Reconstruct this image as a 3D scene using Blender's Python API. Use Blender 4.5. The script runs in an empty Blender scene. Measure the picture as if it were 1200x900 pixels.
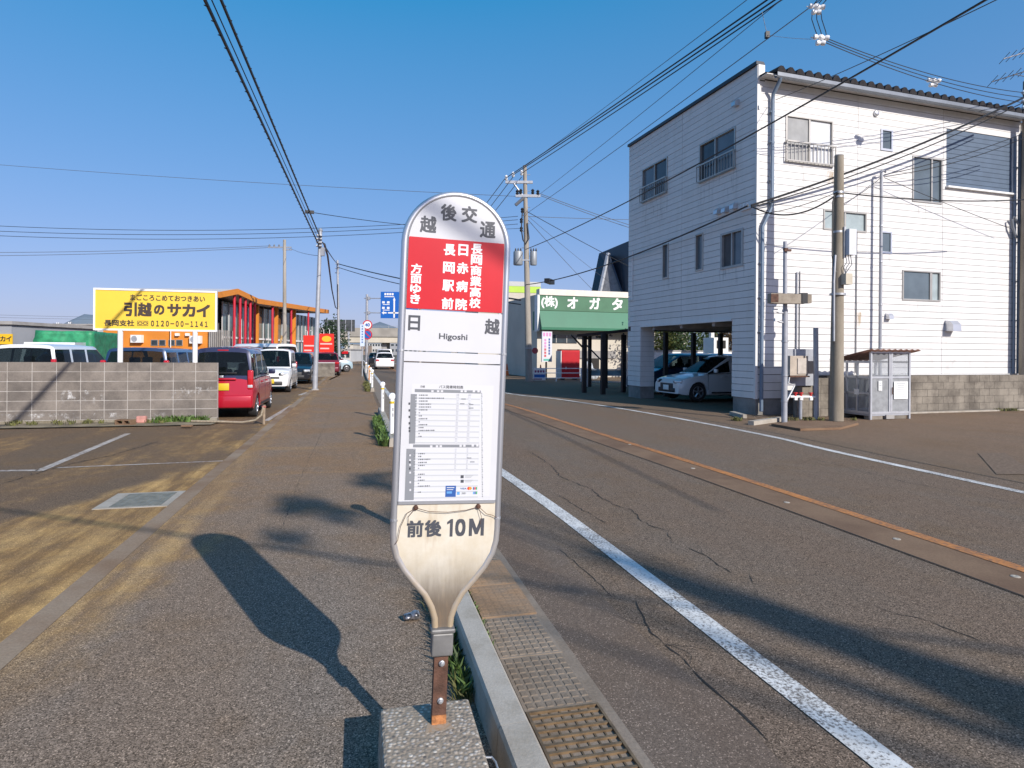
import bpy, bmesh, math, random
from mathutils import Vector, Matrix
rnd = random.Random(11)
scene = bpy.context.scene
COL = scene.collection
rad = math.radians

# ------------------------------------------------------------------ camera, sky, sun, exposure
EYE, FOC, HOR, ROLL = 1.6, 740.0, 413.0, 0.0075      # eye height (m), focal length and horizon of the 1200 px photograph
cam = bpy.data.cameras.new('camera')
cam.sensor_width = 36.0
cam.lens = FOC / 1200 * 36
cam.shift_y = -(450 - HOR) / 1200
cam.clip_end = 6000
cam_ob = bpy.data.objects.new('camera', cam)
COL.objects.link(cam_ob)
cam_ob.matrix_world = Matrix.Translation((0, 0, EYE)) @ Matrix.Rotation(rad(90), 4, 'X') @ Matrix.Rotation(ROLL, 4, 'Z')
scene.camera = cam_ob

SUN_EL, SUN_AZ = 29.2, 142.2
world = bpy.data.worlds.new('World')
scene.world = world
world.use_nodes = True
wn = world.node_tree
sky = wn.nodes.new('ShaderNodeTexSky')
sky.sky_type = 'NISHITA'
sky.sun_disc = False
sky.sun_elevation = rad(SUN_EL)
sky.sun_rotation = rad(SUN_AZ)
sky.altitude = 0
sky.air_density = 1.0
sky.dust_density = 1.0
sky.ozone_density = 6.0
hsv = wn.nodes.new('ShaderNodeHueSaturation')       # camera-like saturation and contrast for the whole sky alike
hsv.inputs['Saturation'].default_value = 1.3
gam = wn.nodes.new('ShaderNodeGamma')
gam.inputs['Gamma'].default_value = 0.4
wn.links.new(sky.outputs[0], hsv.inputs['Color'])
wn.links.new(hsv.outputs[0], gam.inputs['Color'])
tint = wn.nodes.new('ShaderNodeMix')
tint.data_type, tint.blend_type = 'RGBA', 'MULTIPLY'
tint.inputs[0].default_value = 1.0
tint.inputs[7].default_value = (1.52, 1.50, 2.04, 1)
wn.links.new(gam.outputs[0], tint.inputs[6])
wn.links.new(tint.outputs[2], wn.nodes['Background'].inputs['Color'])
wn.nodes['Background'].inputs['Strength'].default_value = 0.148

sun = bpy.data.lights.new('sun', 'SUN')
sun.energy = 4.1
sun.angle = rad(0.53)
sun.color = (1.0, 0.945, 0.87)
sun_ob = bpy.data.objects.new('sun', sun)
COL.objects.link(sun_ob)
_e, _a = rad(SUN_EL), rad(SUN_AZ)
SUN_DIR = Vector((math.sin(_a) * math.cos(_e), math.cos(_a) * math.cos(_e), math.sin(_e)))
sun_ob.rotation_euler = (-SUN_DIR).to_track_quat('-Z', 'Y').to_euler()
sun_ob.location = (20, -30, 40)
vs = scene.view_settings
vs.view_transform = 'Standard'
vs.look = 'None'
vs.exposure = 0.35
vs.gamma = 1.0
scene.render.resolution_x, scene.render.resolution_y = 1024, 768
try:
    scene.cycles.max_bounces = 5
    scene.cycles.use_denoising = True
    scene.cycles.sample_clamp_indirect = 6
except Exception:
    pass

# ------------------------------------------------------------------ survey helpers
def sight(px, py, d):
    """World point at distance d (metres along +Y) on the bearing measured in the 1200 x 900 photograph."""
    u = (px - 600) + ROLL * (py - HOR)
    v = (py - HOR) - ROLL * (px - 600)
    return Vector((u * d / FOC, d, EYE - v * d / FOC))

def gnd(px, py, z=0.0):
    v = (py - HOR) - ROLL * (px - 600)
    return sight(px, py, (EYE - z) * FOC / v)

RZ = math.atan2(0.2385, 0.971)                     # the road runs 13.8 degrees left of the view axis
TR = Vector((math.cos(RZ), math.sin(RZ), 0))       # across the road, to the right
SR = Vector((-math.sin(RZ), math.cos(RZ), 0))      # along the road, away

def rf(t, s, z=0.0):
    return TR * t + SR * s + Vector((0, 0, z))

def ts(p):
    return p.dot(TR), p.dot(SR)

# ------------------------------------------------------------------ materials
MATS = {}
def nt(name):
    m = bpy.data.materials.new(name)
    m.use_nodes = True
    t = m.node_tree
    return m, t, t.nodes['Principled BSDF']

def N(t, typ, **kw):
    n = t.nodes.new(typ)
    for k, v in kw.items():
        setattr(n, k, v)
    return n

def math_n(t, op, a, b=None, c=None, clamp=False):
    n = N(t, 'ShaderNodeMath', operation=op)
    n.use_clamp = clamp
    for i, x in enumerate((a, b, c)):
        if x is None:
            continue
        if isinstance(x, (int, float)):
            n.inputs[i].default_value = x
        else:
            t.links.new(x, n.inputs[i])
    return n.outputs[0]

def mixc(t, fac, a, b, mode='MIX'):
    n = N(t, 'ShaderNodeMix', data_type='RGBA', blend_type=mode)
    for idx, x in ((0, fac), (6, a), (7, b)):
        if isinstance(x, (int, float)):
            n.inputs[idx].default_value = x
        elif isinstance(x, (tuple, list)):
            n.inputs[idx].default_value = (x[0], x[1], x[2], 1)
        else:
            t.links.new(x, n.inputs[idx])
    return n.outputs[2]

def smooth(t, x, lo, hi):
    n = N(t, 'ShaderNodeMapRange', interpolation_type='SMOOTHSTEP')
    t.links.new(x, n.inputs[0])
    n.inputs[1].default_value, n.inputs[2].default_value = lo, hi
    n.inputs[3].default_value, n.inputs[4].default_value = 0, 1
    return n.outputs[0]

def pos(t, rot=0.0, scale=(1, 1, 1)):
    g = N(t, 'ShaderNodeNewGeometry')
    mp = N(t, 'ShaderNodeMapping')
    mp.inputs['Rotation'].default_value = (0, 0, rot)
    mp.inputs['Scale'].default_value = scale
    t.links.new(g.outputs['Position'], mp.inputs['Vector'])
    return mp.outputs[0]

def noise(t, vec, scale, detail=3, rough=0.55):
    n = N(t, 'ShaderNodeTexNoise')
    n.inputs['Scale'].default_value = scale
    n.inputs['Detail'].default_value = detail
    n.inputs['Roughness'].default_value = rough
    t.links.new(vec, n.inputs['Vector'])
    return n.outputs['Fac']

def voro(t, vec, scale, out='Color'):
    n = N(t, 'ShaderNodeTexVoronoi')
    n.inputs['Scale'].default_value = scale
    t.links.new(vec, n.inputs['Vector'])
    return n.outputs[out]

def bump(t, bs, h, strength, dist=0.01):
    b = N(t, 'ShaderNodeBump')
    b.inputs['Strength'].default_value = strength
    b.inputs['Distance'].default_value = dist
    t.links.new(h, b.inputs['Height'])
    t.links.new(b.outputs[0], bs.inputs['Normal'])

def mat(name, base, rough=0.6, metal=0.0, var=0.12, vscale=2.5, bmp=0.0, bscale=60, spec=0.5, dirt=None, damt=0.4, dscale=1.2, coat=0.0, stretch=1.0, rnd_obj=0.0):
    if name in MATS:
        return MATS[name]
    m, t, bs = nt(name)
    p = pos(t, scale=(1, 1, stretch))
    c = tuple(base)
    if var or dirt:
        n1 = noise(t, p, vscale, 4)
        col = mixc(t, smooth(t, n1, 0.3, 0.7), tuple(x * (1 - var) for x in c), tuple(min(1, x * (1 + var)) for x in c))
        if dirt:
            n2 = noise(t, p, dscale, 5, 0.65)
            col = mixc(t, math_n(t, 'MULTIPLY', smooth(t, n2, 0.48, 0.72), damt), col, dirt)
        if rnd_obj:
            oi = N(t, 'ShaderNodeObjectInfo')
            f = math_n(t, 'MULTIPLY_ADD', oi.outputs['Random'], 2 * rnd_obj, 1 - rnd_obj)
            cc = N(t, 'ShaderNodeCombineColor')
            for i in range(3):
                t.links.new(f, cc.inputs[i])
            col = mixc(t, 1.0, col, cc.outputs[0], 'MULTIPLY')
        t.links.new(col, bs.inputs['Base Color'])
    else:
        bs.inputs['Base Color'].default_value = (*c, 1)
    bs.inputs['Roughness'].default_value = rough
    bs.inputs['Metallic'].default_value = metal
    bs.inputs['Specular IOR Level'].default_value = spec
    if coat:
        bs.inputs['Coat Weight'].default_value = coat
        bs.inputs['Coat Roughness'].default_value = 0.05
    if bmp:
        bump(t, bs, noise(t, p, bscale, 3), bmp, 0.01)
    MATS[name] = m
    return m

def asphalt(name, base, brown, stain_amt, kerb_stain=0.0, stone=0.75, far_brown=0.0):
    """Worn asphalt: pale and dark stones, tyre polish along the road, rust from the snow-melting water."""
    m, t, bs = nt(name)
    p = pos(t)
    pr = pos(t, rot=-RZ)
    v1 = N(t, 'ShaderNodeSeparateColor')
    t.links.new(voro(t, p, 185), v1.inputs[0])
    n_f = noise(t, p, 210, 2)
    k = math_n(t, 'MULTIPLY_ADD', v1.outputs[0], stone, 1 - stone * 0.5)
    k = math_n(t, 'MULTIPLY', k, math_n(t, 'MULTIPLY_ADD', n_f, 1.1, 0.45))
    bright = math_n(t, 'GREATER_THAN', v1.outputs[1], 0.94)
    k = math_n(t, 'ADD', k, math_n(t, 'MULTIPLY', bright, 1.3))
    sx = N(t, 'ShaderNodeSeparateXYZ')
    t.links.new(pr, sx.inputs[0])
    tt, ss = sx.outputs[0], sx.outputs[1]
    long_ = N(t, 'ShaderNodeMapping')
    long_.inputs['Scale'].default_value = (1.0, 0.16, 1)
    t.links.new(pr, long_.inputs[0])
    nb = noise(t, long_.outputs[0], 0.9, 4, 0.6)
    nl = noise(t, pr, 0.7, 5, 0.65)
    nm = noise(t, pr, 3.3, 5, 0.7)
    col = mixc(t, smooth(t, nb, 0.35, 0.65), base, brown)
    col = mixc(t, math_n(t, 'MULTIPLY', smooth(t, nl, 0.5, 0.75), 0.35), col, tuple(x * 0.62 for x in base))
    if stain_amt:
        st = math_n(t, 'MULTIPLY', smooth(t, math_n(t, 'MULTIPLY_ADD', nm, 0.35, nl), 0.62, 0.9), stain_amt)
        col = mixc(t, st, col, (0.205, 0.125, 0.062))
    if kerb_stain:
        # ochre fan washed along the flush strip at the edge of the parking lot, widest where the water gathers
        gath = math_n(t, 'MULTIPLY', smooth(t, ss, 3.6, 5.2), math_n(t, 'SUBTRACT', 1.0, smooth(t, ss, 6.0, 10.5)))
        half = math_n(t, 'MULTIPLY_ADD', gath, 0.72, 0.12)
        dt = math_n(t, 'ABSOLUTE', math_n(t, 'ADD', tt, math_n(t, 'MULTIPLY_ADD', gath, 0.62, 1.68)))
        wob = math_n(t, 'ADD', dt, math_n(t, 'MULTIPLY_ADD', nl, -1.1, math_n(t, 'MULTIPLY_ADD', nb, -0.5, 0.72)))
        band = math_n(t, 'SUBTRACT', 1.0, smooth(t, math_n(t, 'SUBTRACT', wob, half), -0.12, 0.22))
        # thinner washes across the lot
        wash = math_n(t, 'MULTIPLY', smooth(t, math_n(t, 'MULTIPLY_ADD', nm, 0.3, nb), 0.66, 0.86), math_n(t, 'MULTIPLY', smooth(t, ss, 5.0, 8.0), 0.55))
        b = math_n(t, 'MAXIMUM', band, wash)
        b = math_n(t, 'MULTIPLY', b, math_n(t, 'MULTIPLY_ADD', smooth(t, nm, 0.3, 0.75), 0.55, 0.45))
        b = math_n(t, 'MULTIPLY', b, smooth(t, ss, 3.0, 4.6))
        k = math_n(t, 'ADD', math_n(t, 'MULTIPLY', k, math_n(t, 'SUBTRACT', 1.0, math_n(t, 'MULTIPLY', b, 0.6))), math_n(t, 'MULTIPLY', b, 0.6))
        stw = N(t, 'ShaderNodeMapping')
        stw.inputs['Scale'].default_value = (2.6, 0.35, 1)
        t.links.new(pr, stw.inputs[0])
        ns = noise(t, stw.outputs[0], 2.2, 5, 0.6)
        och = mixc(t, smooth(t, ns, 0.35, 0.68), (0.27, 0.155, 0.062), (0.58, 0.365, 0.145))
        b = math_n(t, 'MULTIPLY', b, math_n(t, 'MULTIPLY_ADD', smooth(t, ns, 0.28, 0.5), 0.5, 0.5))
        col = mixc(t, math_n(t, 'MULTIPLY', b, kerb_stain), col, och)
    if far_brown:
        fb1 = math_n(t, 'MULTIPLY', smooth(t, ss, 4.5, 9.0), math_n(t, 'MULTIPLY_ADD', smooth(t, math_n(t, 'MULTIPLY_ADD', nm, 0.4, nl), 0.55, 0.85), 0.6, 0.4))
        col = mixc(t, math_n(t, 'MULTIPLY', fb1, far_brown), col, (0.235, 0.148, 0.085))
        crs = N(t, 'ShaderNodeMapping')
        crs.inputs['Scale'].default_value = (0.22, 1.3, 1)
        t.links.new(pr, crs.inputs[0])
        fb2 = math_n(t, 'MULTIPLY', smooth(t, noise(t, crs.outputs[0], 1.1, 4, 0.6), 0.56, 0.70), smooth(t, ss, 5.5, 8.5))
        col = mixc(t, math_n(t, 'MULTIPLY', fb2, 0.6), col, (0.30, 0.19, 0.095))
    cc = N(t, 'ShaderNodeCombineColor')
    for i in range(3):
        t.links.new(k, cc.inputs[i])
    col = mixc(t, 1.0, col, cc.outputs[0], 'MULTIPLY')
    t.links.new(col, bs.inputs['Base Color'])
    bs.inputs['Roughness'].default_value = 0.85
    bs.inputs['Specular IOR Level'].default_value = 0.08
    bump(t, bs, math_n(t, 'ADD', v1.outputs[0], n_f), 0.55, 0.004)
    MATS[name] = m
    return m

def worn_paint(name, paint, under, lo, hi, scale=38):
    m, t, bs = nt(name)
    p = pos(t)
    n1 = noise(t, p, scale, 4, 0.7)
    n2 = noise(t, p, 1.6, 4, 0.6)
    f = smooth(t, math_n(t, 'MULTIPLY_ADD', n2, 0.5, n1), lo, hi)
    n3 = noise(t, p, 9, 3)
    c = mixc(t, smooth(t, n3, 0.3, 0.7), tuple(x * 0.8 for x in paint), paint)
    t.links.new(mixc(t, f, c, under), bs.inputs['Base Color'])
    bs.inputs['Roughness'].default_value = 0.7
    bump(t, bs, n1, 0.3, 0.004)
    MATS[name] = m
    return m

def concrete(name, base, dark, scale=1.6, spots=0.5, grain=45, bmp=0.35, streak=1.0, rnd_obj=0.08):
    m, t, bs = nt(name)
    p = pos(t, scale=(1, 1, streak))
    n1 = noise(t, p, scale, 6, 0.65)
    n2 = noise(t, p, grain, 4, 0.7)
    col = mixc(t, smooth(t, n1, 0.35, 0.7), base, dark)
    f = math_n(t, 'MULTIPLY_ADD', n2, spots * 2, 1 - spots)
    oi = N(t, 'ShaderNodeObjectInfo')
    f = math_n(t, 'MULTIPLY', f, math_n(t, 'MULTIPLY_ADD', oi.outputs['Random'], 2 * rnd_obj, 1 - rnd_obj))
    cc = N(t, 'ShaderNodeCombineColor')
    for i in range(3):
        t.links.new(f, cc.inputs[i])
    t.links.new(mixc(t, 1.0, col, cc.outputs[0], 'MULTIPLY'), bs.inputs['Base Color'])
    bs.inputs['Roughness'].default_value = 0.9
    bs.inputs['Specular IOR Level'].default_value = 0.25
    bump(t, bs, n2, bmp, 0.006)
    MATS[name] = m
    return m

def pebble(name):
    """Exposed-aggregate concrete of the sign's foot."""
    m, t, bs = nt(name)
    p = pos(t)
    v = voro(t, p, 62)
    d = voro(t, p, 62, 'Distance')
    h = N(t, 'ShaderNodeSeparateColor')
    t.links.new(v, h.inputs[0])
    r = N(t, 'ShaderNodeValToRGB')
    e = r.color_ramp.elements
    e[0].position, e[0].color = 0.0, (0.10, 0.09, 0.08, 1)
    e[1].position, e[1].color = 1.0, (0.72, 0.64, 0.53, 1)
    for q, c in ((0.3, (0.38, 0.30, 0.225, 1)), (0.55, (0.50, 0.42, 0.33, 1)), (0.75, (0.36, 0.33, 0.30, 1))):
        x = e.new(q)
        x.color = c
    t.links.new(h.outputs[0], r.inputs[0])
    col = mixc(t, smooth(t, d, 0.25, 0.6), r.outputs[0], (0.27, 0.22, 0.165))
    t.links.new(col, bs.inputs['Base Color'])
    bs.inputs['Roughness'].default_value = 0.85
    bump(t, bs, math_n(t, 'SUBTRACT', 1.0, d), 0.7, 0.006)
    return m

def glass(name, base=(0.02, 0.03, 0.04), rough=0.04, spec=0.8):
    return mat(name, base, rough=rough, var=0.0, spec=spec)

M_ASPH = asphalt('road_asphalt', (0.156, 0.122, 0.094), (0.163, 0.117, 0.084), 0.25, stone=1.3)
M_WALK = asphalt('sidewalk_asphalt', (0.202, 0.162, 0.128), (0.208, 0.154, 0.112), 0.40, kerb_stain=0.8, stone=1.3, far_brown=0.85)
M_LOT = asphalt('lot_asphalt', (0.142, 0.102, 0.070), (0.160, 0.106, 0.066), 0.5, kerb_stain=0.95, stone=0.85)
M_LOTR = asphalt('forecourt_asphalt', (0.160, 0.118, 0.084), (0.185, 0.128, 0.088), 0.25, stone=0.65)
M_SOIL = mat('soil', (0.11, 0.10, 0.07), 0.95, var=0.4, vscale=0.6)
M_WLINE = worn_paint('white_road_paint', (0.74, 0.72, 0.68), (0.15, 0.125, 0.105), 0.70, 0.90, 55)
M_WLINE_OLD = worn_paint('faded_road_paint', (0.56, 0.50, 0.44), (0.20, 0.14, 0.10), 0.62, 0.95, 20)
M_OLINE = worn_paint('orange_road_paint', (0.56, 0.215, 0.050), (0.19, 0.10, 0.055), 0.62, 0.95, 30)
M_STRIP = concrete('rusty_concrete', (0.235, 0.150, 0.092), (0.165, 0.10, 0.062), 1.3, 0.45, 60)
M_FLUSH = concrete('flush_kerb_concrete', (0.31, 0.235, 0.165), (0.21, 0.125, 0.07), 0.7, 0.4, 60)
M_KERB = concrete('kerb_concrete', (0.42, 0.38, 0.325), (0.33, 0.29, 0.235), 5, 0.28, 90)
M_GUT = concrete('gutter_concrete', (0.265, 0.215, 0.168), (0.20, 0.158, 0.118), 3, 0.4, 70)
M_GUTPAD = concrete('gutter_pad', (0.225, 0.182, 0.140), (0.175, 0.135, 0.100), 3, 0.45, 70)
M_RUSTPAD = concrete('rust_stained_slab', (0.33, 0.205, 0.115), (0.25, 0.185, 0.13), 2.5, 0.4, 70)
M_BLOCK = concrete('concrete_block', (0.225, 0.195, 0.168), (0.140, 0.122, 0.108), 2.2, 0.32, 40, rnd_obj=0.14)
M_MORTAR = concrete('mortar', (0.50, 0.47, 0.44), (0.34, 0.31, 0.28), 3, 0.3, 60)
M_BLOCKR = concrete('weathered_block', (0.255, 0.225, 0.185), (0.125, 0.108, 0.09), 1.6, 0.3, 40, rnd_obj=0.12)
M_CONC = concrete('concrete', (0.36, 0.345, 0.33), (0.27, 0.255, 0.24), 1.5, 0.2, 40)
M_POLE = concrete('pole_concrete', (0.38, 0.345, 0.30), (0.25, 0.215, 0.175), 1.2, 0.25, 60, streak=0.25)
M_DARK = mat('dark_gap', (0.03, 0.028, 0.026), 0.95, var=0)
M_CRACK = mat('crack_dark', (0.022, 0.019, 0.017), 0.95, var=0)
M_BLACK = mat('black_rubber', (0.018, 0.018, 0.02), 0.55, var=0)
M_CABLE = mat('cable_black', (0.02, 0.02, 0.022), 0.5, var=0)
M_CABLE2 = mat('cable_grey', (0.12, 0.13, 0.15), 0.5, var=0)
M_GALV = mat('galvanised_steel', (0.46, 0.47, 0.49), 0.45, 0.6, 0.12, 6)
M_STEEL = mat('painted_steel_grey', (0.36, 0.37, 0.40), 0.45, 0.2, 0.1, 5)
M_ALU = mat('aluminium', (0.62, 0.63, 0.66), 0.35, 0.7, 0.05)
M_RUST = mat('rusty_iron', (0.105, 0.05, 0.032), 0.75, 0.1, 0.35, 22, 0.3, 120)
M_RUST2 = mat('orange_rust', (0.42, 0.17, 0.06), 0.85, 0, 0.35, 40, 0.4, 150)
M_WHITE = mat('white_paint', (0.80, 0.79, 0.77), 0.45, 0, 0.04, 3)
M_PORC = mat('porcelain', (0.75, 0.75, 0.76), 0.25, 0, 0.03)

def stain_mat(name, c, lo, hi, scale=3.0, sx=3.0, sz=0.5, amt=0.8):
    """Thin film of dirt or lime with ragged, run-down edges."""
    m, t, bs = nt(name)
    p = pos(t, scale=(sx, sx, sz))
    n1 = noise(t, p, scale, 6, 0.7)
    g = N(t, 'ShaderNodeTexCoord')
    sp = N(t, 'ShaderNodeSeparateXYZ')
    t.links.new(g.outputs['Generated'], sp.inputs[0])
    ex = math_n(t, 'MULTIPLY', smooth(t, sp.outputs[0], 0.0, 0.25), math_n(t, 'SUBTRACT', 1.0, smooth(t, sp.outputs[0], 0.75, 1.0)))
    ez = math_n(t, 'MULTIPLY', smooth(t, sp.outputs[2], 0.0, 0.6), math_n(t, 'SUBTRACT', 1.0, smooth(t, sp.outputs[2], 0.97, 1.0)))
    f = math_n(t, 'MULTIPLY', math_n(t, 'MULTIPLY', smooth(t, n1, lo, hi), amt), math_n(t, 'MULTIPLY', ex, ez))
    bs.inputs['Base Color'].default_value = (*c, 1)
    bs.inputs['Roughness'].default_value = 0.9
    t.links.new(f, bs.inputs['Alpha'])
    MATS[name] = m
    return m

# ------------------------------------------------------------------ mesh helpers
_glyph_cache = {}
def glyph(s, bold=0.0):
    """Flat outline mesh of a string set in the built-in font: (verts, faces, width, height), centred on its box."""
    key = (s, bold)
    if key in _glyph_cache:
        return _glyph_cache[key]
    cu = bpy.data.curves.new('lettering_source', 'FONT')
    cu.body = s
    cu.size = 1.0
    cu.offset = bold
    cu.resolution_u = 3
    ob = bpy.data.objects.new('lettering_source', cu)
    COL.objects.link(ob)
    dg = bpy.context.evaluated_depsgraph_get()
    me = bpy.data.meshes.new_from_object(ob.evaluated_get(dg))
    vs_ = [tuple(v.co) for v in me.vertices]
    fs_ = [tuple(p.vertices) for p in me.polygons]
    bpy.data.objects.remove(ob)
    bpy.data.curves.remove(cu)
    bpy.data.meshes.remove(me)
    if not vs_:
        r = ([], [], 1, 1)
    else:
        x0, x1 = min(v[0] for v in vs_), max(v[0] for v in vs_)
        y0, y1 = min(v[1] for v in vs_), max(v[1] for v in vs_)
        r = ([(v[0] - (x0 + x1) / 2, v[1] - (y0 + y1) / 2) for v in vs_], fs_, x1 - x0, y1 - y0)
    _glyph_cache[key] = r
    return r

class MB:
    def __init__(self, M=None):
        self.v, self.f, self.m = [], [], []
        self.M = M or Matrix.Identity(4)
    def add(self, vs_, fs_, mi=0):
        o = len(self.v)
        self.v += [tuple(self.M @ Vector(x)) for x in vs_]
        self.f += [tuple(i + o for i in q) for q in fs_]
        self.m += [mi] * len(fs_)
        return self
    def box(self, c, s, rz=0.0, mi=0, rx=0.0, ry=0.0):
        hx, hy, hz = s[0] / 2, s[1] / 2, s[2] / 2
        R_ = Matrix.Rotation(rz, 3, 'Z') @ Matrix.Rotation(ry, 3, 'Y') @ Matrix.Rotation(rx, 3, 'X')
        vs_ = [Vector(c) + R_ @ Vector((x, y, z)) for x in (-hx, hx) for y in (-hy, hy) for z in (-hz, hz)]
        return self.add(vs_, [(0, 1, 3, 2), (4, 6, 7, 5), (0, 4, 5, 1), (2, 3, 7, 6), (0, 2, 6, 4), (1, 5, 7, 3)], mi)
    def span(self, a, b, mi=0):
        return self.box([(a[i] + b[i]) / 2 for i in range(3)], [abs(b[i] - a[i]) for i in range(3)], mi=mi)
    def tube(self, p0, p1, r0, r1=None, n=8, mi=0):
        return self.path([p0, p1], r0, n, mi, [r0, r0 if r1 is None else r1])
    def path(self, pts, r, n=6, mi=0, radii=None, closed=False):
        pts = [Vector(p) for p in pts]
        L = len(pts)
        vs_, fs_ = [], []
        up0 = None
        for i, p in enumerate(pts):
            if closed:
                d = pts[(i + 1) % L] - pts[i - 1]
            else:
                d = pts[min(i + 1, L - 1)] - pts[max(i - 1, 0)]
            d = d.normalized() if d.length > 1e-9 else Vector((0, 0, 1))
            if up0 is None:
                up0 = Vector((0, 0, 1)) if abs(d.z) < 0.9 else Vector((1, 0, 0))
            a = (up0 - d * up0.dot(d))
            a = a.normalized() if a.length > 1e-6 else d.orthogonal().normalized()
            b = d.cross(a)
            up0 = a
            rr = radii[i] if radii else r
            for k in range(n):
                t_ = 2 * math.pi * k / n
                vs_.append(p + a * (rr * math.cos(t_)) + b * (rr * math.sin(t_)))
        for i in range(L if closed else L - 1):
            for k in range(n):
                j = (i + 1) % L
                fs_.append((i * n + k, i * n + (k + 1) % n, j * n + (k + 1) % n, j * n + k))
        if not closed:
            fs_.append(tuple(range(n))[::-1])
            fs_.append(tuple((L - 1) * n + k for k in range(n)))
        return self.add(vs_, fs_, mi)
    def lathe(self, prof, n=16, mi=0, c=(0, 0, 0), axis='Z'):
        vs_, fs_ = [], []
        for r, z in prof:
            for k in range(n):
                t_ = 2 * math.pi * k / n
                q = (r * math.cos(t_), r * math.sin(t_), z)
                if axis == 'Y':
                    q = (q[0], q[2], q[1])
                elif axis == 'X':
                    q = (q[2], q[0], q[1])
                vs_.append((c[0] + q[0], c[1] + q[1], c[2] + q[2]))
        for i in range(len(prof) - 1):
            for k in range(n):
                fs_.append((i * n + k, i * n + (k + 1) % n, (i + 1) * n + (k + 1) % n, (i + 1) * n + k))
        fs_.append(tuple(range(n))[::-1])
        fs_.append(tuple((len(prof) - 1) * n + k for k in range(n)))
        return self.add(vs_, fs_, mi)
    def poly(self, pts, ext, mi=0):
        """Prism: polygon pts (3-D) pushed by the vector ext."""
        n = len(pts)
        e = Vector(ext)
        vs_ = [Vector(p) for p in pts] + [Vector(p) + e for p in pts]
        fs_ = [tuple(range(n))[::-1], tuple(range(n, 2 * n))]
        fs_ += [(i, (i + 1) % n, n + (i + 1) % n, n + i) for i in range(n)]
        return self.add(vs_, fs_, mi)
    def text(self, s, M, size=None, w=None, h=None, bold=0.0, mi=0, thick=0.002):
        """String in the plane of M (x right, y up, z towards the reader), centred on M's origin; w and h fit its box."""
        vs_, fs_, gw, gh = glyph(s)
        if not vs_:
            return self
        e = bold * 0.8
        sx = w / (gw + 2 * e) if w else (h / (gh + 2 * e) if h else size)
        sy = h / (gh + 2 * e) if h else sx
        for k, (dx, dy) in enumerate([(0, 0), (-e, -e), (e, e), (-e, e), (e, -e)] if bold else [(0, 0)]):
            q = [M @ Vector(((x + dx) * sx, (y + dy) * sy, k * 0.00006)) for x, y in vs_]
            self.add(q, fs_, mi)
        return self
    def build(self, name, mats, parent=None, smooth=False, angle=40):
        me = bpy.data.meshes.new(name)
        me.from_pydata(self.v, [], self.f)
        if not isinstance(mats, (list, tuple)):
            mats = [mats]
        for m in mats:
            me.materials.append(m)
        if any(self.m):
            me.polygons.foreach_set('material_index', self.m)
        bm = bmesh.new()
        bm.from_mesh(me)
        bmesh.ops.recalc_face_normals(bm, faces=bm.faces)
        bm.to_mesh(me)
        bm.free()
        if smooth:
            me.shade_smooth()
            try:
                me.set_sharp_from_angle(angle=rad(angle))
            except Exception:
                pass
        return link(name, me, parent)

EMP = {}
def link(name, me, parent=None):
    ob = bpy.data.objects.new(name, me)
    COL.objects.link(ob)
    if parent is not None:
        ob.parent = parent
        if parent.name in EMP:
            ob.matrix_parent_inverse = EMP[parent.name]
    return ob

def thing(name, label, cat, loc=(0, 0, 0), rz=0.0, group=None, world=False, rot=None):
    """Empty at the base of a thing. world=True: its parts are built in world coordinates."""
    o = bpy.data.objects.new(name, None)
    o.empty_display_size = 0.2
    COL.objects.link(o)
    o.location = loc
    o.rotation_euler = rot or (0, 0, rz)
    o['label'], o['category'] = label, cat
    if group:
        o['group'] = group
    if world:
        M_ = Matrix.Translation(loc) @ Matrix.Rotation(rz, 4, 'Z')
        EMP[o.name] = M_.inverted()
    return o

def tag(o, label, cat, group=None):
    o['label'], o['category'] = label, cat
    if group:
        o['group'] = group
    return o

def letter(parent, m, s, M, w, h, bold, name='character'):
    """One character as a part of its own."""
    return MB().text(s, M, w=w, h=h, bold=bold).build(name, m, parent)

def struct(o, kind='structure'):
    o['kind'] = kind
    return o

_unit = {}
def unit_box(m):
    if m.name not in _unit:
        b = MB().box((0, 0, 0), (1, 1, 1))
        me = bpy.data.meshes.new('unit_' + m.name)
        me.from_pydata(b.v, [], b.f)
        me.materials.append(m)
        _unit[m.name] = me
    return _unit[m.name]

def piece(name, m, parent, c, s, rz=0.0, rx=0.0, ry=0.0):
    """A box-shaped piece that shares one mesh with its like."""
    o = bpy.data.objects.new(name, unit_box(m))
    COL.objects.link(o)
    o.parent = parent
    if parent is not None and parent.name in EMP:
        o.matrix_parent_inverse = EMP[parent.name]
    o.location, o.scale, o.rotation_euler = c, s, (rx, ry, rz)
    return o

def copy_tree(o, parent=None):
    c = o.copy()
    COL.objects.link(c)
    c.parent = parent
    for ch in list(o.children):
        copy_tree(ch, c)
    return c

TXT = Matrix.Rotation(rad(90), 4, 'X')     # text plane standing up, read from -Y
def tm(x, y, z):
    return Matrix.Translation((x, y, z)) @ TXT

# ------------------------------------------------------------------ ground, road, pavement
def catmull(pts, step=1.0):
    P = [Vector((p[0], p[1], p[2] if len(p) > 2 else 0)) for p in pts]
    P = [P[0] * 2 - P[1]] + P + [P[-1] * 2 - P[-2]]
    out = []
    for i in range(1, len(P) - 2):
        a, b, c, d = P[i - 1:i + 3]
        n = max(1, int((c - b).length / step))
        for k in range(n):
            u = k / n
            out.append(0.5 * (2 * b + (c - a) * u + (2 * a - 5 * b + 4 * c - d) * u * u + (3 * b - a - 3 * c + d) * u ** 3))
    out.append(P[-2])
    return out

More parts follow.
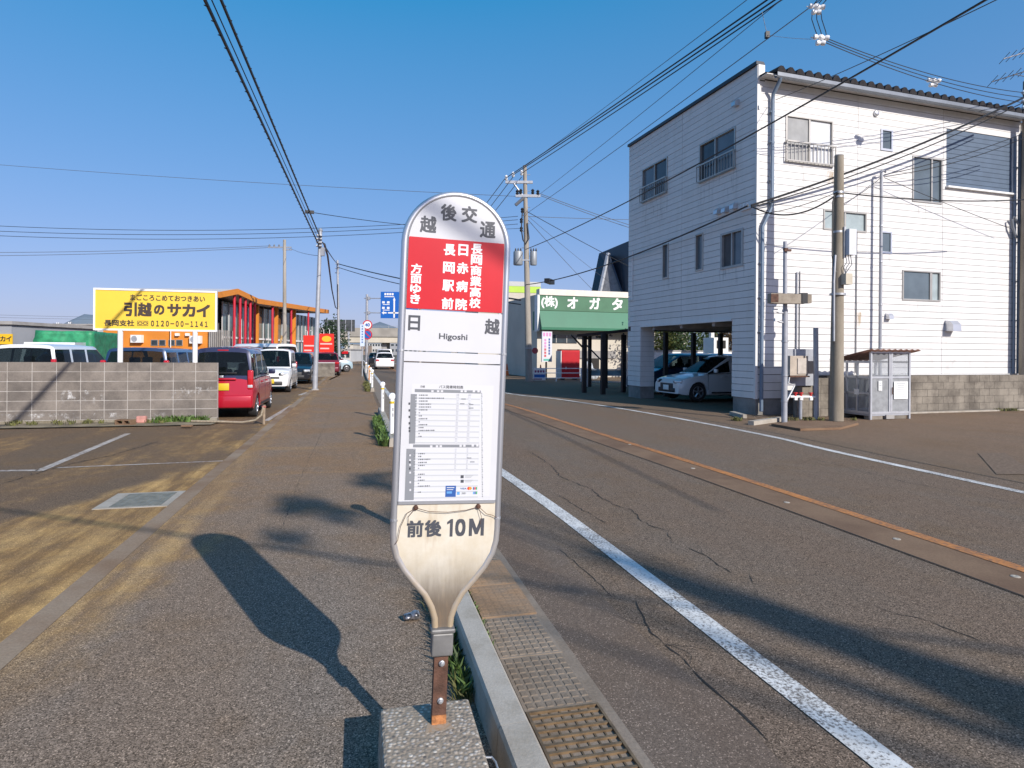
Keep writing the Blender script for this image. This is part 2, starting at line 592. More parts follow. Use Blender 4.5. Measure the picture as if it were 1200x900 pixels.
def sheet(name, pts, z, m, parent=None, kind='structure'):
    b = MB()
    b.add([(p[0], p[1], z) for p in pts], [tuple(range(len(pts)))])
    o = b.build(name, m, parent)
    if parent is None and kind:
        o['kind'] = kind
    return o

def strip(name, left, right, z, m, parent=None):
    b = MB()
    n = min(len(left), len(right))
    vs_ = [rf(p[0], p[1], z) for p in left[:n]] + [rf(p[0], p[1], z) for p in right[:n]]
    b.add(vs_, [(i, i + 1, n + i + 1, n + i) for i in range(n - 1)])
    o = b.build(name, m, parent)
    if parent is None:
        o['kind'] = 'structure'
    return o

def ribbon(name, pts, w, z, m, parent=None, step=0.8):
    c = catmull(pts, step) if len(pts) > 2 else [Vector((p[0], p[1], 0)) for p in pts]
    L, Rr = [], []
    for i, p in enumerate(c):
        d = (c[min(i + 1, len(c) - 1)] - c[max(i - 1, 0)]).normalized()
        nrm = Vector((-d.y, d.x, 0)) * (w / 2)
        L.append(p + nrm)
        Rr.append(p - nrm)
    return strip(name, L, Rr, z, m, parent)

M_PATCH = asphalt('patch_asphalt', (0.160, 0.126, 0.100), (0.150, 0.110, 0.083), 0.15, stone=0.6)
ground = sheet('ground', [(2600 * math.cos(i * math.pi / 24), 2600 * math.sin(i * math.pi / 24)) for i in range(48)], -0.06, M_SOIL)
lot = sheet('parking_lot', [rf(t, s) for t, s in ((-70, -25), (-1.87, -25), (-1.87, 120), (-70, 120))], -0.004, M_LOT)
flush = sheet('flush_kerb', [rf(t, s) for t, s in ((-1.87, -25), (-1.71, -25), (-1.71, 120), (-1.87, 120))], 0.002, M_FLUSH)
walk = sheet('pavement', [rf(t, s) for t, s in ((-1.71, -25), (0.60, -25), (0.60, 120), (-1.71, 120))], 0.0, M_WALK)
EDGE = catmull([(8.6, -25), (8.25, 6), (8.35, 11), (8.1, 16), (7.2, 21), (6.2, 24), (5.7, 31), (5.4, 60), (5.3, 120)], 1.5)
LEFT_E = [Vector((0.60, p.y, 0)) for p in EDGE]
road = strip('road', LEFT_E, EDGE, -0.002, M_ASPH)
b = MB()
n = len(EDGE)
b.add([rf(p.x, p.y, -0.004) for p in EDGE] + [rf(90, p.y, -0.004) for p in EDGE], [(i, i + 1, n + i + 1, n + i) for i in range(n - 1)])
fore = struct(b.build('forecourt', M_LOTR))

ribbon('white_line', [(2.10, -20), (2.03, 2.0), (1.90, 8.1), (1.5, 14), (1.19, 20.7), (1.17, 34), (1.17, 118)], 0.15, 0.003, M_WLINE, road)
ribbon('white_line', [(7.6, -20), (7.62, 5.8), (7.85, 10.9), (7.55, 16.0), (6.7, 21), (5.78, 23.7), (5.3, 31), (5.05, 60), (4.95, 118)], 0.14, 0.003, M_WLINE, road)
ribbon('sprinkler_strip', [(4.62, -20), (4.58, 3.7), (4.42, 11.3), (4.24, 18.3), (3.5, 26), (3.0, 40), (2.9, 118)], 0.50, 0.002, M_STRIP, road)
ribbon('orange_line', [(4.93, -20), (4.86, 3.7), (4.70, 11.3), (4.50, 18.5), (3.72, 26), (3.2, 40), (3.1, 118)], 0.13, 0.006, M_OLINE, road)
ribbon('strip_joint', [(4.36, -20), (4.32, 3.6), (4.16, 11.2), (3.98, 18.2), (3.25, 26), (2.75, 40)], 0.018, 0.005, M_CRACK, road)
ribbon('seam', [(8.52, -5), (8.17, 6), (8.27, 11), (8.02, 16)], 0.02, 0.003, M_CRACK, road)
pe = [(1.62 + .05 * math.sin(i * 1.3) + rnd.uniform(-.03, .03) - .012 * max(0, i - 12), -3 + .5 * i) for i in range(40)]
strip('road_patch', [(1.13, p[1]) for p in pe], pe, 0.0, M_PATCH, road)
for px, py in ((922, 589), (1051, 632), (812, 549), (738, 521), (1190, 676)):
    q = gnd(px, py)
    b = MB()
    b.lathe([(0.032, 0.0), (0.030, 0.004), (0.012, 0.006), (0.010, 0.003)], 12, 0, (q.x, q.y, 0.002))
    b.build('sprinkler_nozzle', M_KERB, road, True)

def crack(pix, w, parent, jag=0.02, branch=True):
    pts = []
    for i, (x, y) in enumerate(pix):
        t, s = ts(gnd(x, y))
        if i:
            t0, s0 = pts[-1]
            k = max(1, int(math.hypot(t - t0, s - s0) / 0.06))
            for j in range(1, k):
                u = j / k
                pts.append((t0 + (t - t0) * u + rnd.uniform(-jag, jag), s0 + (s - s0) * u + rnd.uniform(-jag, jag)))
        pts.append((t, s))
    L, Rr = [], []
    for i, p in enumerate(pts):
        a, c = Vector(pts[max(i - 1, 0)]), Vector(pts[min(i + 1, len(pts) - 1)])
        d = (c - a)
        d = d.normalized() if d.length else Vector((0, 1))
        ww = w * 0.75 * rnd.choice((0.12, 0.3, 0.5, 0.7, 1.0)) * (0.3 if i in (0, len(pts) - 1) else 1)
        L.append((p[0] - d.y * ww / 2, p[1] + d.x * ww / 2))
        Rr.append((p[0] + d.y * ww / 2, p[1] - d.x * ww / 2))
    o = strip('crack', L, Rr, 0.001, M_CRACK, parent)
    if branch:
        for _ in range(len(pts) // 7):
            i = rnd.randrange(1, len(pts) - 1)
            a_ = rnd.uniform(0, 6.28)
            q, l2, r2 = Vector(pts[i]), [], []
            k = rnd.randint(3, 8)
            for j in range(k):
                a_ += rnd.uniform(-.7, .7)
                d = Vector((math.cos(a_), math.sin(a_)))
                ww = w * .3 * (1 - j / k)
                l2.append((q.x - d.y * ww / 2, q.y + d.x * ww / 2))
                r2.append((q.x + d.y * ww / 2, q.y - d.x * ww / 2))
                q = q + d * .045
            strip('crack', l2, r2, 0.0006, M_CRACK, parent)
    return o

def cr(x0, y0, k, pts):
    return [(x0 + a / k, y0 + b_ / k) for a, b_ in pts]
crack(cr(580, 440, 3.75, [(150, 335), (210, 370), (250, 395), (290, 445), (370, 480), (430, 500), (465, 535), (530, 570), (600, 590), (640, 635), (700, 665), (765, 685), (775, 735)]), 0.022, road)
crack(cr(580, 440, 3.75, [(285, 525), (330, 560), (400, 600), (490, 650)]), 0.014, road)
crack(cr(560, 640, 3.462, [(850, 5), (930, 40), (970, 75), (1030, 110)]), 0.014, road, 0.012)
crack(cr(560, 640, 3.462, [(1105, 105), (1115, 150), (1135, 200)]), 0.012, road, 0.01)
crack(cr(560, 640, 3.462, [(640, 220), (700, 350), (760, 400), (830, 450), (870, 500), (930, 560), (1000, 620), (1060, 670), (1177, 790)]), 0.018, road, 0.01)
crack(cr(560, 640, 3.462, [(330, 10), (400, 70), (470, 130), (550, 210)]), 0.010, road, 0.008)
crack(cr(860, 460, 3.462, [(300, 265), (450, 300), (700, 365), (900, 400), (1177, 455)]), 0.016, road, 0.015)
crack([(1000, 700), (1040, 716), (1090, 728), (1150, 752)], 0.012, road, 0.015)
crack(cr(0, 480, 4, [(0, 350), (100, 320), (200, 290), (330, 255), (520, 215), (740, 150)]), 0.03, lot, 0.012)
crack([(392, 468), (380, 500), (352, 560), (330, 620)], 0.010, walk, 0.012)

def lot_line(p, q, w=0.10, m=None):
    a, c = ts(gnd(*p)), ts(gnd(*q))
    o = ribbon('parking_line', [a, c], w, 0.0, m or M_WLINE_OLD, lot)
    return o
lot_line((45, 552), (150, 508), 0.11)
lot_line((-120, 553), (45, 551), 0.10)
lot_line((67, 548), (262, 540), 0.06)
lot_line((312, 493), (342, 475), 0.12)
lot_line((351, 463), (362, 459), 0.14)
lot_line((386, 445), (399, 439), 0.14)

# ------------------------------------------------------------------ kerb, gutter covers, grates
kerb = struct(bpy.data.objects.new('kerb', None))
COL.objects.link(kerb)
kerb.rotation_euler = (0, 0, RZ)
def kerb_mesh():
    pr = [(0.535, 0.0), (0.545, 0.132), (0.556, 0.146), (0.66, 0.15), (0.672, 0.138), (0.685, 0.0)]
    L = 1.994
    vs_ = [(t, 0, z) for t, z in pr] + [(t, L, z) for t, z in pr]
    k = len(pr)
    return MB().add(vs_, [tuple(range(k)), tuple(range(k, 2 * k))] + [(i, (i + 1) % k, k + (i + 1) % k, k + i) for i in range(k)])
kb = kerb_mesh().build('kerb_block', M_KERB, kerb)
first = True
for s0, cnt in ((-3.6, 5), (10.75, 3), (25.6, 22)):
    for i in range(cnt):
        o = kb if first else kb.copy()
        if not first:
            COL.objects.link(o)
        first = False
        o.parent = kerb
        o.location = (0, s0 + 2.0 * i, rnd.uniform(-0.002, 0.002))

gutter = struct(bpy.data.objects.new('gutter', None))
COL.objects.link(gutter)
gutter.rotation_euler = (0, 0, RZ)
b = MB()
b.add([(0.687, -6, 0.002), (1.13, -6, 0.002), (1.13, 70, 0.002), (0.687, 70, 0.002)], [(0, 1, 2, 3)])
b.build('gutter_edge', M_GUT, gutter)
def slab_mesh(n_t=7, n_s=9, L=0.495, hp=0.0035):
    b = MB()
    b.span((0.735, 0.0, -0.05), (1.075, L, 0.006))
    w = 0.32 / n_t
    l = (L - 0.02) / n_s
    for i in range(n_t):
        for j in range(n_s):
            x, y = 0.745 + i * w, 0.01 + j * l
            e = 0.005
            b.add([(x + e, y + e, 0.006), (x + w - e, y + e, 0.006), (x + w - e, y + l - e, 0.006), (x + e, y + l - e, 0.006),
                   (x + e * 1.8, y + e * 1.8, 0.006 + hp), (x + w - e * 1.8, y + e * 1.8, 0.006 + hp), (x + w - e * 1.8, y + l - e * 1.8, 0.006 + hp), (x + e * 1.8, y + l - e * 1.8, 0.006 + hp)],
                  [(4, 5, 6, 7), (0, 1, 5, 4), (1, 2, 6, 5), (2, 3, 7, 6), (3, 0, 4, 7)], 1)
    return b
sm = slab_mesh().build('cover_slab', [M_GUT, M_GUTPAD], gutter)
rust = slab_mesh(hp=0.0012).build('cover_slab', [M_RUSTPAD, M_RUSTPAD], gutter)
rust['label'] = 'rust stained cover slab'
gy0 = 2.70                                            # where the near grate ends
for i in range(26):
    s = gy0 + 0.5 * i
    if i in (2, 3):
        o = rust if i == 2 else rust.copy()
    else:
        o = sm if i == 0 else sm.copy()
    if i not in (0, 2):
        COL.objects.link(o)
    o.parent = gutter
    o.location = (0, s, 0.012 if i in (2, 3) else rnd.uniform(-0.003, 0.003))
    if i == 3:
        o.rotation_euler = (0, 0, 0.006)
for i in range(9):
    o = sm.copy()
    COL.objects.link(o)
    o.location = (0, gy0 - 1.0 - 0.5 * i - 0.5, 0)
b = MB()
b.span((0.738, gy0 - 0.995, -0.3), (1.072, gy0 - 0.005, -0.10))
b.build('drain_floor', M_DARK, gutter)
b = MB()
for x0, x1 in ((0.735, 0.747), (1.063, 1.075)):
    b.span((x0, gy0 - 0.99, -0.06), (x1, gy0 - 0.01, 0.014))
b.span((0.747, gy0 - 0.99, -0.06), (1.063, gy0 - 0.978, 0.014))
b.span((0.747, gy0 - 0.022, -0.06), (1.063, gy0 - 0.01, 0.014))
for i in range(19):
    s = gy0 - 0.055 - i * 0.05
    b.span((0.747, s - 0.0065, -0.045), (1.063, s + 0.0065, 0.012))
for j in range(6):
    t_ = 0.795 + j * 0.046
    b.span((t_ - 0.004, gy0 - 0.975, -0.03), (t_ + 0.004, gy0 - 0.025, 0.006))
b.build('steel_grate', mat('worn_grate_steel', (0.185, 0.125, 0.07), 0.55, 0.35, 0.35, 14), gutter)
# grate in the pavement edge at the left
fr = MB()
t0, t1, s0, s1 = -2.56, -1.875, 7.12, 7.84
fr.span((t0, s0, -0.05), (t0 + 0.13, s1, 0.004))
fr.span((t1 - 0.07, s0, -0.05), (t1, s1, 0.004))
fr.span((t0 + 0.13, s0, -0.05), (t1 - 0.07, s0 + 0.05, 0.003))
fr.span((t0 + 0.13, s1 - 0.05, -0.05), (t1 - 0.07, s1, 0.003))
inlet = struct(bpy.data.objects.new('drain_inlet', None))
COL.objects.link(inlet)
inlet.rotation_euler = (0, 0, RZ)
fr.build('inlet_frame', M_KERB, inlet)
b = MB()
b.span((t0 + 0.131, s0 + 0.051, -0.12), (t1 - 0.071, s1 - 0.051, 0.0))
b.build('inlet_floor', M_DARK, inlet)
b = MB()
for i in range(16):
    s = s0 + 0.075 + i * 0.038
    b.span((t0 + 0.132, s - 0.008, -0.03), (t1 - 0.072, s + 0.008, 0.0065))
for j in range(9):
    t_ = t0 + 0.17 + j * 0.052
    b.span((t_ - 0.005, s0 + 0.053, -0.02), (t_ + 0.005, s1 - 0.053, 0.0045))
b.build('steel_grate', mat('grate_grey_steel', (0.20, 0.21, 0.19), 0.5, 0.4, 0.2, 10), inlet)

# ------------------------------------------------------------------ weeds
M_WEED = mat('weed_green', (0.075, 0.13, 0.025), 0.6, 0, 0.5, 9)
M_WEED2 = mat('dry_moss', (0.12, 0.12, 0.035), 0.8, 0, 0.5, 9)
def weeds(name, spots, m, n=60, h=0.12, spread=0.08, leaf=0.02):
    b = MB()
    for p in spots:
        for _ in range(n):
            a = rnd.uniform(0, 6.28)
            r = spread * math.sqrt(rnd.random())
            q = Vector(p) + Vector((r * math.cos(a), r * math.sin(a), 0))
            hh = h * rnd.uniform(0.3, 1.0)
            lean = Vector((rnd.uniform(-1, 1), rnd.uniform(-1, 1), 0)) * hh * 0.7
            side = Vector((math.cos(a + 1.3), math.sin(a + 1.3), 0)) * leaf * rnd.uniform(0.5, 1.2)
            t_ = q + lean + Vector((0, 0, hh))
            mid = q + lean * 0.4 + Vector((0, 0, hh * 0.65))
            b.add([q - side * 0.4, q + side * 0.4, mid + side, t_, mid - side], [(0, 1, 2, 4), (4, 2, 3)])
    o = b.build(name, m)
    o['kind'] = 'stuff'
    return o
weeds('weeds', [rf(0.49, 2.9 + 0.09 * i) for i in range(24)], M_WEED, 46, 0.12, 0.045, 0.007)
weeds('weeds', [rf(0.48, 2.85 + 0.17 * i) for i in range(13)], M_WEED2, 26, 0.09, 0.06, 0.005)
weeds('weeds', [rf(0.47 + rnd.uniform(-0.03, 0.03), 10.9 + 0.22 * i) for i in range(18)], M_WEED, 60, 0.19, 0.10, 0.024)
weeds('weeds', [rf(0.70, 3.35 + 0.08 * i) for i in range(14)], M_WEED, 28, 0.05, 0.03, 0.008)
weeds('weeds', [rf(0.45, 25.8 + 0.5 * i) for i in range(12)], M_WEED2, 40, 0.22, 0.15, 0.03)

# ------------------------------------------------------------------ the bus stop sign
LEAN = 0.031
sg = thing('bus_stop_sign', 'white and red bus stop sign on a pebbled concrete foot, nearest thing on the pavement', 'bus stop sign',
           (-0.272, 2.378, 0.0), rot=(0, LEAN, RZ))
M_SW = mat('sign_white', (0.60, 0.60, 0.62), 0.28, 0, 0.03, 4)
M_SR = mat('sign_red', (0.56, 0.014, 0.022), 0.3, 0, 0.05, 4)
M_SBK = mat('sign_dark_print', (0.062, 0.066, 0.080), 0.5, 0, 0.05)
M_SGR = mat('print_grey', (0.22, 0.23, 0.25), 0.5, 0, 0.05)
M_SLG = mat('print_pale_grey', (0.62, 0.63, 0.66), 0.5, 0, 0.03)
def tube_mat():
    m, t, bs = nt('sign_tube_steel')
    p = pos(t)
    g = N(t, 'ShaderNodeSeparateXYZ')
    t.links.new(p, g.inputs[0])
    n1 = noise(t, p, 22, 5, 0.7)
    lo = math_n(t, 'SUBTRACT', 1.0, smooth(t, math_n(t, 'MULTIPLY_ADD', n1, 0.35, g.outputs[2]), 0.72, 1.22))
    t.links.new(mixc(t, math_n(t, 'MULTIPLY', lo, 0.8), (0.60, 0.61, 0.64), (0.40, 0.275, 0.12)), bs.inputs['Base Color'])
    t.links.new(math_n(t, 'MULTIPLY_ADD', lo, -0.55, 0.75), bs.inputs['Metallic'])
    bs.inputs['Roughness'].default_value = 0.32
    return m
M_TUBE = tube_mat()
def cream_mat():
    m, t, bs = nt('stained_cream_enamel')
    p = pos(t)
    g = N(t, 'ShaderNodeSeparateXYZ')
    t.links.new(p, g.inputs[0])
    stv = pos(t, scale=(14, 14, 2.2))
    n1 = noise(t, stv, 1.2, 5, 0.65)
    n2 = noise(t, p, 9, 4, 0.7)
    lo = math_n(t, 'SUBTRACT', 1.0, smooth(t, math_n(t, 'MULTIPLY_ADD', n1, 0.16, g.outputs[2]), 0.72, 1.0))
    col = mixc(t, smooth(t, n2, 0.35, 0.7), (0.66, 0.61, 0.515), (0.60, 0.53, 0.41))
    col = mixc(t, math_n(t, 'MULTIPLY', math_n(t, 'POWER', lo, 1.6), 0.92), col, (0.10, 0.072, 0.05))
    col = mixc(t, math_n(t, 'MULTIPLY', smooth(t, n1, 0.52, 0.75), 0.45), col, (0.36, 0.22, 0.11))
    t.links.new(col, bs.inputs['Base Color'])
    bs.inputs['Roughness'].default_value = 0.45
    return m
M_CREAM = cream_mat()
def halfw(z):
    prof = [(0.545, 0.026), (0.60, 0.030), (0.643, 0.044), (0.69, 0.070), (0.739, 0.113), (0.787, 0.152), (0.836, 0.180), (0.885, 0.1925), (0.93, 0.195)]
    if z >= 2.0:
        return math.sqrt(max(0, 0.195 ** 2 - (z - 2.0) ** 2))
    if z >= 0.93:
        return 0.195
    for (a, wa), (c, wc) in zip(prof, prof[1:]):
        if a <= z <= c:
            return wa + (wc - wa) * (z - a) / (c - a)
    return prof[0][1]
def zs_between(z0, z1):
    out = [z0]
    k = 28
    for i in range(1, k):
        out.append(z0 + (z1 - z0) * i / k)
    return out + [z1]
def plate(z0, z1, inset, y0, y1, m, name, parent=sg):
    zz = zs_between(z0, z1)
    pts = [(max(halfw(z) - inset, 0.001), y0, z) for z in zz] + [(-max(halfw(z) - inset, 0.001), y0, z) for z in zz[::-1]]
    return MB().poly(pts, (0, y1 - y0, 0)).build(name, m, parent)
# tubular frame
out = [(halfw(z), 0, z) for z in (0.545, 0.57, 0.60, 0.62, 0.643, 0.665, 0.69, 0.715, 0.739, 0.763, 0.787, 0.811, 0.836, 0.86, 0.885, 0.91, 0.93, 1.2, 1.6, 2.0)]
out += [(0.195 * math.cos(a), 0, 2.0 + 0.195 * math.sin(a)) for a in [math.pi * i / 26 for i in range(1, 26)]]
out += [(-x, y, z) for x, y, z in out[:20][::-1]]
MB().path(out, 0.0135, 12).build('frame_tube', M_TUBE, sg, True)
plate(1.757, 2.188, 0.012, -0.010, 0.010, M_SW, 'head_panel')
plate(1.757, 2.023, 0.0135, -0.0125, -0.0104, M_SR, 'red_panel')
plate(1.601, 1.752, 0.012, -0.010, 0.010, M_SW, 'stop_name_panel')
plate(1.561, 1.597, 0.012, -0.010, 0.010, M_SW, 'spacer_panel')
plate(1.040, 1.556, 0.012, -0.012, 0.010, M_SW, 'timetable_panel')
plate(0.546, 1.034, 0.010, -0.008, 0.008, M_CREAM, 'lower_panel')
MB().span((-0.183, -0.014, 1.030), (0.183, -0.009, 1.042)).build('panel_rail', M_TUBE, sg)
for z in (1.0, 1.6):
    for sx in (-1, 1):
        MB().lathe([(0.015, -0.004), (0.015, 0.004)], 12, 0, (sx * 0.195, 0, z - (0.03 if z == 1.0 else 0))).build('tube_collar', M_GALV, sg)
# big dark characters round the head
FY = -0.0138
for ch, x, z, w, h in (('越', -0.112, 2.073, .061, .063), ('後', -0.037, 2.124, .061, .063), ('交', 0.042, 2.124, .061, .063), ('通', 0.115, 2.072, .061, .063),
                       ('日', -0.150, 1.703, .044, .057), ('越', 0.146, 1.703, .058, .060)):
    letter(sg, M_SBK, ch, tm(x, -0.0105, z), w, h, 0.034)
letter(sg, M_SBK, 'Higoshi', tm(-0.002, -0.0105, 1.655), 0.108, 0.029, 0.026, 'romaji_name')
M_SWP = mat('sign_white_print', (0.86, 0.86, 0.86), 0.35, 0, 0.0)
def column(s, x, z0, z1, hh, ww):
    for i, ch in enumerate(s):
        z = z0 + (z1 - z0) * i / (len(s) - 1)
        _v, _f, gw, gh = glyph(ch)
        letter(sg, M_SWP, ch, tm(x, -0.0130, z), min(ww, ww * gw / 0.84 + 0.003), min(hh, hh * gh / 0.86 + 0.004), 0.036)
column('長岡商業高校', 0.075, 1.995, 1.790, 0.039, 0.043)
column('日赤病院', 0.023, 1.987, 1.782, 0.043, 0.044)
column('長岡駅前', -0.029, 1.984, 1.782, 0.043, 0.044)
column('方面ゆき', -0.150, 1.905, 1.792, 0.036, 0.040)
for ch, x, w, h, bo in (('前', -0.117, .062, .063, .045), ('後', -0.050, .064, .063, .045), ('０', 0.053, .040, .066, .06), ('Ｍ', 0.115, .058, .066, .05)):
    letter(sg, M_SBK, ch, tm(x, -0.0085, 0.938), w, h, bo)
MB().poly([(x + .012, -.0085, z + .938) for x, z in ((.001, -.033), (.001, .018), (-.010, .013), (-.010, .022), (.004, .033), (.012, .033), (.012, -.033))], (0, -.0003, 0)).build('character', M_SBK, sg)
# printed timetable under its clear cover
tt_ = MB()
def bar(x0, z0, x1, z1, mi, y=-0.0126):
    tt_.add([(x0, y, z0), (x1, y, z0), (x1, y, z1), (x0, y, z1)], [(0, 1, 2, 3)], mi)
bar(-0.150, 1.055, 0.160, 1.478, 3, -0.01225)
def px2(x, y):          # from the enlarged view of the panel to metres on it
    cx = 400 - (y - 400) * 0.045
    return (x - cx) / 4.5 / 311, 1.6 + (412.5 - (410 + y / 4.5) - (x - cx) / 4.5 * -0.02) / 311
def barp(x0, y0, x1, y1, mi, y=-0.0126):
    a, c = px2(x0, y0), px2(x1, y1)
    bar(a[0], c[1], c[0], a[1], mi, y)
barp(215, 206, 563, 229, 1)
barp(204, 494, 552, 516, 1)
barp(194, 232, 214, 490, 1)
barp(170, 516, 205, 783, 1)
for i in range(18):
    y = 235 + i * 14.5
    barp(216, y, 560 - (y - 235) * 0.03, y + 1.0, 2)
    if i % 2:
        barp(216, y, 560 - (y - 235) * 0.03, y + 14, 4, -0.0124)
for i in range(18):
    y = 522 + i * 14.5
    barp(206, y, 550 - (y - 522) * 0.03, y + 1.0, 2)
    if i % 2:
        barp(206, y, 550 - (y - 522) * 0.03, y + 14, 4, -0.0124)
for x in (434, 497, 562):
    barp(x, 232, x + 1.6, 490, 2)
    barp(x - 10, 518, x - 8.4, 640, 2)
rows = [(238, 5), (254, 14), (269, 5), (285, 7), (300, 7), (315, 5), (330, 1), (346, 2), (361, 5), (377, 1), (392, 5), (407, 3), (422, 9), (438, 1), (453, 2),
        (543, 4), (557, 2), (573, 7), (589, 5), (604, 4), (619, 1), (650, 4), (666, 2), (681, 4), (697, 1), (712, 7), (743, 2)]
for y, k in rows:
    for i in range(k):
        x0 = 236 - (y - 238) * 0.02 + i * 9.5
        barp(x0, y - 3.2, x0 + 6.5, y + 3.0, 0 if i % 3 else 1, -0.0127)
for x, y in ((470, 258), (463, 283), (511, 287), (511, 306), (498, 571), (515, 592)):
    barp(x - 12, y - 3, x + 12, y + 3, 1, -0.0127)
for y in range(225, 780, 9):
    barp(566, y, 569 + (y % 4), y + 6, 1, -0.0127)
    if y < 420:
        barp(590, y, 592, y + 6, 2, -0.0127)
for y in (283, 318, 352, 385, 410, 425, 550, 585, 620):
    barp(182, y - 7, 190, y + 5, 0, -0.0127)
for y in (550, 575, 600, 640, 690, 730):
    barp(184, y - 5, 192, y + 5, 3, -0.0128)
for x in (300, 330, 350, 455, 475, 520, 545):
    barp(x, 212, x + 12, 222, 3, -0.0128)
    barp(x - 8, 500, x + 4, 511, 3, -0.0128)
for y in (668, 692):
    barp(452, y - 7, 468, y + 9, 0, -0.0127)
    for k in range(3):
        barp(476, y - 5 + 5 * k, 520 - 6 * k, y - 3 + 5 * k, 1, -0.0127)
barp(372, 714, 425, 774, 5, -0.0127)
barp(378, 722, 418, 727, 3, -0.0128)
barp(378, 733, 412, 737, 3, -0.0128)
barp(378, 744, 405, 756, 6, -0.0128)
a = px2(466, 732)
tt_.text('VISA', tm(a[0], -0.0127, a[1]), h=0.0065, w=0.024, bold=0.02, mi=5)
for dx, mi in ((0, 7), (8, 8)):
    a = px2(495 + dx, 732)
    tt_.add([(a[0] + 0.006 * math.cos(q * 0.5236), -0.0127 - 0.0001 * (mi - 7), a[1] + 0.006 * math.sin(q * 0.5236)) for q in range(12)], [tuple(range(12))], mi)
for k, mi in enumerate((5, 7, 9)):
    barp(518 + k * 8, 726, 524 + k * 8, 740, mi, -0.0127)
    barp(518 + k * 8, 750, 524 + k * 8, 764, (6, 5, 9)[k], -0.0127)
barp(434, 724, 440, 740, 2, -0.0127)
barp(432, 748, 446, 764, 6, -0.0127)
barp(458, 748, 478, 764, 4, -0.0126)
a = px2(405, 195)
tt_.text('バス発車時刻表', tm(a[0], -0.0127, a[1]), h=0.0125, w=0.092, bold=0.015)
a = px2(256, 193)
tt_.text('日越', tm(a[0], -0.0127, a[1]), h=0.008, bold=0.01)
tt_.build('timetable_print', [M_SBK, M_SGR, M_SLG, mat('paper_white', (0.63, 0.63, 0.65), 0.3, 0, 0.01), mat('row_tint', (0.50, 0.51, 0.53), 0.4, 0, 0),
                              mat('print_navy', (0.03, 0.10, 0.33), 0.4, 0, 0), mat('print_sky', (0.12, 0.32, 0.62), 0.4, 0, 0),
                              mat('print_red', (0.70, 0.03, 0.03), 0.4, 0, 0), mat('print_orange', (0.78, 0.28, 0.03), 0.4, 0, 0),
                              mat('print_green', (0.05, 0.35, 0.12), 0.4, 0, 0)], sg)
# bolts and tie wires under the timetable
for sx in (-0.118, 0.118):
    MB().lathe([(0.009, 0), (0.009, 0.01), (0.005, 0.014)], 10, 0, (0, 0, 0)).build('wing_bolt', M_RUST, sg, True).matrix_basis = Matrix.Translation((sx, -0.008, 1.018)) @ Matrix.Rotation(rad(90), 4, 'X')
b = MB()
b.path([(-0.118, -0.02, 1.018), (-0.07, -0.02, 1.004), (0.0, -0.021, 1.0), (0.07, -0.02, 1.006), (0.118, -0.02, 1.018)], 0.0012, 5)
b.path([(-0.118, -0.02, 1.018), (-0.15, -0.02, 1.0), (-0.172, -0.019, 0.95), (-0.18, -0.018, 0.90), (-0.19, -0.02, 0.885)], 0.0012, 5)
b.path([(-0.118, -0.02, 1.018), (-0.145, -0.017, 0.985), (-0.14, -0.016, 0.955)], 0.001, 5)
b.path([(0.118, -0.02, 1.018), (0.15, -0.02, 0.99), (0.172, -0.02, 0.985), (0.19, -0.018, 0.975)], 0.0012, 5)
b.path([(0.118, -0.02, 1.018), (0.13, -0.02, 0.98), (0.128, -0.017, 0.95)], 0.001, 5)
b.build('tie_wire', M_RUST, sg)
# neck clamp, post and foot
b = MB()
b.span((-0.040, -0.026, 0.462), (0.040, 0.026, 0.548))
b.span((-0.046, -0.031, 0.548), (0.046, 0.031, 0.566))
nc = b.build('neck_clamp', mat('clamp_grey', (0.20, 0.195, 0.19), 0.5, 0.3, 0.2, 12), sg)
bev = nc.modifiers.new('edges', 'BEVEL')
bev.width, bev.segments = 0.006, 2
b = MB()
b.span((-0.026, -0.006, 0.235), (0.026, 0.006, 0.462))
b.span((-0.026, 0.006, 0.200), (-0.018, 0.035, 0.462))
b.span((0.018, 0.006, 0.200), (0.026, 0.035, 0.462))
b.build('post', M_RUST, sg)
MB().span((-0.027, -0.0075, 0.195), (0.027, 0.007, 0.2345)).build('post_heel', M_RUST2, sg)
for z in (0.43, 0.29):
    MB().lathe([(0.0115, 0), (0.0115, 0.006), (0.007, 0.008), (0.007, 0.014), (0.004, 0.015)], 12, 0, (0, 0, 0)).build('bolt', M_GALV, sg, True).matrix_basis = Matrix.Translation((0.002, -0.006, z)) @ Matrix.Rotation(rad(90), 4, 'X')
ft = MB()
ft.add([(-0.213, -0.42, 0.001), (0.150, -0.42, 0.001), (0.155, 0.16, 0.001), (-0.213, 0.16, 0.001), (-0.205, -0.41, 0.2), (0.142, -0.41, 0.2), (0.146, 0.152, 0.2), (-0.205, 0.152, 0.2)],
       [(0, 1, 2, 3), (4, 5, 6, 7), (0, 1, 5, 4), (1, 2, 6, 5), (2, 3, 7, 6), (3, 0, 4, 7)])
foot = ft.build('concrete_foot', pebble('exposed_pebbles'), sg)
foot.rotation_euler = (0, -LEAN, 0)
bev = foot.modifiers.new('edges', 'BEVEL')
bev.width, bev.segments = 0.012, 2
for sx, sy in ((1, -0.25), (-1, -0.25)):
    x = 0.146 if sx > 0 else -0.21
    MB().path([(x - sx * 0.01, sy + 0.06, 0.172), (x + sx * 0.024, sy + 0.055, 0.170), (x + sx * 0.032, sy + 0.03, 0.168), (x + sx * 0.032, sy - 0.03, 0.168), (x + sx * 0.024, sy - 0.055, 0.170), (x - sx * 0.01, sy - 0.06, 0.172)], 0.004, 8).build('lifting_handle', M_GALV, foot, True)
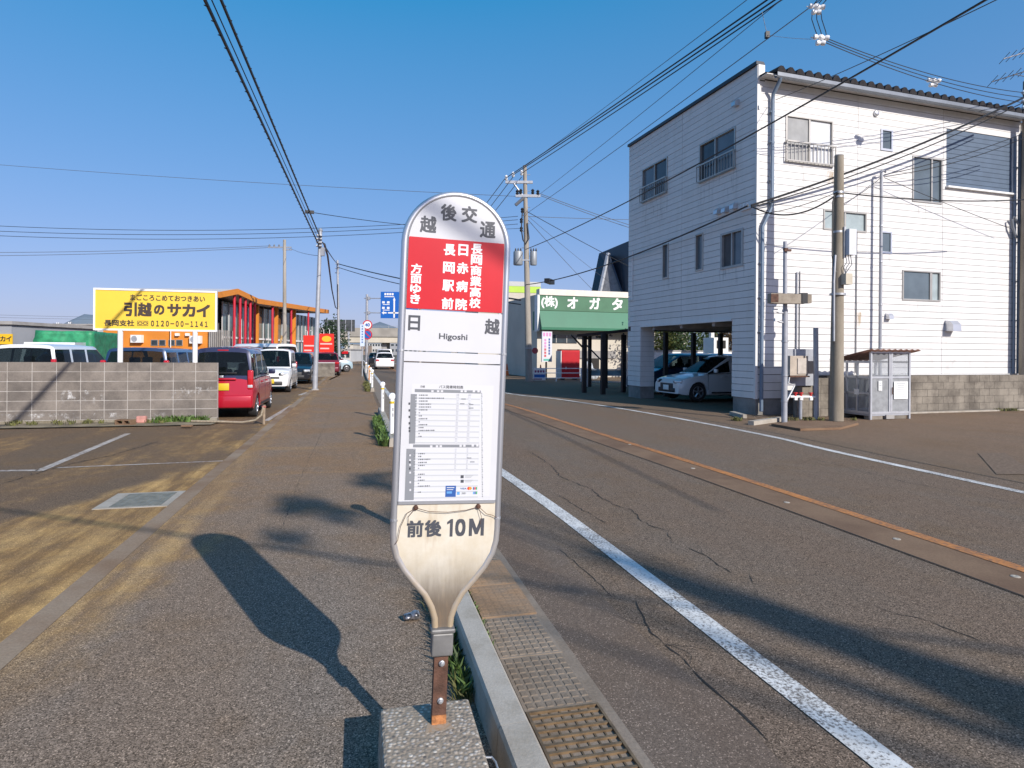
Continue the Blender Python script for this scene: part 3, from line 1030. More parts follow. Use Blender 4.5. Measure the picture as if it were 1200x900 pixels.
# water stain of rust on the foot round the post heel
MB().add([(-0.05 + 0.0, -0.05, 0.2012), (0.06, -0.045, 0.2012), (0.04, 0.01, 0.2012), (-0.035, 0.012, 0.2012)], [(0, 1, 2, 3)]).build('rust_film', worn_paint('rust_film_paint', (0.36, 0.22, 0.11), (0.36, 0.30, 0.23), 0.45, 0.95, 60), foot)

# crushed drink can behind the sign
c0 = gnd(481, 727)
cn = thing('crushed_can', 'crushed silver and black drink can lying on the pavement left of the kerb', 'drink can', (c0.x, c0.y, 0.0), rz=0.5)
b = MB()
prof = [(0.024, 0.0), (0.031, 0.006), (0.033, 0.02), (0.030, 0.035), (0.024, 0.045), (0.031, 0.058), (0.033, 0.075), (0.028, 0.085)]
b.lathe(prof, 16, 0, (-0.04, 0, 0.026), 'X')
b.v = [(x, y, max(0.001, 0.026 + (z - 0.026) * (0.72 + 0.2 * math.sin(60 * x)))) for x, y, z in b.v]
b.build('can_body', mat('can_print', (0.22, 0.22, 0.24), 0.3, 0.7, 0.98, 28), cn, True)
MB().lathe([(0.024, 0), (0.026, 0.003), (0.022, 0.004)], 16, 0, (0.045, 0, 0.024), 'X').build('can_lid', M_ALU, cn, True)

# ------------------------------------------------------------------ the white three-storey building
WB_O, WB_R = Vector((6.40, 16.6, 0)), math.atan2(0.303, 0.953)
BX = Vector((math.cos(WB_R), math.sin(WB_R), 0))      # along the sunny face
AY = Vector((-math.sin(WB_R), math.cos(WB_R), 0))     # along the shaded face
WB_W, WB_D, Z_TOP = 9.85, 7.03, 9.30
def on_plane(px, py, o, nrm):
    d = sight(px, py, 1.0) - Vector((0, 0, EYE))
    k = (o - Vector((0, 0, EYE))).dot(nrm) / d.dot(nrm)
    return Vector((0, 0, EYE)) + d * k
def fb(px, py):        # sunny face: metres from the near corner, height
    q = on_plane(px, py, WB_O, AY)
    return (q - WB_O).dot(BX), q.z
def fa(px, py):        # shaded face
    q = on_plane(px, py, WB_O, BX)
    return (q - WB_O).dot(AY), q.z
wb = thing('white_building', 'white three-storey building with plank siding and an open garage at its corner', 'building', tuple(WB_O), WB_R)
MB_ = Matrix.Identity(4)                               # facade frames: u along, v inward, z up
MA_ = Matrix(((0, 1, 0, 0), (1, 0, 0, 0), (0, 0, 1, 0), (0, 0, 0, 1)))
def siding_mat():
    m, t, bs = nt('white_siding')
    p = pos(t)
    ps = pos(t, scale=(2.2, 2.2, 0.35))
    n1 = noise(t, ps, 1.5, 6, 0.7)
    n2 = noise(t, p, 30, 3)
    oi = N(t, 'ShaderNodeObjectInfo')
    col = mixc(t, smooth(t, n1, 0.40, 0.78), (0.73, 0.715, 0.70), (0.66, 0.64, 0.615))
    col = mixc(t, math_n(t, 'MULTIPLY', smooth(t, noise(t, ps, 4.5, 5, 0.7), 0.60, 0.8), 0.25), col, (0.50, 0.46, 0.40))
    f = math_n(t, 'MULTIPLY_ADD', oi.outputs['Random'], 0.07, 0.95)
    cc = N(t, 'ShaderNodeCombineColor')
    for i in range(3):
        t.links.new(f, cc.inputs[i])
    t.links.new(mixc(t, 1.0, col, cc.outputs[0], 'MULTIPLY'), bs.inputs['Base Color'])
    bs.inputs['Roughness'].default_value = 0.55
    bump(t, bs, n2, 0.08, 0.004)
    return m
M_SIDE = siding_mat()
M_JOINT = mat('siding_joint', (0.10, 0.10, 0.105), 0.9, 0, 0.1)
M_WFRAME = mat('window_aluminium', (0.42, 0.40, 0.37), 0.4, 0.5, 0.08)
M_WDARK = mat('dark_bronze_frame', (0.06, 0.06, 0.065), 0.4, 0.3, 0.05)
M_PDARK = mat('window_glass_dark', (0.035, 0.05, 0.062), 0.04, 0, 0.25, 2)
M_PGREY = mat('window_glass_grey', (0.115, 0.145, 0.17), 0.06, 0, 0.15, 1.5)
M_PCURT = mat('window_curtain_grey', (0.36, 0.36, 0.35), 0.12, 0, 0.1, 3)
M_PWHITE = mat('window_curtain_white', (0.66, 0.67, 0.68), 0.12, 0, 0.05, 3)
M_PFROST = mat('window_frosted', (0.34, 0.40, 0.41), 0.25, 0, 0.1, 3)
M_ROOFT = mat('dark_roof_tile', (0.024, 0.022, 0.024), 0.8, 0, 0.3, 6, spec=0.2)
M_GUTTER = mat('gutter_grey', (0.21, 0.23, 0.26), 0.4, 0.2, 0.1, 4)
M_PIPE = mat('downpipe_bluegrey', (0.15, 0.20, 0.27), 0.4, 0.1, 0.1, 4)
M_FOUND = concrete('foundation_concrete', (0.26, 0.25, 0.235), (0.15, 0.145, 0.135), 1.3, 0.25, 40)

# openings: (px box) on each face
def rect(f, x0, y0, x1, y1):
    a, c = f((x0 + x1) / 2 if False else x0, (y0)), f(x1, y1)
    m0, m1 = f(x0, y1), f(x1, y0)
    return [min(a[0], m0[0]), max(c[0], m1[0]), (m0[1] + c[1]) / 2, (a[1] + m1[1]) / 2]
WIN_B = {'w1': rect(fb, 921.5, 140, 975, 191), 'w2': rect(fb, 1033, 153.5, 1045, 174.5), 'w3': rect(fb, 1070, 186, 1103, 236),
         'w5': rect(fb, 965.5, 249, 1014.5, 269), 'w6': rect(fb, 1032.5, 273, 1044, 295), 'w7': rect(fb, 1058, 319, 1101, 351)}
def rect_a(x0, x1, ymid0, ymid1):
    """Box on the shaded face from its left and right bearings and the heights read at its middle."""
    xm = (x0 + x1) / 2
    y0, y1 = fa(x1, 300)[0], fa(x0, 300)[0]
    return [y0, y1, fa(xm, ymid1)[1], fa(xm, ymid0)[1]]
WIN_A = {'a1': rect_a(752.5, 781, 193, 231), 'a2': rect_a(819.5, 860.5, 161, 205), 'a3': rect_a(777, 783, 287, 325),
         'a4': rect_a(815.5, 823.5, 275.5, 315.5), 'a5': rect_a(845.5, 870, 273, 311)}
uB = fb(1109, 190)[0], fb(1186, 190)[0]
REC = [uB[0], uB[1], fb(1147, 222.5)[1], fb(1147, 156.5)[1]]
Z_SOFF = 2.57

core = MB()
core.span((0.06, 0.06, Z_SOFF + 0.02), (WB_W - 0.06, WB_D - 0.06, 8.80))
core.build('wall_core', M_JOINT, wb)
MB().poly([(0.03, -0.0, 8.8), (0.03, WB_D, 8.8), (0.03, WB_D, 9.28), (0.03, 0.0, 9.28)], (0.2, 0, 0)).build('parapet', M_JOINT, wb)
W_GAR = 5.9
b = MB()
b.span((1.1, 0.07, 1.02), (WB_W - 0.06, 0.24, Z_SOFF + 0.02))
b.build('wall_core', M_JOINT, wb)
b = MB()
b.span((W_GAR, 0.24, 0.0), (W_GAR + 0.2, WB_D - 0.02, Z_SOFF + 0.019))
b.span((0.9, 0.26, 0.0), (W_GAR, 0.34, Z_SOFF - 0.02))
b.build('garage_wall', concrete('garage_wall_grey', (0.34, 0.34, 0.33), (0.25, 0.25, 0.25), 1.2, 0.15, 30), wb)
b = MB()
b.span((0.03, 0.03, Z_SOFF - 0.02), (W_GAR, WB_D - 0.03, Z_SOFF + 0.018))
for y in (1.9, 3.6, 5.3):
    b.span((0.1, y, Z_SOFF - 0.16), (W_GAR, y + 0.14, Z_SOFF - 0.02))
b.build('soffit', mat('soffit_grey', (0.36, 0.35, 0.34), 0.8, 0, 0.15), wb)
for x in (1.5, 2.7, 3.9, 5.0):
    piece('garage_post', mat('garage_post_black', (0.035, 0.033, 0.032), 0.6, 0, 0.1), wb, (x, WB_D - 0.15, 1.2), (0.14, 0.14, 2.4))
piece('garage_beam', MATS['garage_post_black'], wb, (2.9, WB_D - 0.12, 2.50), (5.8, 0.18, 0.16))
# piers of the open corner
P_SEG = [(0.0, 0.98), (6.10, 7.03)]
b = MB()
b.span((0.06, 0.06, 0.40), (0.84, 0.90, Z_SOFF + 0.02))
b.span((0.06, 6.16, 0.40), (0.55, 6.97, Z_SOFF + 0.02))
b.build('pier_core', M_JOINT, wb)
b = MB()
b.span((0.03, 0.03, -0.05), (0.90, 0.95, 0.42))
b.span((0.03, 6.13, -0.05), (0.58, 7.0, 0.42))
b.span((1.1, 0.06, -0.05), (WB_W, 0.20, 1.02))
b.build('foundation', M_FOUND, wb)

def boards(frame, u0, u1, z0, z1, pitch, holes, seams, name='siding_board', proud=0.0):
    k = int(round((z1 - z0) / pitch))
    pitch = (z1 - z0) / k
    for i in range(k):
        za, zb = z0 + i * pitch + 0.012, z0 + (i + 1) * pitch
        cuts = sorted({za, zb} | {h for hl in holes for h in hl[2:4] if za + 0.012 < h < zb - 0.012})
        for zl, zh in zip(cuts, cuts[1:]):
            zm = (zl + zh) / 2
            spans = [(u0, u1)]
            for h in holes:
                if h[2] <= zm <= h[3]:
                    spans = [q for a, c in spans for q in ((a, min(c, h[0])), (max(a, h[1]), c)) if q[1] - q[0] > 0.02]
            for sm_ in seams:
                spans = [q for a, c in spans for q in (((a, sm_ - 0.006), (sm_ + 0.006, c)) if a < sm_ < c else ((a, c),))]
            for a, c in spans:
                q = frame @ Vector(((a + c) / 2, 0.028 - proud + rnd.uniform(-0.002, 0.002), zm))
                s = (c - a, 0.05, zh - zl) if frame is MB_ else (0.05, c - a, zh - zl)
                piece(name, M_SIDE, wb, q, s, rx=rnd.uniform(0.004, 0.02) if frame is MB_ else 0, ry=rnd.uniform(-0.02, -0.004) if frame is not MB_ else 0)
seamB = [fb(1004.5, 300)[0], fb(1104.5, 300)[0]]
seamA = [fa(799, 250)[0]]
PITCH = 0.183
boards(MB_, 0.0, WB_W, 1.06, 8.84, PITCH, list(WIN_B.values()) + [REC], seamB)
boards(MB_, 0.0, 1.62, 0.42, 1.055, PITCH, [], [])
boards(MA_, 0.055, WB_D, Z_SOFF, 9.20, PITCH, list(WIN_A.values()), seamA)
boards(MA_, 0.055, P_SEG[0][1], 0.42, Z_SOFF - 0.002, PITCH, [], [])
boards(MA_, P_SEG[1][0], P_SEG[1][1], 0.42, Z_SOFF - 0.002, PITCH, [], [])
for i in range(12):                                         # return of the far pier, seen from the road
    z = 0.42 + (i + 0.5) * (Z_SOFF - 0.42) / 12
    piece('siding_board', M_SIDE, wb, (0.30, 6.128, z), (0.53, 0.05, (Z_SOFF - 0.42) / 12 - 0.006), rx=0.012)
# corner trims
piece('corner_trim', M_SIDE, wb, (0.02, 0.015, (9.2 + Z_SOFF) / 2), (0.075, 0.075, 9.2 - Z_SOFF))
piece('corner_trim', M_SIDE, wb, (0.02, 0.015, (0.42 + Z_SOFF) / 2 - 0.002), (0.074, 0.074, Z_SOFF - 0.424))
piece('corner_trim', M_SIDE, wb, (WB_W - 0.03, 0.0, (1.06 + 8.84) / 2), (0.10, 0.09, 7.78))
piece('soffit_trim', M_SIDE, wb, (0.02, 3.54, Z_SOFF - 0.012), (0.08, 5.1, 0.07))

def window(nm, frame, r, panes, depth=0.05, fr=0.045, rail=False, m=M_WFRAME, mull=0.05):
    u0, u1, z0, z1 = r
    b = MB(frame)
    y0, y1 = -0.02, depth
    b.span((u0 - fr * 0.5, y0, z0 - fr), (u1 + fr * 0.5, y1, z0))
    b.span((u0 - fr * 0.5, y0, z1), (u1 + fr * 0.5, y1, z1 + fr * 0.8))
    b.span((u0 - fr * 0.5, y0, z0), (u0 + fr * 0.5, y1, z1))
    b.span((u1 - fr * 0.5, y0, z0), (u1 + fr * 0.5, y1, z1))
    for p0, p1, pm, q in panes:
        if p0 > 0.01:
            um = u0 + (u1 - u0) * p0
            b.span((um - mull / 2, y0 + 0.012, z0), (um + mull / 2, y1, z1))
    w = b.build('window', m, wb)
    for p0, p1, pm, q in panes:
        a, c = u0 + (u1 - u0) * p0, u0 + (u1 - u0) * p1
        MB(frame).span((a, depth - 0.028 + q, z0), (c, depth - 0.012 + q, z1)).build('pane', pm, w)
    if rail:
        b = MB(frame)
        zt = z0 + (z1 - z0) * 0.42
        yo = -0.09
        b.span((u0 - 0.05, yo - 0.02, zt - 0.02), (u1 + 0.05, yo + 0.02, zt + 0.02))
        b.span((u0 - 0.05, yo - 0.015, z0 - 0.03), (u1 + 0.05, yo + 0.015, z0))
        for uu in (u0 - 0.04, u1 + 0.04):
            b.span((uu - 0.012, yo - 0.012, z0), (uu + 0.012, yo + 0.012, zt - 0.02))
            b.span((uu - 0.01, yo + 0.02, zt - 0.012), (uu + 0.01, -0.02, zt + 0.012))
            b.span((uu - 0.01, yo + 0.015, z0 - 0.025), (uu + 0.01, -0.02, z0 - 0.005))
        k = 13
        for i in range(1, k):
            uu = u0 - 0.04 + (u1 - u0 + 0.08) * i / k
            b.span((uu - 0.008, yo - 0.008, z0), (uu + 0.008, yo + 0.008, zt - 0.02))
        b.build('window_rail', M_WFRAME, wb)
window('w1', MB_, WIN_B['w1'], [(0, 0.5, M_PCURT, 0), (0.5, 1, M_PWHITE, 0.012)], rail=True)
window('w2', MB_, WIN_B['w2'], [(0, 1, M_PGREY, 0)], 0.04, 0.06, m=M_ALU)
window('w3', MB_, WIN_B['w3'], [(0, 0.66, M_PGREY, 0), (0.66, 1, M_PGREY, 0.012)])
window('w5', MB_, WIN_B['w5'], [(0, 0.5, M_PFROST, 0), (0.5, 1, M_PFROST, 0.012)])
window('w6', MB_, WIN_B['w6'], [(0, 1, M_PGREY, 0)], 0.04, 0.055, m=M_ALU)
window('w7', MB_, WIN_B['w7'], [(0, 0.76, M_PGREY, 0), (0.76, 1, M_PFROST, 0.012)], mull=0.09)
window('a1', MA_, WIN_A['a1'], [(0, 0.5, M_PDARK, 0), (0.5, 1, M_PGREY, 0.012)], 0.07, rail=True)
window('a2', MA_, WIN_A['a2'], [(0, 0.55, M_PGREY, 0), (0.55, 1, M_PDARK, 0.012)], 0.07, rail=True)
window('a3', MA_, WIN_A['a3'], [(0, 1, M_PGREY, 0)], 0.08)
window('a4', MA_, WIN_A['a4'], [(0, 1, M_PGREY, 0)], 0.08)
window('a5', MA_, WIN_A['a5'], [(0, 0.5, M_PGREY, 0), (0.5, 1, M_PDARK, 0.012)], 0.08, 0.07, m=M_PCURT)
# blue-grey boarded bay of the top floor
M_BAY = mat('blue_grey_board', (0.085, 0.125, 0.185), 0.6, 0, 0.08, 3)
k = 12
for i in range(k):
    z = REC[2] + (REC[3] - REC[2]) * (i + 0.5) / k
    piece('bay_board', M_BAY, wb, ((REC[0] + REC[1]) / 2, 0.035, z), (REC[1] - REC[0], 0.03, (REC[3] - REC[2]) / k - 0.012), rx=0.03)
b = MB()
b.span((REC[0] - 0.02, -0.09, REC[2] - 0.05), (REC[1] + 0.06, 0.0, REC[2]))
b.span((REC[1], -0.03, REC[2]), (REC[1] + 0.05, 0.03, REC[3] + 0.03))
b.build('bay_frame', M_WHITE, wb)
# roof: tiles above the gutter, parapet cap on the shaded side
roof = MB().poly([(0.02, -0.30, 8.905), (0.02, WB_D - 0.02, 9.22), (0.02, WB_D - 0.02, 8.80), (0.02, 0.04, 8.80), (0.02, 0.03, 8.89)], (WB_W - 0.06, 0, 0)).build('roof', M_ROOFT, wb)
piece('eaves_board', M_SIDE, wb, (WB_W / 2, -0.15, 8.875), (WB_W - 0.1, 0.30, 0.02))
tile = MB()
prof = [(-0.145, 0.0), (-0.11, 0.08), (-0.04, 0.155), (0.04, 0.155), (0.11, 0.08), (0.145, 0.0)]
tile.add([(x, 0, z) for x, z in prof] + [(x, 7.2, z + 0.322) for x, z in prof], [(i, i + 1, i + 7, i + 6) for i in range(5)] + [(0, 6, 11, 5), (5, 4, 3, 2, 1, 0), (6, 7, 8, 9, 10, 11)])
tm_ = tile.build('roof_tile', M_ROOFT, roof)
for i in range(32):
    o = tm_ if i == 0 else tm_.copy()
    if i:
        COL.objects.link(o)
    o.parent = roof
    o.location = (0.42 + i * 0.298, -0.42, 8.915)
piece('parapet_cap', mat('dark_flashing', (0.03, 0.035, 0.045), 0.4, 0.3, 0.1), wb, (0.06, WB_D / 2, 9.255), (0.24, WB_D + 0.06, 0.09))
piece('verge_board', M_SIDE, wb, (0.10, -0.008, 9.02), (0.20, 0.07, 0.38))
b = MB()
gp = [(-0.30, 8.89), (-0.30, 8.80), (-0.33, 8.76), (-0.40, 8.76), (-0.43, 8.80), (-0.43, 8.895), (-0.415, 8.895), (-0.41, 8.81), (-0.39, 8.775), (-0.34, 8.775), (-0.315, 8.81), (-0.315, 8.89)]
b.poly([(0.28, y, z) for y, z in gp], (WB_W - 0.30, 0, 0))
b.build('gutter', M_GUTTER, wb)
def pipe_on_b(pts, r, m, name='downpipe', n=8):
    return MB().path(pts, r, n).build(name, m, wb, True)
x1 = fb(902.5, 170)[0]
x2 = fb(889.3, 380)[0] + 0.02
z1_, z2_ = fb(902, 243)[1], fb(890, 266)[1]
pipe_on_b([(x1, -0.37, 8.78), (x1, -0.34, 8.7), (x1, -0.10, 8.45), (x1, -0.09, 8.3), (x1, -0.09, z1_), (x2, -0.09, z2_), (x2, -0.09, 0.10)], 0.048, M_PIPE)
for z in (8.0, 7.2, 6.2, 5.6):
    piece('pipe_bracket', M_PIPE, wb, (x1, -0.055, z), (0.13, 0.09, 0.03))
for z in (4.0, 3.1, 2.2, 1.3):
    piece('pipe_bracket', M_PIPE, wb, (x2, -0.055, z), (0.13, 0.09, 0.03))
x3, x4 = fb(1187.5, 300)[0], fb(1191, 300)[0]
pipe_on_b([(x4, -0.37, 8.78), (x4, -0.30, 8.6), (x4 - 0.02, -0.10, 8.4), (x4 - 0.02, -0.09, 1.07)], 0.05, M_PIPE)
pipe_on_b([(x3 - 0.05, -0.06, 8.35), (x3 - 0.05, -0.06, 1.07)], 0.035, M_PIPE, 'conduit')
for z in (7.4, 6.3, 5.1, 3.9, 2.7, 1.5):
    piece('pipe_bracket', M_PIPE, wb, ((x3 + x4) / 2 - 0.03, -0.05, z), (0.24, 0.08, 0.03))
xh, zh_ = fb(1181, 262)
pipe_on_b([(x4 - 0.02, -0.12, zh_ - 0.40), (x4 - 0.05, -0.14, zh_ - 0.1), (xh + 0.05, -0.15, zh_ + 0.17), (xh - 0.04, -0.15, zh_ + 0.10), (xh, -0.14, zh_ - 0.12), (x3 - 0.05, -0.12, zh_ - 0.45)], 0.035, M_GUTTER, 'conduit_loop')
# vent hoods
def hood(frame, u, z, w=0.22, d=0.16):
    pr = [(0, z + w * 0.55), (-d * 0.55, z + w * 0.5), (-d * 0.95, z + w * 0.15), (-d, z - w * 0.45), (0, z - w * 0.45)]
    return MB(frame).poly([(u - w / 2, v, zz) for v, zz in pr], (w, 0, 0)).build('vent_hood', M_ALU, wb)
hood(MB_, *fb(1040, 371), 0.17, 0.14)
hood(MB_, *fb(1112, 382.5), 0.32, 0.26)
MB().lathe([(0.09, 0), (0.085, 0.05), (0.06, 0.07), (0.03, 0.075)], 14, 0, (0, 0, 0)).build('round_vent', M_ALU, wb, True).matrix_basis = Matrix.Translation((fb(1026, 133)[0], 0, fb(1026, 133)[1])) @ Matrix.Rotation(rad(90), 4, 'X')
for x, y in ((864, 121.5), (843, 248), (852, 246), (862, 242)):
    hood(MA_, *fa(x, y), 0.17, 0.15)
u, z = fa(742, 295)
MB(MA_).path([(u, -0.03, z), (u, -0.04, fa(743, 351)[1]), (u + 0.28, -0.04, fa(741, 351)[1] + 0.02)], 0.02, 6).build('conduit', M_WHITE, wb)
u, z = fa(875, 242)
b = MB(MA_)
b.span((u - 0.20, -0.05, z - 0.09), (u + 0.20, 0.0, z - 0.05))
for k in range(3):
    b.lathe([(0.02, 0), (0.035, 0.02), (0.02, 0.05), (0.032, 0.07), (0.015, 0.11)], 8, 0, (u - 0.14 + 0.14 * k, -0.09, z - 0.05))
b.build('insulator_rack', M_PORC, wb)
b = MB(MB_)
u, z = fb(1143, 268)
b.span((0.01, -0.06, fb(900, 128)[1] - 0.05), (0.05, 0.0, fb(900, 128)[1] + 0.05))
b.build('cable_hook', M_GALV, wb)
# low weathered block wall in front of the sunny face
bw = thing('block_wall', 'weathered grey concrete block wall along the foot of the white building', 'wall', tuple(WB_O + BX * 2.0 - AY * 0.5), WB_R)
rows, ln, ht = 5, 0.40, 0.20
core = MB()
core.span((0.01, 0.012, -0.05), (9.9, 0.128, 1.04))
core.build('mortar', concrete('old_mortar', (0.22, 0.20, 0.175), (0.12, 0.105, 0.09), 1.5, 0.25, 50), bw)
for j in range(rows):
    for i in range(25):
        x0 = i * ln + (0.0 if j % 2 else -ln / 2)
        xa, xb = max(0.0, x0), min(9.9, x0 + ln)
        if xb - xa < 0.06:
            continue
        piece('block', M_BLOCKR, bw, ((xa + xb) / 2, 0.07, 0.045 + (j + 0.5) * ht), (xb - xa - 0.008, 0.14 + rnd.uniform(-0.003, 0.003), ht - 0.008))
piece('wall_cap', M_WHITE, wb, (WB_W / 2 + 0.9, -0.03, 1.052), (WB_W - 1.8, 0.05, 0.022))
MB().span((-0.0, -0.16, -0.02), (9.9, -0.06, 0.035)).build('kerb_edge', M_KERB, bw)

# run-down dirt under the sills, rust by the concrete pole
M_STN = stain_mat('sill_dirt', (0.10, 0.085, 0.07), 0.50, 0.80, 2.2, 5.0, 0.4, 0.5)
M_STN2 = stain_mat('wall_rust', (0.42, 0.27, 0.10), 0.35, 0.65, 2.0, 3.0, 0.6, 0.7)
def film(frame, u0, u1, z0, z1, m):
    b = MB(frame)
    b.add([(u0, -0.0035, z0), (u1, -0.0035, z0), (u1, -0.0035, z1), (u0, -0.0035, z1)], [(0, 1, 2, 3)])
    return b.build('stain', m, wb)
for k_, dz in (('a1', 1.0), ('a2', .9), ('a3', .5), ('a4', .5), ('a5', .6)):
    r = WIN_A[k_]
    film(MA_, r[0] - .1, r[1] + .1, r[2] - .05 - dz, r[2] - .05, M_STN)
for k_, dz in (('w1', .8), ('w2', .4), ('w3', .6), ('w6', .4), ('w7', .6), ('w5', .4)):
    r = WIN_B[k_]
    film(MB_, r[0] - .06, r[1] + .06, r[2] - .05 - dz, r[2] - .05, M_STN)
u, z = fb(976, 206)
film(MB_, u - .25, u + .15, z - .30, z + .12, M_STN2)
u, z = fb(1006, 372)
film(MB_, u - .12, u + .12, z - .35, z + .15, M_STN2)
film(MB_, 1.7, WB_W - .1, 1.07, 1.5, stain_mat('splash_dirt', (0.30, 0.27, 0.23), 0.5, 0.8, 1.2, 1.5, 0.8, 0.4))

# ------------------------------------------------------------------ cars
M_TYRE = mat('tyre_rubber', (0.022, 0.022, 0.023), 0.75, 0, 0.1)
M_RIM = mat('alloy_rim', (0.50, 0.50, 0.52), 0.35, 0.8, 0.05)
def car_glass():
    m, t, bs = nt('car_glass')
    tr = N(t, 'ShaderNodeBsdfTransparent')
    tr.inputs[0].default_value = (0.42, 0.50, 0.50, 1)
    mx = N(t, 'ShaderNodeMixShader')
    mx.inputs[0].default_value = 0.45
    bs.inputs['Base Color'].default_value = (0.010, 0.014, 0.016, 1)
    bs.inputs['Roughness'].default_value = 0.03
    t.links.new(tr.outputs[0], mx.inputs[1])
    t.links.new(bs.outputs[0], mx.inputs[2])
    t.links.new(mx.outputs[0], t.nodes['Material Output'].inputs['Surface'])
    return m
M_CGLASS = car_glass()
M_SEAT = mat('seat_cloth', (0.045, 0.043, 0.045), 0.9, 0, 0.2, 10)
M_TRIM = mat('car_black_trim', (0.025, 0.025, 0.027), 0.5, 0, 0)
M_LAMP = mat('headlamp_lens', (0.62, 0.64, 0.66), 0.08, 0.3, 0.0, spec=0.9)
M_TAIL = mat('tail_lamp_red', (0.45, 0.012, 0.018), 0.12, 0, 0.0, spec=0.8)
M_PLATE_Y = mat('yellow_plate', (0.62, 0.44, 0.02), 0.45, 0, 0)
M_PLATE_W = mat('white_plate', (0.72, 0.73, 0.72), 0.45, 0, 0)
def paint(name, c, metal=0.15):
    return mat(name, c, 0.28, metal, 0.03, 2, coat=0.8)

BODY = {   # y runs along the car, front positive; fractions of the length; heights in metres
    'kei': dict(L=3.40, W=1.475, belt=[(-.5, .80), (-.485, .93), (-.2, .96), (.20, .95), (.32, .93), (.43, .86), (.485, .76), (.5, .62)],
                roof=[(-.487, 0), (-.455, 1), (.06, 1), (.31, 0)], H=1.64, wb=(-.36, .36), wr=.275, tumble=.085, pillars=[(-.30, -.27), (-.03, 0.0)]),
    'hatch': dict(L=3.94, W=1.695, belt=[(-.5, .78), (-.47, .95), (-.2, .97), (.12, .93), (.26, .90), (.38, .83), (.46, .74), (.5, .60)],
                  roof=[(-.475, 0), (-.36, 1), (-.02, 1), (.25, 0)], H=1.49, wb=(-.325, .325), wr=.305, tumble=.14, pillars=[(-.27, -.23), (-.02, 0.01)]),
    'sedan': dict(L=4.6, W=1.74, belt=[(-.5, .85), (-.46, .98), (-.3, .99), (.2, .95), (.38, .88), (.46, .78), (.5, .62)],
                  roof=[(-.40, 0), (-.24, 1), (.0, 1), (.22, 0)], H=1.43, wb=(-.30, .31), wr=.31, tumble=.16, pillars=[(-.23, -.20), (-.04, -.01)]),
    'van': dict(L=4.7, W=1.74, belt=[(-.5, .85), (-.49, 1.05), (-.2, 1.07), (.25, 1.03), (.38, 1.0), (.46, .88), (.5, .66)],
                roof=[(-.492, 0), (-.46, 1), (.16, 1), (.37, 0)], H=1.83, wb=(-.31, .33), wr=.32, tumble=.11, pillars=[(-.27, -.24), (-.04, -.01)]),
}
def interp(tab, x):
    if x <= tab[0][0]:
        return tab[0][1]
    for (a, p), (c, q) in zip(tab, tab[1:]):
        if x <= c:
            return p + (q - p) * (x - a) / (c - a)
    return tab[-1][1]

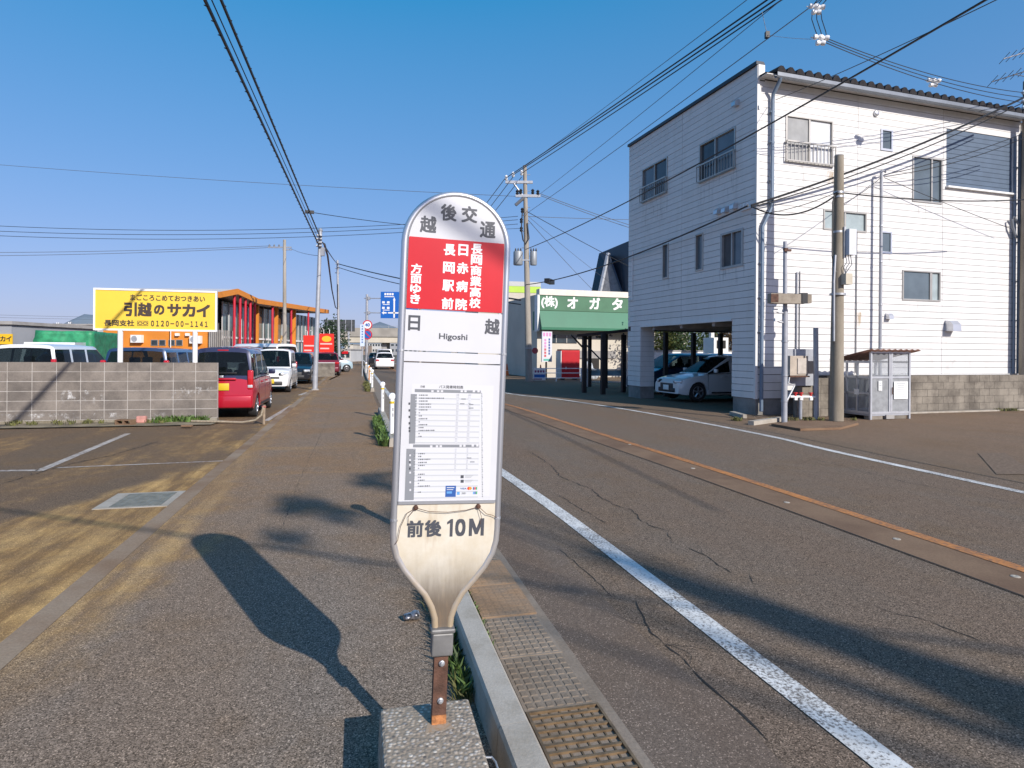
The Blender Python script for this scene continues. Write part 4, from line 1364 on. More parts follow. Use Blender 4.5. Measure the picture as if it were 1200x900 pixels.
def make_car(label, kind, loc, heading, col, name='parked_car', plate=None, group=None, mirror=True, roof_col=None, dh=0.0, cat='car', detail=True):
    K = BODY[kind]
    L, W, H = K['L'], K['W'], K['H'] + dh
    car = thing(name, label, cat, loc, heading, group)
    w_ = W / 2
    axles = [f * L for f in K['wb']]
    wr = K['wr']
    ys = set([-L / 2 + i * L / 34 for i in range(35)])
    ra = wr + 0.045
    for a in axles:
        for k in range(9):
            ys.add(a + ra * math.cos(math.pi * k / 8))
        ys.add(a - ra - 0.002)
        ys.add(a + ra + 0.002)
    for y, z in K['belt']:
        ys.add(y * L)
    ys = sorted(y for y in ys if -L / 2 <= y <= L / 2)
    def zbot(y):
        z = 0.19
        e = (abs(y) - (L / 2 - 0.35)) / 0.35
        if e > 0:
            z += 0.06 * e
        for a in axles:
            if abs(y - a) < ra:
                z = max(z, wr + math.sqrt(max(0, ra ** 2 - (y - a) ** 2)) * 0.98)
        return z
    def wid(y):
        e = max(0, (abs(y) - (L / 2 - 0.55)) / 0.55)
        return w_ * (1 - (0.13 if y > 0 else 0.075) * e ** 2.4)
    fr = [0, 0, .05, .22, .55, .84, .96, 1.01, 1.02]
    fx = [0, .86, .965, 1.0, 1.0, .985, .945, .6, 0]
    b, under = MB(), MB()
    rings = []
    for y in ys:
        zb_, zt = zbot(y), interp(K['belt'], y / L)
        ww = wid(y)
        z0 = 0.19 + (0.06 if abs(y) > L / 2 - 0.1 else 0)
        ring = []
        for f, x in zip(fr, fx):
            z = z0 + f * (zt - z0)
            if z < zb_:
                z = zb_ + 0.004 * f
            ring.append((x * ww, y, z))
        rings.append(ring)
    n = len(fr)
    def grid(mb, ks, side):
        for i in range(len(rings) - 1):
            for k in ks:
                q = [rings[i][k], rings[i][k + 1], rings[i + 1][k + 1], rings[i + 1][k]]
                mb.add([(side * x, y, z) for x, y, z in q], [(0, 1, 2, 3)])
    for s in (-1, 1):
        grid(b, range(1, n - 1), s)
        grid(under, range(0, 1), s)
    for ring, e in ((rings[0], -1), (rings[-1], 1)):
        pts = [(x, y, z) for x, y, z in ring[1:]] + [(-x, y, z) for x, y, z in ring[1:-1][::-1]]
        b.add(pts, [tuple(range(len(pts)))])
    bm_merge(b)
    body = b.build('body', col, car, True, 35)
    under.build('underbody', M_TRIM, car)
    # cabin
    rf_ = [(y * L, f) for y, f in K['roof']]
    y0, y1, y2, y3 = [p[0] for p in rf_]
    yy = sorted(set([y0, y0 + (y1 - y0) * .12, y0 + (y1 - y0) * .86, y1] + [y1 + (y2 - y1) * i / 8 for i in range(9)] + [y2 + (y3 - y2) * q for q in (.08, .35, .65, .93, 1)] +
                    [v * L for p in K['pillars'] for v in p]))
    cab = []
    for y in yy:
        f = interp(rf_, y)
        zt = interp(K['belt'], y / L) - 0.012
        top = zt + (H - zt) * f
        crown = 0.02 + (0.0 if f < 1 else 0.02 * (1 - ((y - (y1 + y2) / 2) / ((y2 - y1) / 2)) ** 2))
        ww = wid(y) * 0.94
        wt = ww - K['tumble'] * f * 1.0
        hgt = top - zt
        ring = [(ww, y, zt), (ww - 0.10 * K['tumble'] * f, y, zt + hgt * .07), (ww - .80 * K['tumble'] * f, y, zt + hgt * .83), (wt - 0.015, y, zt + hgt * .93),
                (wt - 0.07 * f - .02, y, top - 0.005 * f), (wt * .55, y, top + crown * f), (0, y, top + (crown + .008) * f)]
        cab.append(ring)
    shell, side_w, front_w, rear_w = MB(), {}, MB(), MB()
    pil = [(a * L, c * L) for a, c in K['pillars']]
    for i in range(len(yy) - 1):
        ym = (yy[i] + yy[i + 1]) / 2
        in_pil = any(a - 1e-6 <= ym <= c + 1e-6 for a, c in pil)
        fm = interp(rf_, ym)
        zone = 'rear' if ym < y1 else ('front' if ym > y2 else 'mid')
        for k in range(6):
            for s in (-1, 1):
                q = [cab[i][k], cab[i][k + 1], cab[i + 1][k + 1], cab[i + 1][k]]
                q = [(s * x, y, z) for x, y, z in q]
                if k == 1 and not in_pil and fm > 0.12 and yy[i] > y0 + (y1 - y0) * .5 and ym < y2 + (y3 - y2) * .80 and not (zone == 'rear' and kind != 'sedan'):
                    key = (s, sum(1 for a, c in pil if ym > c))
                    side_w.setdefault(key, MB()).add(q, [(0, 1, 2, 3)])
                elif k in (4, 5) and zone == 'front' and y2 + (y3 - y2) * .06 < ym < y2 + (y3 - y2) * .95:
                    front_w.add(q, [(0, 1, 2, 3)])
                elif k in (4, 5) and zone == 'rear' and y0 + (y1 - y0) * .1 < ym < y0 + (y1 - y0) * .88:
                    rear_w.add(q, [(0, 1, 2, 3)])
                else:
                    shell.add(q, [(0, 1, 2, 3)])
    bm_merge(shell)
    shell.build('cabin', roof_col or col, car, True, 35)
    for mb in side_w.values():
        bm_merge(mb)
        mb.build('side_window', M_CGLASS, car, True, 30)
    if front_w.v:
        bm_merge(front_w)
        front_w.build('windscreen', M_CGLASS, car, True, 30)
    if rear_w.v:
        bm_merge(rear_w)
        rear_w.build('rear_window', M_CGLASS, car, True, 30)
    b = MB()
    fl = [(c_[0][0] * .985, c_[0][1], c_[0][2] + .055) for c_ in cab[1:-1]]
    b.add(fl + [(-x, y, z) for x, y, z in fl[::-1]], [tuple(range(2 * len(fl)))])
    b.build('cabin_floor', M_SEAT, car)
    zs_ = interp(K['belt'], 0) + .10
    for s in (-1, 1):
        for ys_ in (.02 * L, -.22 * L):
            if y0 + .3 < ys_ < y3 - .3:
                rounded('headrest', M_SEAT, (s * w_ * .46, ys_, zs_ + .12), (.27, .12, .22), car)
                rounded('seat_back', M_SEAT, (s * w_ * .46, ys_ + .02, zs_ - .06), (.50, .16, .24), car)
    # wheels
    for a in axles:
        for s in (-1, 1):
            xo = s * (w_ - 0.02)
            xi = s * (w_ - 0.20)
            b = MB()
            pr = [(wr * .60, xi), (wr * .93, xi), (wr, xi + s * .03), (wr, xo - s * .03), (wr * .94, xo - s * .004), (wr * .70, xo), (wr * .66, xo - s * .03)]
            b.lathe(pr, 22, 0, (0, a, wr), 'X')
            wh = b.build('wheel', M_TYRE, car, True, 40)
            b = MB()
            b.lathe([(wr * .66, xo - s * .05), (wr * .66, xo - s * .012), (wr * .60, xo - s * .006), (wr * .57, xo - s * .03), (wr * .2, xo - s * .05), (wr * .16, xo - s * .015), (0.01, xo - s * .01)], 20, 0, (0, a, wr), 'X')
            for k in range(5):
                t_ = 2 * math.pi * k / 5 + 0.3
                c_, s_ = math.cos(t_), math.sin(t_)
                b.path([(xo - s * .018, a + wr * .14 * c_, wr + wr * .14 * s_), (xo - s * .012, a + wr * .60 * c_, wr + wr * .60 * s_)], wr * .085, 5)
            b.build('rim', M_RIM, wh, True, 40)
    if not detail:
        return car
    zr_, zf_ = interp(K['belt'], -.49), interp(K['belt'], .46)
    bx = lambda nm, m, c, s, par=car, rz=0.0: rounded(nm, m, c, s, par, rz)
    for s in (-1, 1):
        if kind in ('kei', 'van'):
            bx('tail_light', M_TAIL, (s * (w_ - .115), -L / 2 + .035, zr_ + .02), (.13, .10, .46 if kind == 'kei' else .5))
            bx('reversing_lamp', M_LAMP, (s * (w_ - .115), -L / 2 + .03, zr_ - .13), (.125, .10, .10))
        else:
            bx('tail_light', M_TAIL, (s * (w_ - .20), -L / 2 + .045, zr_ - .02), (.30, .12, .15))
        bx('headlight', M_LAMP, (s * (w_ - .235), L / 2 - .10, zf_ - .10), (.30, .19, .13), rz=-s * .42)
        if mirror:
            ym = y3 - (y3 - y2) * .30
            bx('wing_mirror', roof_col or col, (s * (w_ + .055), ym, interp(K['belt'], ym / L) + .09), (.17, .09, .13))
        for yv in (-.14 * L, .10 * L):
            bx('door_handle', col, (s * (w_ + .006), yv - .08, .83 if kind != 'van' else .95), (.03, .17, .035))
    bx('rear_bumper', col, (0, -L / 2 + .03, .40), (W * .90, .13, .30))
    bx('front_bumper', M_TRIM, (0, L / 2 - .04, .36), (W * .62, .12, .16))
    bx('grille', M_TRIM, (0, L / 2 - .035, .57 if kind != 'hatch' else .46), (W * .48, .09, .09 if kind != 'hatch' else .26))
    for s in (-1, 1):
        bx('lamp_surround', M_TRIM, (s * (w_ - .33), L / 2 - .075, zf_ - .105), (.20, .16, .10), rz=-s * .30)
    pl = plate or M_PLATE_W
    bx('number_plate', pl, (0, -L / 2 - .018, zr_ - .14 if kind == 'kei' else zr_ - .22), (.33, .012, .165))
    bx('number_plate', pl, (0, L / 2 + .028, .44), (.33, .012, .165))
    # shut lines of doors and tailgate
    b = MB()
    for s in (-1, 1):
        for yv in (K['pillars'][0][0] * L - .02, (K['pillars'][1][0] + K['pillars'][1][1]) / 2 * L, .235 * L):
            zt = interp(K['belt'], yv / L)
            b.box((s * (w_ - .0005), yv, (zt + .30) / 2 + .02), (.006, .008, zt - .38))
        b.box((s * (w_ - .002), 0, .285), (.012, L * .40, .05))
    b.build('shut_lines', M_TRIM, car)['kind'] = 'stuff'
    return car

def rounded(nm, m, c, s, parent, rz=0.0):
    b = MB()
    b.box((0, 0, 0), s)
    o = b.build(nm, m, parent)
    o.location = c
    o.rotation_euler = (0, 0, rz)
    d = o.modifiers.new('edges', 'BEVEL')
    d.width, d.segments = min(s) * 0.3, 2
    for p in o.data.polygons:
        p.use_smooth = True
    return o

def bm_merge(mb):
    """Weld coincident corners of a builder's quads."""
    key, remap, nv = {}, [], []
    for v in mb.v:
        k = (round(v[0], 5), round(v[1], 5), round(v[2], 5))
        if k not in key:
            key[k] = len(nv)
            nv.append(v)
        remap.append(key[k])
    nf, nm_ = [], []
    for f, m in zip(mb.f, mb.m):
        g = []
        for i in f:
            j = remap[i]
            if not g or g[-1] != j:
                g.append(j)
        if len(g) > 2 and g[0] == g[-1]:
            g.pop()
        if len(set(g)) >= 3 and len(set(g)) == len(g):
            nf.append(tuple(g))
            nm_.append(m)
    mb.v, mb.f, mb.m = nv, nf, nm_

P_RED = paint('paint_red', (0.43, 0.010, 0.028))
P_NAVY = paint('paint_navy', (0.022, 0.028, 0.075))
P_WHITE = paint('paint_white', (0.72, 0.72, 0.72), 0.0)
P_SILVER = paint('paint_silver', (0.42, 0.43, 0.45), 0.4)
P_BLACK = paint('paint_black', (0.018, 0.018, 0.022))
P_DBLUE = paint('paint_dark_blue', (0.018, 0.045, 0.11))
P_LBLUE = paint('paint_pale_blue', (0.40, 0.52, 0.58))
P_MAROON = paint('paint_maroon', (0.16, 0.015, 0.03))

red = make_car('red tall wagon with a dark blue roof and yellow plate, beside the block wall end', 'kei', (-7.16, 16.35, 0), RZ, P_RED, plate=M_PLATE_Y, roof_col=P_NAVY)
rounded('tailgate_garnish', P_RED, (0, -1.70, 0.93), (0.62, 0.03, 0.05), red)
rounded('emblem', M_ALU, (0, -1.722, 0.985), (0.085, 0.012, 0.055), red)
rounded('rear_wiper', M_TRIM, (0.12, -1.69, 1.07), (0.42, 0.02, 0.02), red)
rounded('high_brake_light', M_TAIL, (0, -1.55, 1.60), (0.24, 0.03, 0.03), red)
make_car('white compact car facing the camera, second in the row behind the red wagon', 'kei', (-9.55, 25.5, 0), RZ + math.pi, P_WHITE, plate=M_PLATE_Y)
make_car('black car behind the white compact car in the parking row', 'hatch', (-10.9, 32.0, 0), RZ + math.pi, P_BLACK)
make_car('silver car showing only its roof above the second low block wall', 'hatch', (-14.3, 43.5, 0), RZ + 1.2, P_SILVER)
make_car('maroon car half hidden behind the second low block wall', 'hatch', (-12.6, 43.2, 0), RZ, P_MAROON)
make_car('pale blue compact car with its nose out past the second low block wall', 'kei', (-14.1, 48.6, 0), RZ - 1.35, P_LBLUE)
make_car('white wagon with a red tail lamp behind the left end of the block wall', 'van', (-14.15, 19.8, 0), RZ, P_WHITE, dh=-0.13)
make_car('low dark blue saloon between the white wagon and the dark minivan', 'sedan', (-17.3, 25.0, 0), RZ, P_DBLUE, dh=0.06)
make_car('dark blue minivan under the left post of the yellow billboard', 'van', (-10.55, 19.0, 0), RZ, P_DBLUE, dh=-0.20)
make_car('black wagon just right of the dark minivan behind the wall', 'hatch', (-12.2, 25.2, 0), RZ, P_BLACK, dh=0.10)
make_car('silver wagon under the right post of the yellow billboard', 'van', (-11.6, 27.2, 0), RZ, P_SILVER, dh=-0.1)
make_car('white van with a red tail lamp showing over the red wagon roof', 'van', (-13.6, 33.5, 0), RZ + 0.9, P_WHITE, dh=0.1)
# garage of the white building and the carport beyond
def wbl(x, y, z=0.0):
    q = WB_O + BX * x + AY * y
    return Vector((q.x, q.y, z))
make_car('white hatchback nosing out of the open garage of the white building', 'hatch', wbl(2.28, 4.85, 0.03), WB_R + math.pi / 2, P_WHITE)
make_car('dark blue wagon in the shade beyond the white hatchback', 'van', wbl(3.55, 8.6, 0.0), WB_R + math.pi / 2, P_DBLUE, dh=-0.25)
# traffic on the road under the overpass
far_cars = [('white car driving away in the left lane, nearest of the distant traffic', 'hatch', 58, 450, P_WHITE), ('silver van behind the leading white car on the distant road', 'van', 67, 449.5, P_SILVER),
            ('black car left of the silver van in the distant queue', 'sedan', 74, 440, P_BLACK), ('dark red car far down the road under the overpass', 'hatch', 88, 445, P_MAROON)]
for lb, kd, d, px, c in far_cars:
    q = sight(px, 430, d)
    make_car(lb, kd, (q.x, q.y, 0), RZ, c, name='driving_car', detail=(d < 70))

# ------------------------------------------------------------------ left side: block wall, billboard, store, poles
wl = thing('block_wall', 'grey stacked concrete block wall along the front of the parking lot, left of the red wagon', 'wall', tuple(rf(-3.05, 15.45)), RZ)
MB().span((-11.4, 0.004, -0.02), (-0.008, 0.116, 1.315)).build('mortar', M_MORTAR, wl)
for j in range(6):
    for i in range(25):
        w = 0.455
        piece('block', M_BLOCK, wl, (-0.005 - (i + 0.5) * w, 0.06 + rnd.uniform(-0.002, 0.002), 0.075 + (j + 0.5) * 0.208), (w - 0.013, 0.12, 0.208 - 0.013))
MB().span((-11.4, -0.04, -0.02), (0.0, 0.14, 0.07)).build('footing', concrete('footing_concrete', (0.30, 0.27, 0.22), (0.19, 0.16, 0.11), 1.4, 0.35, 40), wl)
bed = sheet('planting_strip', [rf(t, s) for t, s in ((-16, 14.55), (-3.0, 14.55), (-2.9, 15.42), (-16, 15.42))], 0.022, mat('dry_soil', (0.20, 0.165, 0.11), 0.95, 0, 0.4, 3, 0.5, 40))
weeds('weeds', [rf(rnd.uniform(-11, -3.2), rnd.uniform(15.0, 15.4), 0.02) for _ in range(46)], M_WEED2, 22, 0.10, 0.10, 0.014)
weeds('weeds', [rf(-4.2 + 0.12 * i, 15.2 + rnd.uniform(-.1, .1), 0.02) for i in range(9)] + [rf(-8.6 + 0.2 * i, 15.3, 0.02) for i in range(5)], M_WEED, 40, 0.16, 0.10, 0.02)
def rubble(lb, nm, px, py, s, m, holes=False):
    q = gnd(px, py, 0.03)
    o = thing(nm, lb, 'rubble', (q.x, q.y, 0.02), rnd.uniform(-.3, .3) + RZ)
    b = MB()
    b.box((0, 0, s[2] / 2), s)
    if holes:
        b = MB()
        x, y, z = s
        b.span((-x / 2, -y / 2, 0), (x / 2, y / 2, z * .2))
        b.span((-x / 2, -y / 2, z * .8), (x / 2, y / 2, z))
        for f in (-.5, -.05, .40):
            b.span((x * f, -y / 2 + .003, z * .2), (x * (f + .1), y / 2 - .003, z * .8))
    ob = b.build('lump', m, o)
    if not holes:
        md = ob.modifiers.new('edges', 'BEVEL')
        md.width, md.segments = 0.03, 2
rubble('pale broken lump of concrete at the left foot of the block wall', 'concrete_lump', 16, 495, (.27, .18, .15), M_KERB)
rubble('broken hollow block lying at the foot of the block wall', 'hollow_block', 147, 497, (.36, .16, .11), M_STRIP, True)
rubble('pink broken brick next to the hollow block by the wall', 'broken_brick', 166, 495, (.20, .13, .15), mat('pink_brick', (0.50, 0.24, 0.20), 0.9, 0, 0.2, 9))
rubble('small flat stone on the edge of the planting strip', 'flat_stone', 219, 500, (.22, .12, .05), M_STRIP)

# short post with a rope beside the red wagon
q = gnd(309, 497)
rp = thing('rope_post', 'short wooden post with a sagging rope beside the red wagon', 'post', (q.x, q.y, 0), world=True)
MB().tube((q.x, q.y, -.02), (q.x + .01, q.y, .42), .032, .030, 10).build('post', mat('weathered_wood', (0.26, 0.20, 0.14), 0.9, 0, 0.25, 12), rp, True)
MB().path([(q.x, q.y - .03, .38), (q.x - .03, q.y - .05, .20), (q.x - .16, q.y - .06, .09), (q.x - .45, q.y - .04, .04), (q.x - .9, q.y + .02, .045), (q.x - 1.6, q.y + .05, .05)], .022, 7).build('rope', mat('old_rope', (0.34, 0.28, 0.20), 0.9, 0, 0.3, 40), rp, True)
MB().lathe([(.045, .36), (.05, .38), (.045, .40)], 10, 0, (q.x, q.y, 0)).build('rope_knot', mat('faded_red_cord', (0.36, 0.12, 0.10), 0.9, 0, 0.3, 30), rp, True)

# yellow billboard
bb = thing('billboard', 'yellow billboard with brown lettering on two white posts behind the block wall', 'billboard', tuple(rf(-4.365, 15.665)), RZ)
M_YEL = mat('billboard_yellow', (0.80, 0.54, 0.055), 0.4, 0, 0.03, 2)
M_BRN = mat('billboard_brown', (0.055, 0.038, 0.030), 0.5, 0, 0)
BW, Z0, Z1 = 2.50, 2.02, 2.95
MB().span((-BW / 2 + .03, -0.03, Z0 + .03), (BW / 2 - .03, 0.03, Z1 - .03)).build('board', M_YEL, bb)
b = MB()
b.span((-BW / 2, -.045, Z0), (BW / 2, .045, Z0 + .04))
b.span((-BW / 2, -.045, Z1 - .04), (BW / 2, .045, Z1))
b.span((-BW / 2, -.045, Z0 + .04), (-BW / 2 + .035, .045, Z1 - .04))
b.span((BW / 2 - .035, -.045, Z0 + .04), (BW / 2, .045, Z1 - .04))
b.build('board_frame', M_WHITE, bb)
for x in (-0.73, 0.79):
    MB().tube((x, 0, 0), (x, 0, Z0), .055, None, 12).build('board_post', M_WHITE, bb, True)
def bt(s, u, v, w, h, bold=0.03):
    letter(bb, M_BRN, s, tm((u - .5) * BW, -0.0325, Z1 - v * (Z1 - Z0)), w * BW, h * (Z1 - Z0), bold, 'character' if len(s) == 1 else 'lettering_line')
bt('まごころこめておつきあい', .594, .20, .61, .15, .035)
for ch, u, w, h in (('引', .290, .105, .34), ('越', .405, .115, .34), ('の', .522, .085, .24), ('サ', .645, .115, .31), ('カ', .765, .11, .31), ('イ', .885, .115, .31)):
    bt(ch, u, .49, w, h, .055)
bt('長岡支社', .203, .82, .24, .15, .04)
bt('０１２０－００－１１４１', .690, .82, .467, .145, .05)
b = MB()
cx, cz = (.390 - .5) * BW, Z1 - .82 * (Z1 - Z0)
for i in range(2):
    c0_ = cx - .05 + .10 * i
    b.add([(c0_ + r * math.cos(a), -0.0326, cz + r * .75 * math.sin(a)) for r in (.048, .030) for a in [k * math.pi / 8 for k in range(16)]], [(k, (k + 1) % 16, 16 + (k + 1) % 16, 16 + k) for k in range(16)])
b.span((cx - .11, -.0327, cz + .045), (cx + .11, -.0322, cz + .055))
b.span((cx - .11, -.0327, cz - .055), (cx + .11, -.0322, cz - .045))
b.span((cx - .11, -.0327, cz - .045), (cx - .10, -.0322, cz + .045))
b.span((cx + .10, -.0327, cz - .045), (cx + .11, -.0322, cz + .045))
b.build('free_call_mark', M_BRN, bb)

# orange store with a folded roof and red posts
M_ORG = mat('store_orange', (0.68, 0.235, 0.028), 0.6, 0, 0.06, 1)
M_REDP = mat('store_red_post', (0.50, 0.012, 0.035), 0.45, 0, 0.05)
M_SOFF = mat('store_soffit', (0.52, 0.50, 0.50), 0.7, 0, 0.05)
M_SGL = mat('store_glass', (0.10, 0.15, 0.155), 0.05, 0, 0.5, 0.35, spec=0.9)
st = thing('store', 'orange store with a folded overhanging roof, red posts and tall glass front', 'shop', (-22.6, 46, 0), world=True)
XF = -20.9
fas = [(44.2, 5.72), (45.2, 5.78), (48.1, 6.30), (52.0, 5.88), (72.0, 6.30)]
b = MB()
n = len(fas)
for i in range(n - 1):
    (ya, za), (yb, zb) = fas[i], fas[i + 1]
    b.add([(XF, ya, za), (XF, yb, zb), (XF, yb, zb - .42), (XF, ya, za - .42), (XF - .1, ya, za), (XF - .1, yb, zb), (XF - .1, yb, zb - .42), (XF - .1, ya, za - .42)],
          [(0, 1, 2, 3), (4, 7, 6, 5), (0, 4, 5, 1), (3, 2, 6, 7)])
b.add([(XF - .001, 44.2, 5.72), (XF - 8.2, 44.2, 5.72), (XF - 8.2, 44.2, 5.30), (XF - .001, 44.2, 5.30)], [(0, 1, 2, 3)])
b.add([(XF, 72, 6.30), (XF - 8.2, 72, 6.30), (XF - 8.2, 72, 5.88), (XF, 72, 5.88)], [(0, 1, 2, 3)])
b.build('fascia', M_ORG, st)
b = MB()
for i in range(n - 1):
    (ya, za), (yb, zb) = fas[i], fas[i + 1]
    b.add([(XF - .1, ya, za - .02), (XF - .1, yb, zb - .02), (XF - 8.2, yb, zb - .02), (XF - 8.2, ya, za - .02), (XF - .1, ya, za - .40), (XF - .1, yb, zb - .40), (XF - 8.2, yb, zb - .40), (XF - 8.2, ya, za - .40)],
          [(0, 1, 2, 3), (4, 7, 6, 5)])
b.build('roof', M_SOFF, st)
b = MB()
b.span((-29.4, 45.4, 0), (-21.9, 45.6, 5.25))
b.build('end_wall', M_ORG, st)
b = MB()
b.span((-29.3, 45.7, 0.0), (-23.0, 71.5, 5.2))
b.build('interior_block', mat('store_inside', (0.13, 0.12, 0.115), 0.8, 0, 0.5, .5), st)
y = 49.0
while y < 71.2:
    piece('glass_panel', M_SGL, st, (-22.55, y + .57, 2.75), (.04, 1.10, 5.3))
    piece('mullion', M_SOFF, st, (-22.50, y - .01, 2.75), (.08, .06, 5.3))
    y += 1.16
piece('transom', M_WHITE, st, (-22.46, 60.2, 2.62), (.10, 22.4, .16))
piece('transom', M_WHITE, st, (-22.46, 60.2, 1.0), (.10, 22.4, .10))
for px in (274.3, 281, 287.3, 293, 298.2, 319, 341, 361):
    y = -21.15 * FOC / (px - 600)
    zt = interp(fas, y) - .42
    MB().tube((-21.15, y, 0), (-21.15, y, zt), .10, None, 8).build('red_post', M_REDP, st, True)
for px in (300.8, 323.5, 344.5):
    y = -21.8 * FOC / (px - 600)
    piece('orange_column', M_ORG, st, (-21.8, y, (interp(fas, y) - .42) / 2), (.30, .22, interp(fas, y) - .42))
for i in range(13):
    piece('louvre_post', M_CONC, st, (-21.65, 45.2 + i * .31, 1.55), (.06, .10, 3.1))
def ac_unit(px, py):
    q = sight(px, py, 45.15)
    a = piece('air_conditioner', M_WHITE, st, (q.x, 45.22, q.z), (.78, .30, .55))
    b = MB()
    b.lathe([(.22, 0), (.20, .02), (.05, .025), (.02, .02)], 16, 0, (0, 0, 0))
    f = b.build('fan_guard', M_STEEL, st)
    f.matrix_basis = Matrix.Translation((q.x - .12, 45.065, q.z)) @ Matrix.Rotation(rad(90), 4, 'X')
    f.matrix_parent_inverse = EMP[st.name]
ac_unit(160, 397)
ac_unit(229, 398)
for x0, x1_ in ((176.5, 184.5), (186, 193.5), (197, 204.5), (206, 213.5)):
    a, c = sight(x0, 398, 45.3), sight(x1_, 405, 45.3)
    f = MB().span((a.x, 45.34, c.z), (c.x, 45.42, a.z)).build('window', M_WFRAME, st)
    MB().span((a.x + .04, 45.33, c.z + .04), (c.x - .04, 45.335, a.z - .04)).build('pane', M_PDARK, f)
for px in (207, 219):
    q = sight(px, 392, 45.2)
    piece('vent_box', M_WHITE, st, (q.x, 45.3, q.z), (.26, .2, .2))
q = sight(200, 394, 45.1)
MB().tube((q.x, 45.1, 1.5), (q.x, 45.1, 3.4), .03).build('pole_flag', M_WHITE, st)

# giraffe statue in front of the store
q = sight(316, 417, 52.0)
gi = tag(bpy.data.objects.new('giraffe_statue', bpy.data.meshes.new('giraffe_statue')), 'tan spotted giraffe statue standing before the glass front of the orange store', 'statue')
COL.objects.link(gi)
vz = [((0, 0, 1.15), .20), ((.42, 0, 1.22), .21), ((.62, 0, 1.45), .15), ((.78, 0, 1.95), .095), ((.88, 0, 2.42), .075), ((1.02, 0, 2.45), .07), ((1.20, 0, 2.36), .045),
      ((-.22, 0, 1.10), .16), ((-.34, 0, .80), .02),
      ((.45, .13, .75), .085), ((.45, .13, .40), .055), ((.45, .13, .02), .05), ((.45, -.13, .75), .085), ((.45, -.13, .40), .055), ((.45, -.13, .02), .05),
      ((-.16, .12, .75), .10), ((-.20, .12, .42), .055), ((-.16, .12, .02), .05), ((-.16, -.12, .75), .10), ((-.20, -.12, .42), .055), ((-.16, -.12, .02), .05),
      ((.86, .05, 2.58), .02), ((.86, -.05, 2.58), .02)]
ed = [(0, 1), (1, 2), (2, 3), (3, 4), (4, 5), (5, 6), (0, 7), (7, 8), (1, 9), (9, 10), (10, 11), (1, 12), (12, 13), (13, 14), (7, 15), (15, 16), (16, 17), (7, 18), (18, 19), (19, 20), (4, 21), (4, 22)]
gi.data.from_pydata([v for v, r in vz], ed, [])
sk = gi.modifiers.new('skin', 'SKIN')
for i, (v, r) in enumerate(vz):
    gi.data.skin_vertices[0].data[i].radius = (r, r)
gi.data.skin_vertices[0].data[0].use_root = True
gi.modifiers.new('smooth', 'SUBSURF').levels = 1
gi.data.materials.append(mat('giraffe_tan', (0.42, 0.26, 0.10), 0.7, 0, 0.6, 6))
gi.location = (q.x, 52.0, 0.0)
gi.scale = (1.05, 1.05, 1.12)
gi.rotation_euler = (0, 0, 0.5)

# red sign boards by the second wall
M_RB = mat('board_red', (0.78, 0.035, 0.02), 0.45, 0, 0.04)
def red_board(lb, px0, px1, py0, d, oval):
    a, c = sight(px0, py0, d), sight(px1, py0, d)
    cxm = (a.x + c.x) / 2
    o = thing('sign_board', lb, 'sign', (cxm, d, 0), 0)
    w, zt = c.x - a.x, a.z
    MB().span((-w / 2, 0, .5), (w / 2, .12, zt)).build('board', M_RB, o)
    for sx in (-.35, .35):
        MB().tube((sx * w, .06, 0), (sx * w, .06, .5), .05).build('board_leg', M_STEEL, o)
    b = MB()
    if oval:
        b.add([(w * .02 + w * .33 * math.cos(t), -.006, zt - .38 + .22 * math.sin(t)) for t in [k * math.pi / 12 for k in range(24)]], [tuple(range(24))], 1)
    for k in range(3):
        b.add([(-w * .42, -.006, zt - .80 - .34 * k), (w * (.40 - .2 * (k % 2)), -.006, zt - .80 - .34 * k), (w * (.40 - .2 * (k % 2)), -.006, zt - .70 - .34 * k), (-w * .42, -.006, zt - .70 - .34 * k)], [(0, 1, 2, 3)])
    for k in range(2):
        b.box((-w * .2 + .4 * w * k, -.004, zt - 1.5), (.34, .004, .24))
    b.build('board_print', [mat('board_pale_print', (0.80, 0.55, 0.50), 0.5, 0, 0), mat('board_yellow', (0.85, 0.48, 0.03), 0.5, 0, 0)], o)
    for sx in (-.2, .2):
        MB().path([(sx * w, .06, zt), (sx * w, .06, zt + .32), (sx * w, -.25, zt + .36)], .025, 6).build('board_lamp', M_WHITE, o)
red_board('red sign board left of the leaning grey pole by the second wall', 355.5, 369.5, 393, 46, False)
red_board('red sign board with a yellow oval right of the leaning grey pole', 374, 391, 391, 46.6, True)

# second low block wall
q0, q1 = sight(340, 440, 40), sight(392, 440, 40)
w2 = thing('block_wall', 'low pale brown block wall before the red sign boards, behind the black car', 'wall', (q1.x, 40, 0), 0.06)
L2 = q1.x - q0.x
MB().span((-L2, .012, -.02), (-.004, .108, .85)).build('mortar', M_MORTAR, w2)
for j in range(4):
    for i in range(int(L2 / .4)):
        piece('block', M_BLOCKR, w2, (-.2 - .4 * i, .06, .12 + .20 * j), (.392, .12, .192))
piece('wall_cap', M_WHITE, w2, (-L2 / 2, .06, .866), (L2, .15, .03))

